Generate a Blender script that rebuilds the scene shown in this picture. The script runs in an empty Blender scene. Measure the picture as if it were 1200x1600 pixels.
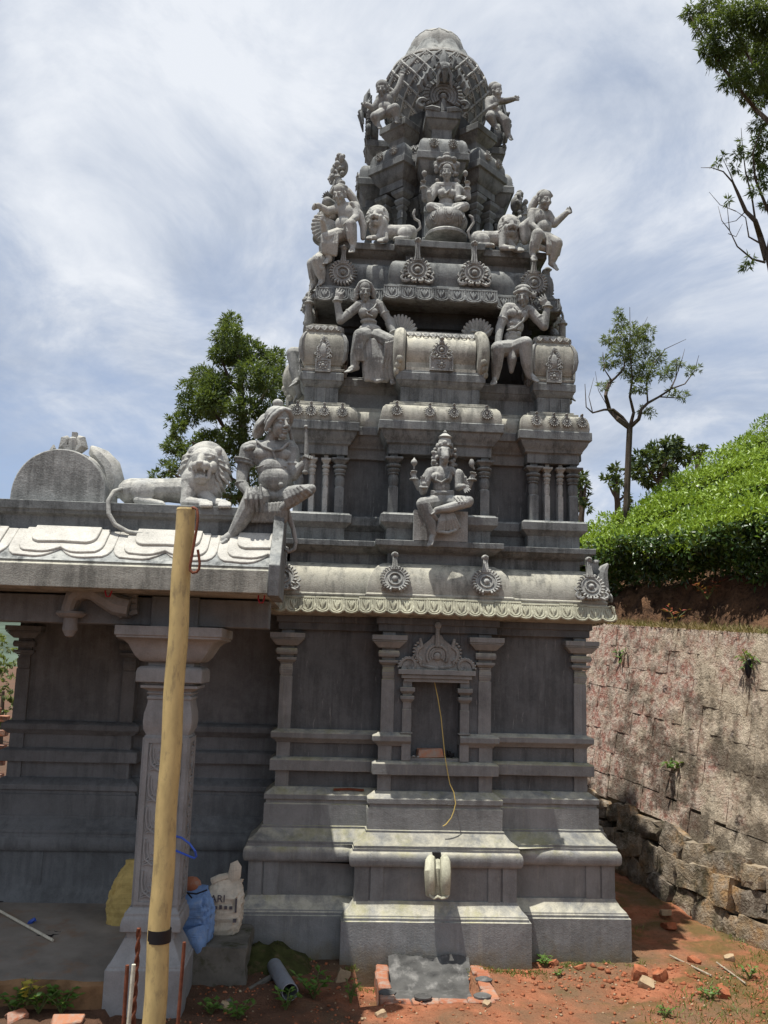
import bpy, bmesh, math, random
import numpy as np
from mathutils import Vector, Matrix, Euler, noise as mnoise

SC = bpy.context.scene
COL = SC.collection
R = math.radians
random.seed(7)

# ------------------------------------------------------------------ camera
F_PX, PITCH, ROLL, YAW = 1400.0, 9.5, 1.6, -3.5
_p, _r, _y = R(PITCH), R(ROLL), R(YAW)
FW = Vector((-math.sin(_y) * math.cos(_p), math.cos(_y) * math.cos(_p), math.sin(_p)))
_rt = Vector((math.cos(_y), math.sin(_y), 0))
_up = _rt.cross(FW)
RT = math.cos(_r) * _rt + math.sin(_r) * _up
UP = -math.sin(_r) * _rt + math.cos(_r) * _up
CAM = Vector((0, -8.0, 2.3736))
cam_data = bpy.data.cameras.new('camera')
cam = bpy.data.objects.new('camera', cam_data)
COL.objects.link(cam)
cam.matrix_world = Matrix((
    (RT.x, UP.x, -FW.x, CAM.x), (RT.y, UP.y, -FW.y, CAM.y), (RT.z, UP.z, -FW.z, CAM.z), (0, 0, 0, 1)))
cam_data.sensor_fit = 'VERTICAL'
cam_data.sensor_height = 36.0
cam_data.lens = 36.0 * F_PX / 1600.0
cam_data.clip_start = 0.05
cam_data.clip_end = 3000.0
SC.camera = cam


def at(px, py, y):
    """point of the photograph (1200 x 1600) at the depth plane y"""
    d = FW + RT * ((px - 600) / F_PX) - UP * ((py - 800) / F_PX)
    return CAM + d * ((y - CAM.y) / d.y)


def gnd(px, py, z=0.0):
    d = FW + RT * ((px - 600) / F_PX) - UP * ((py - 800) / F_PX)
    return CAM + d * ((z - CAM.z) / d.z)


# ------------------------------------------------------------------ light
SUN_DIR = Vector((-0.21, -0.095, 1.0)).normalized()     # towards the sun
sun_l = bpy.data.lights.new('sun', 'SUN')
sun_l.energy = 5.0
sun_l.angle = R(0.55)
sun_l.color = (1.0, 0.96, 0.89)
sun = bpy.data.objects.new('sun', sun_l)
COL.objects.link(sun)
sun.rotation_euler = SUN_DIR.to_track_quat('Z', 'Y').to_euler()
sun.location = (0, 0, 40)

world = bpy.data.worlds.new('World')
SC.world = world
world.use_nodes = True
wn, wl = world.node_tree.nodes, world.node_tree.links
wn.clear()


def wnode(t, **kw):
    n = wn.new(t)
    for k, v in kw.items():
        setattr(n, k, v)
    return n


w_out = wnode('ShaderNodeOutputWorld')
w_bg = wnode('ShaderNodeBackground')
w_bg.inputs['Strength'].default_value = 0.1
w_sky = wnode('ShaderNodeTexSky', sky_type='NISHITA')
w_sky.sun_disc = False
w_sky.sun_elevation = math.asin(SUN_DIR.z)
w_sky.sun_rotation = math.atan2(SUN_DIR.x, SUN_DIR.y)
w_sky.altitude = 1500
w_sky.air_density = 1.0
w_sky.dust_density = 1.2
w_tc = wnode('ShaderNodeTexCoord')
w_sep = wnode('ShaderNodeSeparateXYZ')
wl.new(w_tc.outputs['Generated'], w_sep.inputs[0])


def wmath(op, a, b=None, c=None):
    n = wnode('ShaderNodeMath', operation=op)
    for i, v in enumerate((a, b, c)):
        if v is None:
            continue
        if isinstance(v, (int, float)):
            n.inputs[i].default_value = v
        else:
            wl.new(v, n.inputs[i])
    return n.outputs[0]


w_z = wmath('ADD', wmath('MAXIMUM', w_sep.outputs['Z'], 0.0), 0.22)
w_u = wmath('DIVIDE', w_sep.outputs['X'], w_z)
w_v = wmath('DIVIDE', w_sep.outputs['Y'], w_z)
w_comb = wnode('ShaderNodeCombineXYZ')
wl.new(w_u, w_comb.inputs[0])
wl.new(w_v, w_comb.inputs[1])


def wnoise(scale, detail, rough, off, dist=0.0, stretch=(1, 1, 1)):
    m = wnode('ShaderNodeMapping')
    m.inputs['Location'].default_value = off
    m.inputs['Scale'].default_value = stretch
    wl.new(w_comb.outputs[0], m.inputs[0])
    n = wnode('ShaderNodeTexNoise')
    n.inputs['Scale'].default_value = scale
    n.inputs['Detail'].default_value = detail
    n.inputs['Roughness'].default_value = rough
    n.inputs['Distortion'].default_value = dist
    wl.new(m.outputs[0], n.inputs['Vector'])
    return n.outputs['Fac']


def wramp(fac, stops):
    n = wnode('ShaderNodeValToRGB')
    el = n.color_ramp.elements
    while len(el) < len(stops):
        el.new(0.5)
    for e, (p, c) in zip(el, stops):
        e.position = p
        e.color = c if len(c) == 4 else (*c, 1)
    wl.new(fac, n.inputs[0])
    return n.outputs[0]


def wmix(fac, a, b):
    n = wnode('ShaderNodeMix', data_type='RGBA')
    for sock, v in ((n.inputs[0], fac), (n.inputs[6], a), (n.inputs[7], b)):
        if isinstance(v, (int, float)):
            sock.default_value = v
        elif isinstance(v, tuple):
            sock.default_value = v
        else:
            wl.new(v, sock)
    return n.outputs[2]


big = wnoise(1.0, 8, 0.60, (3.1, 1.7, 0), 0.6, (1, 0.8, 1))
fine = wnoise(3.4, 8, 0.64, (0.3, 5.2, 0), 0.5, (1, 0.7, 1))
dens = wmath('ADD', wmath('MULTIPLY', big, 0.72), wmath('MULTIPLY', fine, 0.28))
cover = wramp(dens, [(0.33, (0, 0, 0)), (0.52, (1, 1, 1))])
shade = wramp(wmath('ADD', wmath('MULTIPLY', wnoise(1.1, 6, 0.55, (7.7, 2.2, 0), 0.4), 0.6), wmath('MULTIPLY', fine, 0.4)),
              [(0.37, (2.6, 3.15, 4.2)), (0.5, (4.4, 4.9, 5.8)), (0.61, (6.6, 6.9, 7.4))])
veil = wmix(0.66, w_sky.outputs[0], (3.5, 4.3, 5.9, 1))
skycol = wmix(cover, veil, shade)
wl.new(skycol, w_bg.inputs['Color'])
wl.new(w_bg.outputs[0], w_out.inputs['Surface'])

SC.view_settings.view_transform = 'Standard'
SC.view_settings.look = 'None'
SC.view_settings.exposure = 0.34
SC.view_settings.gamma = 1.0
SC.view_settings.use_curve_mapping = False
SC.cycles.max_bounces = 6
SC.cycles.diffuse_bounces = 3


# ------------------------------------------------------------------ materials
class NT:
    def __init__(self, name):
        self.m = bpy.data.materials.new(name)
        self.m.use_nodes = True
        self.n = self.m.node_tree.nodes
        self.l = self.m.node_tree.links
        self.n.clear()
        self.out = self.n.new('ShaderNodeOutputMaterial')
        self.b = self.n.new('ShaderNodeBsdfPrincipled')
        self.b.inputs['Roughness'].default_value = 0.85
        self.b.inputs['Specular IOR Level'].default_value = 0.25
        self.l.new(self.b.outputs[0], self.out.inputs['Surface'])
        self._geo = None

    def put(self, sock, v):
        if isinstance(v, (int, float)):
            sock.default_value = v
        elif isinstance(v, tuple):
            sock.default_value = v if len(v) != 3 or sock.type != 'RGBA' else (*v, 1)
        else:
            self.l.new(v, sock)

    def geo(self):
        if self._geo is None:
            self._geo = self.n.new('ShaderNodeNewGeometry')
        return self._geo

    def pos(self):
        return self.geo().outputs['Position']

    def obj(self):
        return self.n.new('ShaderNodeTexCoord').outputs['Object']

    def rnd(self):
        return self.n.new('ShaderNodeObjectInfo').outputs['Random']

    def island(self):
        return self.geo().outputs['Random Per Island']

    def map(self, vec, scale=(1, 1, 1), loc=(0, 0, 0), rot=(0, 0, 0)):
        m = self.n.new('ShaderNodeMapping')
        m.inputs['Scale'].default_value = scale
        m.inputs['Location'].default_value = loc
        m.inputs['Rotation'].default_value = rot
        self.l.new(vec, m.inputs[0])
        return m.outputs[0]

    def noise(self, vec, scale, detail=5, rough=0.55, dist=0.0):
        n = self.n.new('ShaderNodeTexNoise')
        n.inputs['Scale'].default_value = scale
        n.inputs['Detail'].default_value = detail
        n.inputs['Roughness'].default_value = rough
        n.inputs['Distortion'].default_value = dist
        self.l.new(vec, n.inputs['Vector'])
        return n.outputs['Fac']

    def voro(self, vec, scale, feature='F1', out='Distance'):
        n = self.n.new('ShaderNodeTexVoronoi')
        n.feature = feature
        n.inputs['Scale'].default_value = scale
        self.l.new(vec, n.inputs['Vector'])
        return n.outputs[out]

    def math(self, op, a, b=None, clamp=False):
        n = self.n.new('ShaderNodeMath')
        n.operation = op
        n.use_clamp = clamp
        self.put(n.inputs[0], a)
        if b is not None:
            self.put(n.inputs[1], b)
        return n.outputs[0]

    def ramp(self, fac, stops):
        n = self.n.new('ShaderNodeValToRGB')
        el = n.color_ramp.elements
        while len(el) < len(stops):
            el.new(0.5)
        for e, (p, c) in zip(el, stops):
            e.position = p
            if isinstance(c, (int, float)):
                c = (c, c, c)
            e.color = (*c, 1)
        self.l.new(fac, n.inputs[0])
        return n.outputs[0]

    def mix(self, fac, a, b, mode='MIX'):
        n = self.n.new('ShaderNodeMix')
        n.data_type = 'RGBA'
        n.blend_type = mode
        self.put(n.inputs[0], fac)
        self.put(n.inputs[6], a)
        self.put(n.inputs[7], b)
        return n.outputs[2]

    def sep(self, vec, i):
        n = self.n.new('ShaderNodeSeparateXYZ')
        self.l.new(vec, n.inputs[0])
        return n.outputs[i]

    def bump(self, h, strength=0.4, dist=0.01):
        n = self.n.new('ShaderNodeBump')
        n.inputs['Strength'].default_value = strength
        n.inputs['Distance'].default_value = dist
        self.l.new(h, n.inputs['Height'])
        self.l.new(n.outputs[0], self.b.inputs['Normal'])

    def color(self, c):
        self.put(self.b.inputs['Base Color'], c)
        return self.m


def k(c, f):
    return tuple(min(1, x * f) for x in c)


def stone(name, base, lichen_sun=0.5, streak=0.5, soot=0.4, pale=(0.52, 0.50, 0.43), bump=0.5, scratch=0.0, moss_z=None, tone=0.22, grain=1.0):
    """cast cement / granite with rain streaks, black algae, lichened tops paled as if sunlit, and scratches"""
    t = NT(name)
    p = t.pos()
    n1 = t.noise(p, 2.2, 6, 0.6, 0.3)
    n2 = t.noise(p, 14, 6, 0.68)
    n3 = t.noise(p, 90, 3, 0.6)
    c = t.mix(t.ramp(n1, [(0.32, 0), (0.68, 1)]), k(base, 0.72), k(base, 1.25))
    c = t.mix(t.math('MULTIPLY', t.ramp(n2, [(0.42, 0), (0.66, 1)]), 0.5 * grain), c, k(base, 1.55))
    # lichened film where rain settles, paled further to imitate sunlit tops
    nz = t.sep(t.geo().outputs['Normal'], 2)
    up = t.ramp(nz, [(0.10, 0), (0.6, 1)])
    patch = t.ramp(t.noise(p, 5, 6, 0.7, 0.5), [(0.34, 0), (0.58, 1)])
    c = t.mix(t.math('MULTIPLY', t.math('MULTIPLY', up, patch), lichen_sun), c, t.mix(n2, k(pale, 0.8), k(pale, 1.15)))
    # pale lime runs
    c = t.mix(t.math('MULTIPLY', t.ramp(t.noise(t.map(p, (11, 11, 0.9), (4, 2, 1)), 1.9, 6, 0.66), [(0.58, 0), (0.70, 1)]), streak), c, k(pale, 0.85))
    # black algae: patches drawn out into runs
    st = t.noise(t.map(p, (10, 10, 1.0)), 1.5, 7, 0.68)
    pt = t.noise(t.map(p, (1, 1, 1), (7, 3, 5)), 2.6, 6, 0.70)
    bl = t.ramp(t.math('ADD', t.math('MULTIPLY', st, 0.55), t.math('MULTIPLY', pt, 0.55)), [(0.525, 0), (0.64, 1)])
    c = t.mix(t.math('MULTIPLY', bl, soot), c, k((base[0], base[1] * 1.01, base[2] * 1.0), 0.30))
    if scratch:
        sc_ = t.ramp(t.noise(t.map(p, (26, 26, 3.2)), 1.4, 6, 0.7, 0.6), [(0.61, 0), (0.70, 1)])
        c = t.mix(t.math('MULTIPLY', sc_, scratch), c, k(pale, 0.9))
    if moss_z:
        z0, z1 = moss_z
        z = t.sep(p, 2)
        zz = t.math('DIVIDE', t.math('SUBTRACT', z1, z), z1 - z0, True)
        g = t.math('MULTIPLY', t.ramp(t.math('ADD', t.math('MULTIPLY', zz, 0.55), t.math('MULTIPLY', t.noise(p, 7, 6, 0.7), 0.6)), [(0.55, 0), (0.85, 1)]), 0.85)
        c = t.mix(g, c, t.mix(n2, (0.07, 0.065, 0.02), (0.17, 0.12, 0.06)))
        # yellow-green algae film on the ledges
        gy = t.math('MULTIPLY', t.math('MULTIPLY', t.ramp(nz, [(-.2, 0), (.5, 1)]), t.ramp(t.noise(p, 2.4, 6, 0.7), [(0.50, 0), (0.64, 1)])), 0.6)
        c = t.mix(gy, c, (0.27, 0.26, 0.09))
    c = t.mix(0.28 * grain, c, t.ramp(n3, [(0.3, k(base, 0.5)), (0.7, k(base, 1.6))]))
    v = t.math('ADD', t.math('MULTIPLY', t.rnd(), tone), 1 - tone * .55)
    vm = t.n.new('ShaderNodeVectorMath')
    vm.operation = 'SCALE'
    t.l.new(c, vm.inputs[0])
    t.l.new(v, vm.inputs['Scale'])
    t.bump(t.math('ADD', t.math('MULTIPLY', n3, 0.6), t.math('MULTIPLY', n2, 1.1)), bump, 0.008)
    t.b.inputs['Roughness'].default_value = 0.9
    return t.color(vm.outputs[0])


M = {}
M['stone'] = stone('tower_cement', (0.160, 0.170, 0.170), 0.85, 0.30, 0.90, pale=(0.53, 0.535, 0.49))
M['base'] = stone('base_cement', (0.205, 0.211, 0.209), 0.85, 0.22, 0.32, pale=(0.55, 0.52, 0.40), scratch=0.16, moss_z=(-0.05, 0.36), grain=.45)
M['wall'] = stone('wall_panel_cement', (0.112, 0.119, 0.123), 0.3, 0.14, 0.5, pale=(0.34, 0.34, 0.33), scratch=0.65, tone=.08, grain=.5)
M['dark'] = stone('recess_shade_cement', (0.050, 0.053, 0.054), 0.25, 0.08, 0.5, pale=(0.26, 0.25, 0.23))  # cement for recesses, darkened in its colour to stand for deep shade
M['statue'] = stone('statue_cement', (0.262, 0.266, 0.255), 0.75, 0.35, 0.78, pale=(0.58, 0.57, 0.51), bump=.8)
M['pale'] = stone('pale_cement', (0.355, 0.358, 0.338), 0.6, 0.30, 0.70, pale=(0.58, 0.55, 0.46), bump=.8)
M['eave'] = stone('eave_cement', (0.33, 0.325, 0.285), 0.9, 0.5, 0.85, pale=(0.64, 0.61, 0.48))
M['fringe'] = stone('fringe_cement', (0.36, 0.355, 0.27), 0.55, 0.2, 0.5, pale=(0.58, 0.57, 0.44))
M['pillar'] = stone('pillar_cement', (0.255, 0.255, 0.252), 0.25, 0.15, 0.2, pale=(0.40, 0.385, 0.36), tone=.06, grain=.4)


# ------------------------------------------------------------------ mesh helpers
WM = {}


def link(o, parent=None, W=None):
    """link an object so that its matrix in the scene is W (identity by default), under parent or not"""
    W = Matrix() if W is None else W
    COL.objects.link(o)
    if parent is not None:
        o.parent = parent
        o.matrix_parent_inverse = Matrix()
        o.matrix_basis = WM[parent.name].inverted() @ W
    else:
        o.matrix_basis = W
    WM[o.name] = W
    return o


def finish(me, mat, sharp=35):
    if mat is not None:
        me.materials.append(mat)
    me.polygons.foreach_set('use_smooth', [True] * len(me.polygons))
    if sharp is not None:
        me.set_sharp_from_angle(angle=R(sharp))
    return me


class MB:
    """collects shapes in world (or parent) space and links them as ONE mesh object"""

    def __init__(self):
        self.v, self.f = [], []
        self.M = None

    def add(self, vs, fs, M_=None):
        o = len(self.v)
        if M_ is not None:
            vs = [M_ @ Vector(v) for v in vs]
        if self.M is not None:
            vs = [self.M @ Vector(v) for v in vs]
        self.v += [tuple(v) for v in vs]
        self.f += [tuple(i + o for i in f) for f in fs]
        return self

    def box(self, x0, x1, y0, y1, z0, z1, M_=None):
        vs = [(x, y, z) for z in (z0, z1) for y in (y0, y1) for x in (x0, x1)]
        return self.add(vs, [(0, 2, 3, 1), (4, 5, 7, 6), (0, 1, 5, 4), (2, 6, 7, 3), (0, 4, 6, 2), (1, 3, 7, 5)], M_)

    def frustum(self, cx, cy, z0, z1, hx0, hy0, hx1, hy1, M_=None):
        vs = [(cx + sx * hx, cy + sy * hy, z) for z, hx, hy in ((z0, hx0, hy0), (z1, hx1, hy1)) for sy in (-1, 1) for sx in (-1, 1)]
        return self.add(vs, [(0, 2, 3, 1), (4, 5, 7, 6), (0, 1, 5, 4), (2, 6, 7, 3), (0, 4, 6, 2), (1, 3, 7, 5)], M_)

    def sweep(self, plan, prof, cap=True, wav=0.0):
        """plan: closed CCW list of (x, y); prof: list of (offset, z): mitred moulding"""
        if wav:                                   # hand-built: long runs waver by a few millimetres
            fine = []
            for i, a in enumerate(plan):
                b = plan[(i + 1) % len(plan)]
                L = math.hypot(b[0] - a[0], b[1] - a[1])
                m = max(1, int(L / 0.16))
                fine += [(a[0] + (b[0] - a[0]) * q / m, a[1] + (b[1] - a[1]) * q / m) for q in range(m)]
            plan = fine
        n = len(plan)
        nrm = []
        for i in range(n):
            a, b, c = plan[i - 1], plan[i], plan[(i + 1) % n]
            e0 = Vector((b[0] - a[0], b[1] - a[1])).normalized()
            e1 = Vector((c[0] - b[0], c[1] - b[1])).normalized()
            n0, n1 = Vector((e0.y, -e0.x)), Vector((e1.y, -e1.x))
            nrm.append((n0 + n1) / max(0.3, 1 + n0.dot(n1)))
        vs, fs = [], []
        for o, z in prof:
            for i in range(n):
                q = Vector((plan[i][0] * 3.1, plan[i][1] * 3.1, z * 2.3))
                d1, d2 = (mnoise.noise(q) * wav, mnoise.noise(q * 1.4 + Vector((9, 4, 2))) * wav * .8) if wav else (0, 0)
                vs.append((plan[i][0] + nrm[i].x * (o + d1), plan[i][1] + nrm[i].y * (o + d1), z + d2))
        for j in range(len(prof) - 1):
            for i in range(n):
                i2 = (i + 1) % n
                fs.append((j * n + i, j * n + i2, (j + 1) * n + i2, (j + 1) * n + i))
        if cap:
            fs.append(tuple(range(n - 1, -1, -1)))
            fs.append(tuple((len(prof) - 1) * n + i for i in range(n)))
        return self.add(vs, fs)

    def lathe(self, prof, seg=16, M_=None, a0=0.0, a1=2 * math.pi):
        """prof: (r, z)"""
        full = abs(a1 - a0 - 2 * math.pi) < 1e-6
        m = seg if full else seg + 1
        vs, fs = [], []
        for r, z in prof:
            for i in range(m):
                a = a0 + (a1 - a0) * i / seg
                vs.append((r * math.cos(a), r * math.sin(a), z))
        for j in range(len(prof) - 1):
            for i in range(seg):
                i2 = (i + 1) % m
                fs.append((j * m + i, j * m + i2, (j + 1) * m + i2, (j + 1) * m + i))
        fs.append(tuple(range(m - 1, -1, -1)))
        fs.append(tuple((len(prof) - 1) * m + i for i in range(m)))
        return self.add(vs, fs, M_)

    def tube(self, pts, rad, seg=6, M_=None, flat=1.0, ref=None):
        pts = [Vector(p) for p in pts]
        n = len(pts)
        if not hasattr(rad, '__len__'):
            rad = [rad] * n
        vs, fs = [], []
        prev = None
        for i, p in enumerate(pts):
            d = (pts[min(i + 1, n - 1)] - pts[max(i - 1, 0)])
            d = d.normalized() if d.length > 1e-9 else Vector((0, 0, 1))
            if ref is not None:
                u = Vector(ref) - d * d.dot(Vector(ref))
                u = u.normalized() if u.length > 1e-6 else d.orthogonal().normalized()
            elif prev is None:
                u = d.orthogonal().normalized()
            else:
                u = (prev - d * d.dot(prev)).normalized()
            prev = u
            w = d.cross(u)
            for s in range(seg):
                a = 2 * math.pi * s / seg
                vs.append(p + (u * math.cos(a) * flat + w * math.sin(a)) * rad[i])
        for i in range(n - 1):
            for s in range(seg):
                s2 = (s + 1) % seg
                fs.append((i * seg + s, i * seg + s2, (i + 1) * seg + s2, (i + 1) * seg + s))
        fs.append(tuple(range(seg - 1, -1, -1)))
        fs.append(tuple((n - 1) * seg + s for s in range(seg)))
        return self.add(vs, fs, M_)

    def ball(self, c, r, seg=10, rings=6, M_=None):
        if not hasattr(r, '__len__'):
            r = (r, r, r)
        vs, fs = [(c[0], c[1], c[2] - r[2])], []
        for j in range(1, rings):
            t = -math.pi / 2 + math.pi * j / rings
            for i in range(seg):
                a = 2 * math.pi * i / seg
                vs.append((c[0] + r[0] * math.cos(t) * math.cos(a), c[1] + r[1] * math.cos(t) * math.sin(a), c[2] + r[2] * math.sin(t)))
        vs.append((c[0], c[1], c[2] + r[2]))
        top = len(vs) - 1
        for i in range(seg):
            i2 = (i + 1) % seg
            fs.append((0, 1 + i2, 1 + i))
            for j in range(rings - 2):
                a, b = 1 + j * seg, 1 + (j + 1) * seg
                fs.append((a + i, a + i2, b + i2, b + i))
            fs.append((1 + (rings - 2) * seg + i, 1 + (rings - 2) * seg + i2, top))
        return self.add(vs, fs, M_)

    def prism(self, outline, y0, y1, M_=None):
        """outline: (x, z) CCW seen from -y; extruded in y"""
        n = len(outline)
        vs = [(x, y0, z) for x, z in outline] + [(x, y1, z) for x, z in outline]
        fs = [tuple(range(n)), tuple(range(2 * n - 1, n - 1, -1))]
        for i in range(n):
            i2 = (i + 1) % n
            fs.append((i2, i, n + i, n + i2))
        return self.add(vs, fs, M_)

    def mesh(self, name, mat, sharp=35):
        me = bpy.data.meshes.new(name)
        me.from_pydata(self.v, [], self.f)
        me.validate()
        return finish(me, mat, sharp)

    def build(self, name, mat, parent=None, bevel=0.0, sharp=35, seg=2, origin=None):
        W = None
        if origin is not None:
            origin = Vector(origin)
            self.v = [tuple(Vector(v) - origin) for v in self.v]
            W = Matrix.Translation(origin)
        o = bpy.data.objects.new(name, self.mesh(name, mat, sharp))
        link(o, parent, W)
        if bevel:
            add_bevel(o, bevel, seg)
        return o


def add_bevel(o, w, seg=2):
    b = o.modifiers.new('edge_wear', 'BEVEL')
    b.width = w
    b.segments = seg
    b.limit_method = 'ANGLE'
    b.angle_limit = R(32)
    b.harden_normals = False


def inst(me, name, parent=None, M_=None, bevel=0):
    o = bpy.data.objects.new(name, me)
    link(o, parent, M_)
    if bevel:
        add_bevel(o, bevel)
    return o


def thing(name, label, cat, loc=(0, 0, 0), group=None):
    o = bpy.data.objects.new(name, None)
    o.empty_display_size = 0.1
    link(o, None, Matrix.Translation(loc))
    tag(o, label, cat, group)
    return o


def tag(o, label, cat, group=None, kind=None):
    o['label'] = label
    o['category'] = cat
    if group:
        o['group'] = group
    if kind:
        o['kind'] = kind
    return o


def T(x, y, z):
    return Matrix.Translation((x, y, z))


def RX(a):
    return Matrix.Rotation(a, 4, 'X')


def RY(a):
    return Matrix.Rotation(a, 4, 'Y')


def RZ(a):
    return Matrix.Rotation(a, 4, 'Z')


def S(x, y=None, z=None):
    y = x if y is None else y
    z = x if z is None else z
    return Matrix.Diagonal((x, y, z, 1))
# ------------------------------------------------------------------ the temple tower
CX, CY = 0.978, 1.36           # axis of the tower
W0, B0, P0 = 1.36, 0.49, 0.15  # half width, half width and projection of the middle bay


def ring4(side):
    out = []
    for q in range(4):
        for x, y in side:
            for _ in range(q):
                x, y = -y, x
            out.append((CX + x, CY + y))
    return out


def plan_bay(W, b, p):
    return ring4([(-W, -W), (-b, -W), (-b, -W - p), (b, -W - p), (b, -W)])


def plan_blocks(W, cb, r, b, p):
    return ring4([(-W, -W), (-W + cb, -W), (-W + cb, -W + r), (-b, -W + r), (-b, -W - p), (b, -W - p), (b, -W + r), (W - cb, -W + r), (W - cb, -W)])


def square(cx, cy, h, hy=None):
    hy = h if hy is None else hy
    return [(cx - h, cy - hy), (cx + h, cy - hy), (cx + h, cy + hy), (cx - h, cy + hy)]


tower = thing('temple_tower', 'tall grey stepped temple tower crowned by a lattice dome', 'temple tower', (CX, CY, 0))
PB = plan_bay(W0, B0, P0)
BV = 0.006


def part(prof, plan, name, mat, bevel=BV, parent=tower, cap=True):
    mb = MB()
    mb.sweep(plan, prof, cap, .005)
    return mb.build(name, mat, parent, bevel)


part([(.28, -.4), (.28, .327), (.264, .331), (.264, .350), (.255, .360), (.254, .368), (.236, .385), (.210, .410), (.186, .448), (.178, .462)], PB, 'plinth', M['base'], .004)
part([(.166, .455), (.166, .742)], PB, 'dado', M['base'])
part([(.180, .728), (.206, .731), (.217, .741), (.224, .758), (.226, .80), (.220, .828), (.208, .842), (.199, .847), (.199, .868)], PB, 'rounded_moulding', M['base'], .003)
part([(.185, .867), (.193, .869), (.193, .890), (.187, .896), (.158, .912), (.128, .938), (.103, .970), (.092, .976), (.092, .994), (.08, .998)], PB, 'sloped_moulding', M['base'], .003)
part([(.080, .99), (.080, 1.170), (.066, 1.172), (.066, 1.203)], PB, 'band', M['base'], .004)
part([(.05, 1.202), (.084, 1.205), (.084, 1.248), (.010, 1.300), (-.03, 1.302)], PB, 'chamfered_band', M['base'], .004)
part([(-.018, 1.28), (-.018, 1.45)], PB, 'frieze', M['wall'])
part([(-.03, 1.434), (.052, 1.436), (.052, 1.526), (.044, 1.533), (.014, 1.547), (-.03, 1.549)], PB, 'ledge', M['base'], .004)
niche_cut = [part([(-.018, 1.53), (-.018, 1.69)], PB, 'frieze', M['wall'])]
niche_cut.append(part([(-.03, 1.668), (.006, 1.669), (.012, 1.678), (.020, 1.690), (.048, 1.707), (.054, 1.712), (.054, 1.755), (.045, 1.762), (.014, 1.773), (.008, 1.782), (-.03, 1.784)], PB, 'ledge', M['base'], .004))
# the body of the wall, the middle bay open for the niche
NX0, NX1, NZ0, NZ1 = -.215, .205, 1.549, 2.215     # niche opening, relative to the axis
for o in niche_cut:                      # the niche breaks through the upper ledge and the frieze
    bm = bmesh.new()
    bm.from_mesh(o.data)
    for xx in (NX0, NX1):
        bmesh.ops.bisect_plane(bm, geom=bm.verts[:] + bm.edges[:] + bm.faces[:], plane_co=(CX + xx, 0, 0), plane_no=(1, 0, 0))
    for yy in (CY - W0 + .06,):
        bmesh.ops.bisect_plane(bm, geom=bm.verts[:] + bm.edges[:] + bm.faces[:], plane_co=(0, yy, 0), plane_no=(0, 1, 0))
    kill = [f for f in bm.faces if CX + NX0 < f.calc_center_median().x < CX + NX1 and f.calc_center_median().y < CY - W0 + .06]
    bmesh.ops.delete(bm, geom=kill, context='FACES')
    for xx in (NX0, NX1):
        loop = {v for e in bm.edges if e.is_boundary for v in e.verts if abs(v.co.x - CX - xx) < 1e-5}
        adj = {v: [e.other_vert(v) for e in v.link_edges if e.is_boundary and e.other_vert(v) in loop] for v in loop}
        ends = [v for v in loop if len(adj[v]) == 1]
        if len(ends) == 2:
            ch, seen = [ends[0]], {ends[0]}
            while True:
                nx = [v for v in adj[ch[-1]] if v not in seen]
                if not nx:
                    break
                ch.append(nx[0])
                seen.add(nx[0])
            bm.faces.new(ch)
    bmesh.ops.recalc_face_normals(bm, faces=bm.faces)
    bm.to_mesh(o.data)
    bm.free()
wb = MB()
Wb = W0 - .028
wb.sweep(plan_bay(Wb, B0 - .03, .0005), [(0, 1.76), (0, 2.66)])
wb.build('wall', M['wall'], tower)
mb = MB()
yF, yB = CY - W0 - P0 + .012, CY - W0 + .03
for x0, x1, z0, z1 in ((-B0 + .02, NX0, 1.76, 2.66), (NX1, B0 - .02, 1.76, 2.66), (NX0, NX1, NZ1, 2.66)):
    mb.box(CX + x0, CX + x1, yF, yB, z0, z1)
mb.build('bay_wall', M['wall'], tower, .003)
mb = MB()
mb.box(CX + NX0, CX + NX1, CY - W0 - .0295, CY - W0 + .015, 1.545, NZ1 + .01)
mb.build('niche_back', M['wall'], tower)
mb = MB()
mb.box(CX + NX0 - .001, CX + NX1 + .001, CY - W0 - P0 + .004, CY - W0 - .03, 1.545, 1.574)
mb.build('niche_floor', M['base'], tower, .003)
part([(-.03, 2.634), (.030, 2.636), (.030, 2.697), (.050, 2.701), (.050, 2.757), (-.03, 2.758)], PB, 'beam', M['wall'], .004)
# dado strips and frieze blocks, one by one
STRIP = {}


def strip(x0, x1, face, z0, z1, name='strip', mat='base', th=.016):
    """a shallow pilaster strip on the front (face = y of its front)"""
    mb = MB()
    mb.box(0, x1 - x0, -th, 0.02, 0, z1 - z0)
    return _strip(mb, x0, face, z0, name, mat, th)


def _strip(mb, x0, face, z0, name, mat, th):
    o = bpy.data.objects.new(name, mb.mesh(name, M[mat]))
    link(o, tower, T(CX + x0, face + th, z0))
    add_bevel(o, .003)
    return o


yw = CY - W0                # wing wall face
yc = CY - W0 - P0           # middle bay face
for sx in (-1, 1):
    for a, b_ in ((1.36 + .166 - .10, 1.36 + .179), (1.36 + .166 - .235, 1.36 + .166 - .115)):
        x0, x1 = sorted((sx * a, sx * b_))
        strip(x0, x1, yw - .179, .455, .736)
    for a, b_ in ((B0 + .166 - .105, B0 + .179), (B0 + .166 - .225, B0 + .166 - .12)):
        x0, x1 = sorted((sx * a, sx * b_))
        strip(x0, x1, yc - .179, .455, .736)
    for z0, z1 in ((1.298, 1.436), (1.545, 1.672)):
        x0, x1 = sorted((sx * 1.362, sx * 1.245))
        strip(x0, x1, yw - .002, z0, z1, 'frieze_block')
        x0, x1 = sorted((sx * (B0 + .002), sx * (B0 - .115)))
        strip(x0, x1, yc - .002, z0, z1, 'frieze_block')


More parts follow.
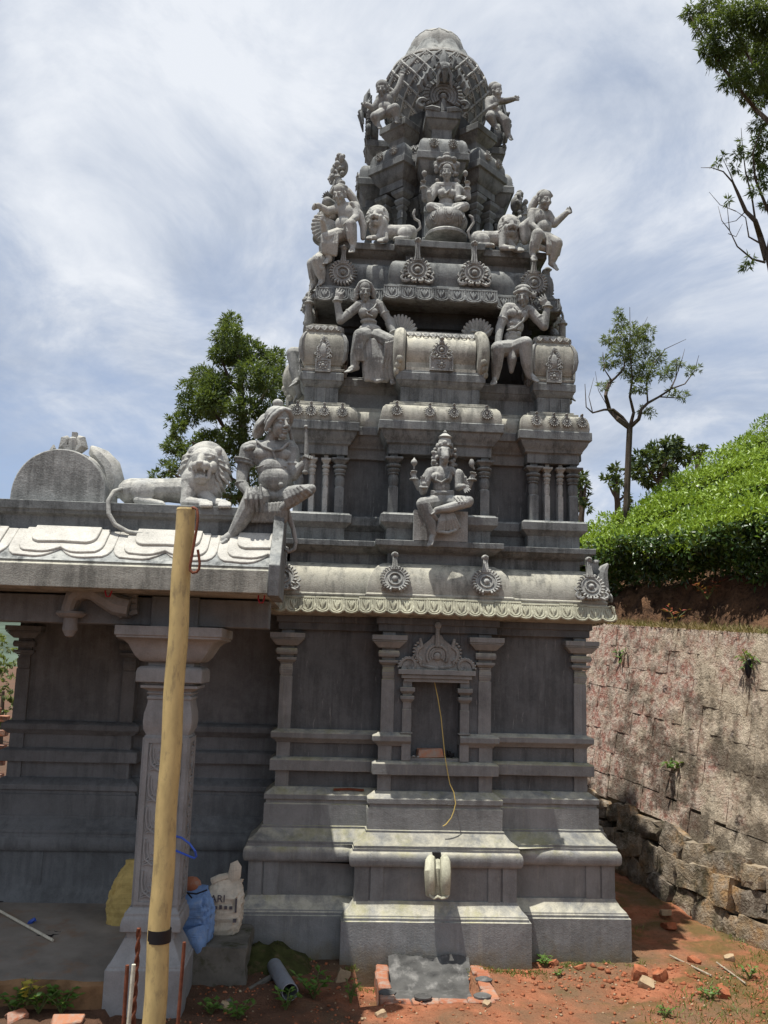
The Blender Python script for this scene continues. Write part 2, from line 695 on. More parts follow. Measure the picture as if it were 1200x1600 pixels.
# pilasters
def pilaster(mb, x, y, z0, z1, w, s=1.0, depth=.04):
    """w half width of the shaft; capital with abacus, taper, torus; y is the face"""
    H = z1 - z0
    y0 = y + depth

    def b(h, dz0, dz1, f):
        mb.box(x - h, x + h, y - f, y0, z0 + dz0, z0 + dz1)

    def fr(ha, fa, hb, fb, dz0, dz1):
        za, zb = z0 + dz0, z0 + dz1
        vs = [(x - ha, y - fa, za), (x + ha, y - fa, za), (x + ha, y0, za), (x - ha, y0, za),
              (x - hb, y - fb, zb), (x + hb, y - fb, zb), (x + hb, y0, zb), (x - hb, y0, zb)]
        mb.add(vs, [(3, 2, 1, 0), (4, 5, 6, 7), (0, 1, 5, 4), (1, 2, 6, 5), (2, 3, 7, 6), (3, 0, 4, 7)])
    c = H - .40 * s
    b(w, 0, c - .005, 0)
    b(w * .90, c - .006, c, -.002)
    # bulged neck
    for i in range(5):
        a0, a1 = math.pi * (i / 5), math.pi * ((i + 1) / 5)
        r0, r1 = w * (.86 + .12 * math.sin(a0)), w * (.86 + .12 * math.sin(a1))
        fr(r0, .012 * math.sin(a0) - .003, r1, .012 * math.sin(a1) - .003, c + .1 * s * i / 5, c + .1 * s * (i + 1) / 5)
    b(w * .96, c + .10 * s, c + .112 * s, .004)
    fr(w * 1.0, .002, w * 1.45, .03, c + .115 * s, c + .135 * s)
    b(w * 1.5, c + .136 * s, c + .158 * s, .034)
    b(w * 1.05, c + .158 * s, c + .185 * s, .004)
    for i in range(4):
        a0, a1 = math.pi * (i / 4), math.pi * ((i + 1) / 4)
        r0, r1 = w * (1.52 + .14 * math.sin(a0)), w * (1.52 + .14 * math.sin(a1))
        fr(r0, .034 + .012 * math.sin(a0), r1, .034 + .012 * math.sin(a1), c + (.185 + .055 * i / 4) * s, c + (.185 + .055 * (i + 1) / 4) * s)
    b(w * 1.05, c + .24 * s, c + .262 * s, .006)
    fr(w * 1.6, .045, w * 2.5, .085, c + .262 * s, c + .312 * s)
    b(w * 2.62, c + .314 * s, c + .326 * s, .088)
    b(w * 2.72, c + .328 * s, c + .37 * s, .097)
    b(w * 1.0, c + .37 * s, H, .004)


def one_pilaster(x, y, z0, z1, w, s=1.0, mat='base'):
    mb = MB()
    pilaster(mb, 0, 0, 0, z1 - z0, w, s)
    o = bpy.data.objects.new('pilaster', mb.mesh('pilaster', M[mat]))
    link(o, tower, T(CX + x, y, z0))
    add_bevel(o, .004)
    return o


for sx in (-1, 1):
    one_pilaster(sx * 1.305, yw, 1.78, 2.634, .056)
    one_pilaster(sx * (B0 - .068), yc, 1.78, 2.634, .056)
# corner pilasters on the flanks that the front shows in profile
for sx in (-1, 1):
    mb = MB()
    pilaster(mb, 0, 0, 0, 2.634 - 1.78, .056)
    o = bpy.data.objects.new('pilaster', mb.mesh('pilaster', M['base']))
    link(o, tower, T(CX + sx * 1.36, CY - 1.305, 1.78) @ RZ(sx * math.pi / 2))
    add_bevel(o, .004)
# niche: inner jambs, lintel, pediment
for sx, xx in ((-1, NX0 - .04), (1, NX1 + .04)):
    mb = MB()
    h, z0, z1 = .04, 1.55, NZ1
    mb.box(-h, h, -.02, .06, 0, z1 - z0 - .235)
    mb.box(-h - .012, h + .012, -.034, .05, .225, .236)
    z = z1 - z0 - .235
    mb.box(-h * .9, h * .9, -.016, .06, z, z + .06)
    mb.frustum(0, .02, z + .06, z + .085, h, .04, h * 1.45, .062)
    mb.box(-h * 1.5, h * 1.5, -.046, .06, z + .085, z + .112)
    mb.box(-h, h, -.02, .06, z + .112, z + .128)
    mb.frustum(0, .02, z + .128, z + .15, h, .04, h * 1.5, .065)
    mb.box(-h * 1.6, h * 1.6, -.05, .06, z + .15, z + .185)
    mb.box(-h, h, -.02, .06, z + .185, z1 - z0)
    o = bpy.data.objects.new('niche_jamb', mb.mesh('niche_jamb', M['base']))
    link(o, tower, T(CX + xx, yc, z0))
    add_bevel(o, .003)
mb = MB()
nxm = (NX0 + NX1) / 2
mb.box(CX + nxm - .285, CX + nxm + .285, yc - .035, yF + .02, 2.212, 2.24)
mb.box(CX + nxm - .305, CX + nxm + .305, yc - .055, yF + .02, 2.242, 2.272)
mb.box(CX + nxm - .335, CX + nxm + .335, yc - .075, yF + .02, 2.275, 2.318)
mb.build('niche_lintel', M['base'], tower, .003)
# pediment scrollwork over the niche
mb = MB()
px_, pz_ = CX + nxm, 2.318
yp = yc - .035


def scroll_pts(cx, cz, r0, r1, a0, a1, y, n=18):
    return [(cx + (r0 + (r1 - r0) * i / n) * math.cos(a0 + (a1 - a0) * i / n), y, cz + (r0 + (r1 - r0) * i / n) * math.sin(a0 + (a1 - a0) * i / n)) for i in range(n + 1)]


base_out = [(-.31, 0), (.31, 0), (.29, .055), (.24, .085), (.18, .06), (.165, .12), (.16, .24), (.12, .215), (.06, .26), (.035, .30), (-.035, .30), (-.06, .26), (-.12, .215), (-.16, .24), (-.165, .12), (-.18, .06), (-.24, .085), (-.29, .055)]
mb.prism([(px_ + x, pz_ + z) for x, z in base_out], yp, yF + .01)
for s in (-1, 1):
    mb.tube(scroll_pts(px_ + s * .235, pz_ + .03, .085, .012, math.pi / 2 + s * -1.7, math.pi / 2 + s * 4.4, yp, 22), [.016] * 23, 6)
    arm = [(px_ + s * (.02 + .03 * i), yp, pz_ + .02 + .006 * i * i * .2) for i in range(5)] + scroll_pts(px_ + s * .115, pz_ + .14, .07, .06, -1.2 if s > 0 else math.pi + 1.2, (1.2) if s > 0 else math.pi - 1.2, yp, 10) + [(px_ + s * .15, yp, pz_ + .27)]
    mb.tube(arm, [.013] * 5 + [.022] * 11 + [.012], 6)
    for i in range(9):
        a = -1.2 + i * .30
        x, z = px_ + s * (.115 + .088 * math.cos(a)), pz_ + .15 + .1 * math.sin(a)
        mb.ball((x, yp - .004, z), (.016, .014, .011), 6, 4)
        x, z = px_ + s * (.235 + .10 * math.cos(a + .6)), pz_ + .02 + .085 * math.sin(a + .6)
        if z > pz_ + .01:
            mb.ball((x, yp - .004, z), (.012, .014, .010), 6, 4)
for rr, t_ in ((.09, .014), (.065, .010), (.045, .012)):
    mb.tube([(px_ + rr * math.cos(a), yp - .006, pz_ + .12 + rr * math.sin(a)) for a in np.linspace(-.6, math.pi + .6, 18)], t_, 6)
mb.ball((px_, yp - .01, pz_ + .115), (.035, .02, .035), 10, 6)
mb.tube([(px_, yp - .006, pz_ + .2), (px_, yp - .01, pz_ + .27), (px_, yp - .012, pz_ + .36)], [.03, .022, .02], 8)
mb.ball((px_, yp - .016, pz_ + .38), (.034, .026, .034), 10, 6)
mb.build('niche_pediment', M['statue'], tower)

# ------------------------------------------------------------------ eave
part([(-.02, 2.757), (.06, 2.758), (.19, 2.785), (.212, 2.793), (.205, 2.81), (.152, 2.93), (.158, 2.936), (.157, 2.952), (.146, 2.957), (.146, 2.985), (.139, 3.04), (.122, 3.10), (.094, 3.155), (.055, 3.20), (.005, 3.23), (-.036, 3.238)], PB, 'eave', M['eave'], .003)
part([(-.037, 3.22), (-.037, 3.325), (-.030, 3.33), (.02, 3.345), (.05, 3.372), (.058, 3.382), (.080, 3.384), (.080, 3.434), (-.3, 3.436)], PB, 'parapet_ledge', M['stone'], .004)


def fringe_mesh(w, h, mat):
    """hanging leaf tile: scalloped plate with a raised rim and a leaf"""
    mb = MB()
    n = 9
    out = [(-w / 2, h), (-w / 2, h * .20)]
    for i in range(1, n):
        a = math.pi + math.pi * i / n
        out.append((w / 2 * math.cos(a), h * .20 + h * .20 * math.sin(a)))
    out += [(w / 2, h * .20), (w / 2, h)]
    mb.prism(out, -.006, .006)
    for q, e in ((.47, .0), (.33, .10)):
        arc = [(w * q * math.cos(a), -.008, h * (.30 + e) + h * (.24) * math.sin(a)) for a in np.linspace(math.pi, 2 * math.pi, 9)]
        mb.tube([(-w * q, -.008, h * .86)] + arc + [(w * q, -.008, h * .86)], h * .042, 4)
    mb.tube([(0, -.009, h * .26), (0, -.013, h * .50), (0, -.009, h * .82)], [h * .05, h * .085, h * .02], 5)
    for s in (-1, 1):
        mb.tube([(0, -.008, h * .30), (s * w * .12, -.013, h * .50), (s * w * .20, -.011, h * .72), (s * w * .13, -.008, h * .84)], [h * .035, h * .06, h * .05, h * .02], 5)
        mb.tube([(s * w * .49, -.008, h * .16), (s * w * .47, -.012, h * .36), (s * w * .49, -.008, h * .56)], [h * .03, h * .06, h * .03], 4)
    mb.box(-w / 2, w / 2, -.012, .004, h * .90, h)
    return mb.mesh('fringe_tile', M[mat])


def hang_tiles(parent, me, w, runs, base, tilt):
    """runs: (x0, y0, x1, y1, z) of the lower edge"""
    for x0, y0, x1, y1, z in runs:
        a, b = Vector((x0, y0, z)), Vector((x1, y1, z))
        d = b - a
        n = max(1, round(d.length / w))
        ang = math.atan2(d.y, d.x)
        for i in range(n):
            p = a + d * ((i + .5) / n)
            inst(me, 'fringe_tile', parent, T(p.x, p.y, p.z + random.uniform(-.003, .003)) @ RZ(ang + random.uniform(-.02, .02)) @ RX(tilt + random.uniform(-.04, .04)) @ S(d.length / n / w * random.uniform(.95, .99), 1, random.uniform(.96, 1.03)))


eave = bpy.data.objects['eave']
fm = fringe_mesh(.118, .155, 'fringe')
o_ = .212
xa, xb, xm0, xm1 = CX - W0 - o_, CX + W0 + o_, CX - B0 - o_, CX + B0 + o_
zf = 2.775
hang_tiles(eave, fm, .118, [
    (xa, yw - o_ - .01, xm0, yw - o_ - .01, zf), (xm0, yc - o_ - .01, xm1, yc - o_ - .01, zf), (xm1, yw - o_ - .01, xb, yw - o_ - .01, zf),
    (xa - .01, CY + .6, xa - .01, yw - o_, zf), (xb + .01, yw - o_, xb + .01, CY + .6, zf)], None, R(-22))


# ------------------------------------------------------------------ medallions
def medallion_mesh(name, Rr, mat, leaves=22, stem=0.0, feet=True, rings=3, depth=.05, gap=0.0):
    """round gable ornament facing -y: flame leaves, ringed disc with a boss, stem with a knob, scroll feet"""
    mb = MB()
    F_ = RX(math.pi / 2)         # lathe axis z -> -y
    mb.lathe([(Rr * .80, -.02), (Rr * .80, depth * .35), (Rr * .72, depth * .62), (Rr * .66, depth * .62), (Rr * .62, depth * .40), (Rr * .50, depth * .40),
              (Rr * .47, depth * .72), (Rr * .39, depth * .72), (Rr * .36, depth * .30), (Rr * .22, depth * .30), (Rr * .19, depth * .75), (Rr * .10, depth * .95), (.0005, depth)], 20, F_)
    for i in range(leaves):
        a = math.pi * 1.5 + (gap + (2 * math.pi - 2 * gap) * (i + .5) / leaves)
        c, s = math.cos(a), math.sin(a)
        p = [(Rr * .74 * c, -depth * .5, Rr * .74 * s), (Rr * .90 * c, -depth * .62, Rr * .90 * s), (Rr * 1.02 * math.cos(a + .07), -depth * .35, Rr * 1.02 * math.sin(a + .07))]
        mb.tube(p, [Rr * .07, Rr * .095, Rr * .05], 5)
    if stem:
        mb.prism([(-Rr * .30, Rr * .70), (Rr * .30, Rr * .70), (Rr * .20, Rr * .95), (Rr * .15, Rr + stem * .5), (Rr * .19, Rr + stem), (-Rr * .19, Rr + stem), (-Rr * .15, Rr + stem * .5), (-Rr * .20, Rr * .95)], -depth * .75, .02)
        for s in (-1, 0, 1):
            mb.tube([(s * Rr * .16, -depth * .78, Rr * .80), (s * Rr * .10, -depth * .82, Rr + stem * .5), (s * Rr * .13, -depth * .82, Rr + stem)], Rr * .045, 5)
        mb.ball((0, -depth * .6, Rr + stem * 1.02), (Rr * .27, depth * .7, Rr * .22), 10, 6)
        mb.ball((0, -depth * 1.2, Rr + stem * 1.04), (Rr * .11, depth * .3, Rr * .10), 6, 4)
    if feet:
        for s in (-1, 1):
            pts = scroll_pts(s * Rr * .93, -Rr * .72, Rr * .26, Rr * .05, math.pi / 2, math.pi / 2 - s * 5.2, -depth * .5, 14)
            mb.tube(pts, [Rr * .10] * 10 + [Rr * .08] * 5, 5)
            mb.tube([(s * Rr * .55, -depth * .4, -Rr * .80), (s * Rr * .8, -depth * .5, -Rr * .95), (s * Rr * 1.1, -depth * .4, -Rr * .92)], [Rr * .12, Rr * .12, Rr * .07], 5)
            mb.ball((s * Rr * .28, -depth * .45, -Rr * .90), (Rr * .15, depth * .45, Rr * .12), 8, 5)
            mb.tube([(s * Rr * 1.0, -depth * .4, -Rr * .35), (s * Rr * 1.18, -depth * .4, -Rr * .22), (s * Rr * 1.12, -depth * .4, Rr * .02)], [Rr * .10, Rr * .08, Rr * .03], 5)
    return mb.mesh(name, M[mat])


med_big = medallion_mesh('medallion', .128, 'statue', 24, .10, False, gap=.25)
med_corner = medallion_mesh('medallion', .125, 'statue', 22, .13, True)
med_small = medallion_mesh('roundel', .055, 'statue', 16, .016, False, depth=.035)
tilt_e = R(-22)
for px, py in ((617, 910), (760, 916)):
    p = at(px, py, yc - .15)
    inst(med_big, 'medallion', eave, T(p.x, yc - .135, 3.075) @ RX(tilt_e))
for px, sx in ((466, -1), (916, 1)):
    inst(med_corner, 'medallion', eave, T(CX + sx * (W0 - .0), yw - .165, 3.075) @ RZ(0) @ RX(R(-18)))
    inst(med_corner, 'medallion', eave, T(CX + sx * (W0 + .165), CY - W0 + .06, 3.075) @ RZ(sx * math.pi / 2) @ RX(R(-18)))
    # curled horn at the corner
    mb = MB()
    c0 = Vector((CX + sx * (W0 + .12), yw - .02, 3.02))
    mb.tube([c0 + Vector((0, 0, 0)), c0 + Vector((sx * .02, 0, .10)), c0 + Vector((sx * .025, 0, .18)), c0 + Vector((sx * .05, 0, .25)), c0 + Vector((sx * .085, -.01, .29))], [.085, .075, .06, .04, .012], 8)
    mb.build('corner_horn', M['statue'], eave)

# ------------------------------------------------------------------ first upper storey
W1, CB1, R1, B1, P1 = 1.33, .50, .15, .475, .14
P1a = plan_blocks(W1, CB1, R1, B1, P1)
y1w, y1c = CY - W1, CY - W1 - P1
part([(-.008, 3.43), (-.008, 3.555), (.0, 3.557), (.012, 3.57), (.034, 3.59), (.044, 3.598), (.050, 3.602), (.050, 3.676), (.034, 3.680), (.030, 3.692)], P1a, 'storey_pedestal', M['stone'], .004)
Pc = plan_blocks(W1 - .10, CB1 - .20, R1 - .05, B1 - .13, P1 - .06)
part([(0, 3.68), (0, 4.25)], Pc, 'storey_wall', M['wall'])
part([(-.004, 4.236), (-.004, 4.322), (.0, 4.326), (.02, 4.336), (.022, 4.35), (.032, 4.366), (.055, 4.395), (.068, 4.425), (.072, 4.442), (.094, 4.447), (.094, 4.524), (.078, 4.530)], P1a, 'cornice', M['stone'], .004)
part([(.074, 4.527), (.078, 4.56), (.074, 4.61), (.060, 4.655), (.034, 4.684), (-.005, 4.690), (-.005, 4.716), (-.04, 4.718), (-.04, 4.742), (-.07, 4.745)], P1a, 'rounded_cornice', M['eave'], .003)
for sx in (-1, 1):
    for a, b_ in ((W1 - .008, W1 - .085), (W1 - .13, W1 - .20), (W1 - .26, W1 - .33), (W1 - .405, W1 - .488)):
        x0, x1 = sorted((sx * a, sx * b_))
        strip(x0, x1, y1w + .002, 3.434, 3.554, 'pedestal_strip', 'stone', .01)
    for a, b_ in ((B1 - .008, B1 - .09), ):
        x0, x1 = sorted((sx * a, sx * b_))
        strip(x0, x1, y1c + .002, 3.434, 3.554, 'pedestal_strip', 'stone', .01)


def column_mesh(w, H, mat, slim=False):
    """turned square colonnette with moulded capital"""
    mb = MB()

    def sq(prof):
        mb.sweep(square(0, 0, w), prof)
    sq([(0, 0), (0, H * .44)])
    mb.lathe([(w * 1.0, H * .43), (w * 1.05, H * .45), (w * .9, H * .46), (w * 1.12, H * .53), (w * 1.08, H * .60), (w * .85, H * .66), (w * .85, H * .68)], 14)
    mb.lathe([(w * 1.12, H * .66), (w * 1.22, H * .675), (w * 1.12, H * .69)], 14)
    mb.lathe([(w * .9, H * .69), (w * 1.3, H * .72), (w * 1.42, H * .745), (w * 1.2, H * .76), (w * .9, H * .765), (w * 1.55, H * .79), (w * 1.65, H * .81), (w * 1.5, H * .83), (w * .85, H * .84)], 14)
    sq([(-w * .1, H * .83), (0.1 * w, H * .86), (w * .7, H * .90), (w * .9, H * .905), (w * .9, H * .94), (-w * .2, H * .942), (-w * .2, H)])
    return mb.mesh('column', M[mat])


HC = 4.238 - 3.69
col_d, col_l = column_mesh(.042, HC, 'stone'), column_mesh(.024, HC, 'pale')
for sx in (-1, 1):
    for a, me in ((W1 - .055, col_d), (W1 - .175, col_l), (W1 - .30, col_l), (W1 - .43, col_d)):
        inst(me, 'column', tower, T(CX + sx * a, y1w + .055, 3.69), .003)
        if me is col_d and a > W1 - .1:
            for b_ in (W1 - .43, W1 - .24):
                inst(me, 'column', tower, T(CX + sx * a, CY - b_, 3.69), .003)
    inst(col_d, 'column', tower, T(CX + sx * (B1 - .06), y1c + .055, 3.69), .003)
    # inner piers behind the light colonnettes
    mb = MB()
    for a in (W1 - .175, W1 - .30):
        mb.box(CX + sx * a - .035, CX + sx * a + .035, y1w + .075, y1w + .16, 3.685, 4.24)
    mb.build('pier', M['stone'], tower)
# roundels along the rounded cornice
for x, y in [(-W1 + .02, y1w), (-W1 + .145, y1w), (-W1 + .265, y1w), (-W1 + .43, y1w), (W1 - .43, y1w), (W1 - .265, y1w), (W1 - .145, y1w), (W1 - .0, y1w),
             (-.41, y1c), (-.11, y1c), (.11, y1c), (.41, y1c)]:
    inst(med_small, 'roundel', tower, T(CX + x, y - .072, 4.615) @ RX(R(-12)) @ S(random.uniform(.98, 1.06)))

# ------------------------------------------------------------------ pavilions of the second row
W2, CB2, R2, B2, P2 = 1.26, .32, .15, .37, .14
P2a = plan_blocks(W2, CB2, R2, B2, P2)
y2w, y2c = CY - W2, CY - W2 - P2
part([(-.004, 4.74), (-.004, 4.886), (.0, 4.889), (.012, 4.90), (.030, 4.925), (.036, 4.945), (.044, 4.947), (.044, 5.02), (.030, 5.024), (.030, 5.045), (-.05, 5.046)], P2a, 'pavilion_band', M['stone'], .004)
for sx in (-1, 1):
    for a, b_ in ((W2 - .003, W2 - .09), (W2 - .12, W2 - .20), (W2 - .235, W2 - .317)):
        x0, x1 = sorted((sx * a, sx * b_))
        strip(x0, x1, y2w - .008, 4.742, 4.885, 'band_strip', 'stone', .02)
    x0, x1 = sorted((sx * (B2 - .003), sx * (B2 - .08)))
    strip(x0, x1, y2c - .008, 4.742, 4.885, 'band_strip', 'stone', .02)
    x0, x1 = sorted((sx * .01, sx * .06))
    strip(x0, x1, y2c - .008, 4.742, 4.885, 'band_strip', 'stone', .02)


def leaf_crest_mesh(w, h, mat):
    """carved leafy crest panel facing -y"""
    mb = MB()
    rr = random.Random(3)
    for i in range(26):
        t_ = i / 26
        side = -1 if i % 2 else 1
        z = h * (.05 + .9 * t_)
        ww = w * (.5 - .42 * t_ ** 1.5)
        x = side * ww * rr.uniform(.45, 1)
        a = rr.uniform(-.6, .6)
        mb.tube(scroll_pts(x, z, w * .13, w * .03, a, a + side * 4.2, -.014, 7), w * .045, 4)
    mb.ball((0, -.012, h * .4), (w * .22, .02, h * .33), 8, 5)
    mb.ball((0, -.014, h * .92), (w * .09, .018, h * .13), 6, 4)
    mb.ball((0, 0, h * .4), (w * .46, .014, h * .44), 10, 6)
    return mb.mesh('crest', M[mat])


def flower_panel_mesh(w, h, mat):
    mb = MB()
    mb.box(-w / 2, w / 2, -.012, .01, 0, h)
    for z0, z1, x0, x1 in ((0, .012, -w / 2, w / 2), (h - .012, h, -w / 2, w / 2), (.012, h - .012, -w / 2, -w / 2 + .012), (.012, h - .012, w / 2 - .012, w / 2)):
        mb.box(x0, x1, -.022, .0, z0, z1)
    q = min(w, h)
    mb.ball((0, -.016, h / 2), (q * .15, .018, q * .15), 8, 5)
    for i in range(8):
        a = i * math.pi / 4
        mb.ball((q * .26 * math.cos(a), -.013, h / 2 + q * .26 * math.sin(a)), (q * .09, .011, q * .09), 6, 4)
    for sx in (-1, 1):
        for sz in (-1, 1):
            mb.ball((sx * w * .36, -.012, h / 2 + sz * h * .34), (w * .09, .011, h * .09), 6, 4)
    return mb.mesh('flower_panel', M[mat])


crest_s, crest_c = leaf_crest_mesh(.15, .22, 'statue'), medallion_mesh('crest', .085, 'statue', 14, .02, True, depth=.045)
panel_s, panel_c = flower_panel_mesh(.145, .125, 'statue'), flower_panel_mesh(.22, .13, 'statue')
for sx in (-1, 1):
    for sy in (-1, 1):
        kx, ky = CX + sx * (W2 - .165), CY + sy * (W2 - .165)
        mb = MB()
        mb.sweep(square(kx, ky, .17), [(.03, 5.04), (.034, 5.062), (.0, 5.066), (.0, 5.10), (.012, 5.106), (.016, 5.122), (.02, 5.128), (.034, 5.16), (.042, 5.22), (.043, 5.28),
                                       (.036, 5.34), (.020, 5.39), (-.004, 5.425), (-.004, 5.44), (.002, 5.442), (-.02, 5.47), (-.045, 5.50), (-.045, 5.525), (-.10, 5.53)])
        d = mb.build('corner_dome', M['eave'], tower, .004)
        for q in range(4):
            Mq = T(kx, ky, 0) @ RZ(q * math.pi / 2)
            inst(crest_s, 'crest', d, Mq @ T(0, -.212, 5.15) @ RX(R(-3)))
            inst(panel_s, 'flower_panel', d, Mq @ T(0, -.205, 5.025))
            # leaf scallops round the rim
            rim = MB()
            for i in range(5):
                x = -.13 + .065 * i
                rim.ball((x, -.165, 5.468), (.036, .014, .032), 8, 5, Mq @ RX(0))
                rim.tube([(x - .028, -.176, 5.485), (x - .014, -.184, 5.458), (x, -.182, 5.447), (x + .014, -.184, 5.458), (x + .028, -.176, 5.485)], .006, 4, Mq)
            rim.build('leaf_rim', M['pale'], d)
            # corner rib
            rib = MB()
            rib.tube([Mq @ Vector((-.17 - o_ + .0, -.17 - o_, z)) for o_, z in ((.014, 5.13), (.032, 5.17), (.043, 5.24), (.038, 5.33), (.018, 5.39), (-.004, 5.425))], [.014, .022, .024, .022, .018, .012], 6)
            rib.build('rib', M['statue'], d)
# barrel vaults in the middle of the four sides
for q in range(4):
    Mq = T(CX, CY, 0) @ RZ(q * math.pi / 2)
    yv, zv, rv = -(W2 + P2) + .16, 5.245, .195
    mb = MB()
    prof = [(yv - .19, 5.046), (yv - .19, 5.075), (yv - .165, 5.08), (yv - .165, 5.115)] + [(yv - rv * math.cos(a) - .0, zv + rv * math.sin(a)) for a in np.linspace(-.62, math.pi / 2 + .2, 12)] + [(yv + .12, 5.40), (yv + .12, 5.046)]
    n = len(prof)
    L_ = .325
    vs = [(-L_, y, z) for y, z in prof] + [(L_, y, z) for y, z in prof]
    fs = [tuple(range(n)), tuple(range(2 * n - 1, n - 1, -1))] + [((i + 1) % n, i, n + i, n + (i + 1) % n) for i in range(n)]
    mb.add(vs, fs, Mq)
    v_ = mb.build('barrel_vault', M['eave'], tower)
    mb = MB()
    for i in range(9):
        x = -.29 + .58 * i / 8
        mb.ball((x, yv - .11, zv + .17), (.04, .02, .03), 8, 5, Mq)
        mb.tube([(x - .03, yv - .10, zv + .195), (x - .02, yv - .14, zv + .160), (x, yv - .15, zv + .145), (x + .02, yv - .14, zv + .160), (x + .03, yv - .10, zv + .195)], .007, 4, Mq)
    mb.box(-L_, L_, yv - .10, yv + .1, zv + .185, zv + .21, Mq)
    mb.build('leaf_rim', M['pale'], v_)
    inst(crest_c, 'crest', v_, Mq @ T(0, yv - rv - .0, zv + .0))
    inst(panel_c, 'flower_panel', v_, Mq @ T(0, yv - .196, 5.045))
    for s in (-1, 1):
        mb = MB()
        mb.lathe([(.235, -.05), (.262, -.03), (.268, .0), (.258, .035), (.235, .055), (.17, .066), (.0005, .07)], 30, Mq @ T(s * (L_ + .045), yv - .035, zv - .015) @ RZ(s * .10) @ RY(s * math.pi / 2) @ S(1.0, .92, 1))
        for j in range(3):
            mb.ball((s * (L_ + .065 + .012 * j), yv - .235 + .02 * j, zv - .115 - .05 * j), (.040 - .006 * j, .05 - .008 * j, .042), 8, 6, Mq)
        mb.build('end_disc', M['eave'], v_)
        # leafy finial standing on the vault end
        mb = MB()
        rr = random.Random(11 + q)
        b0 = Vector((s * (L_ + .03), yv + .04, zv + .17))
        for i in range(11):
            t_ = i / 10
            a = -1.0 + 2.2 * t_
            p0 = b0 + Vector((s * (.0), 0, .02))
            p1 = b0 + Vector((s * (.02 - .12 * math.sin(a)), -.03, .03 + .14 * math.cos(a)))
            p2 = b0 + Vector((s * (.02 - .17 * math.sin(a)), -.05, .04 + .20 * math.cos(a)))
            mb.tube([Mq @ p0, Mq @ p1, Mq @ p2], [.035, .035, .008], 5)
        mb.ball(b0 + Vector((-s * .04, -.02, .04)), (.09, .05, .07), 8, 6, Mq)
        mb.tube([Mq @ Vector(p) for p in scroll_pts(b0.x - s * .04, b0.z + .05, .07, .015, 0, s * 5, b0.y - .06, 12)], .016, 5)
        mb.build('leaf_finial', M['statue'], v_)

# ------------------------------------------------------------------ second upper storey and its eave
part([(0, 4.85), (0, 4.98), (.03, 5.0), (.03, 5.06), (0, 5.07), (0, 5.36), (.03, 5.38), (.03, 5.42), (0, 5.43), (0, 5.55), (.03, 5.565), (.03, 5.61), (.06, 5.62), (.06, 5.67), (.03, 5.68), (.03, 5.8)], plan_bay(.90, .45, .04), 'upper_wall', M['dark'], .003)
W3, B3, P3 = 1.0, .36, .12
P3a = plan_bay(W3, B3, P3)
y3w, y3c = CY - W3, CY - W3 - P3
ue = part([(.0, 5.80), (.17, 5.785), (.195, 5.790), (.192, 5.80), (.168, 5.925), (.150, 5.930), (.146, 5.95), (.125, 5.955), (.125, 5.975), (.138, 6.03), (.138, 6.09), (.128, 6.15), (.108, 6.195), (.075, 6.222), (.03, 6.235), (-.03, 6.236)], P3a, 'upper_eave', M['stone'], .003)
part([(-.03, 6.22), (-.03, 6.325), (-.02, 6.33), (.03, 6.345), (.06, 6.375), (.085, 6.378), (.085, 6.445), (-.2, 6.447)], P3a, 'upper_ledge', M['stone'], .004)
fm2 = fringe_mesh(.15, .15, 'stone')
o_ = .19
xa, xb, xm0, xm1 = CX - W3 - o_, CX + W3 + o_, CX - B3 - o_, CX + B3 + o_
hang_tiles(ue, fm2, .15, [(xa, y3w - o_ - .008, xm0, y3w - o_ - .008, 5.775), (xm0, y3c - o_ - .008, xm1, y3c - o_ - .008, 5.775), (xm1, y3w - o_ - .008, xb, y3w - o_ - .008, 5.775),
                          (xa - .008, CY + .5, xa - .008, y3w - o_, 5.775), (xb + .008, y3w - o_, xb + .008, CY + .5, 5.775)], None, R(-10))
med_up = medallion_mesh('medallion', .135, 'statue', 20, .17, True, depth=.055)
med_up2 = medallion_mesh('medallion', .135, 'statue', 24, .12, False, depth=.055)
for px in (652, 741):
    p = at(px, 425, y3c - .14)
    inst(med_up, 'medallion', ue, T(p.x, y3c - .13, 6.10) @ RX(R(-5)))
for sx in (-1, 1):
    inst(med_up2, 'medallion', ue, T(CX + sx * (W3 - .06), y3w - .125, 6.09) @ RX(R(-5)))
    inst(med_up2, 'medallion', ue, T(CX + sx * (W3 + .125), CY - W3 + .1, 6.09) @ RZ(sx * math.pi / 2) @ RX(R(-5)))
    for t_ in (.62, .95):
        inst(med_up, 'medallion', ue, T(CX + sx * (W3 + P3 + .13), CY - W3 + t_, 6.10) @ RZ(sx * math.pi / 2) @ RX(R(-5)))

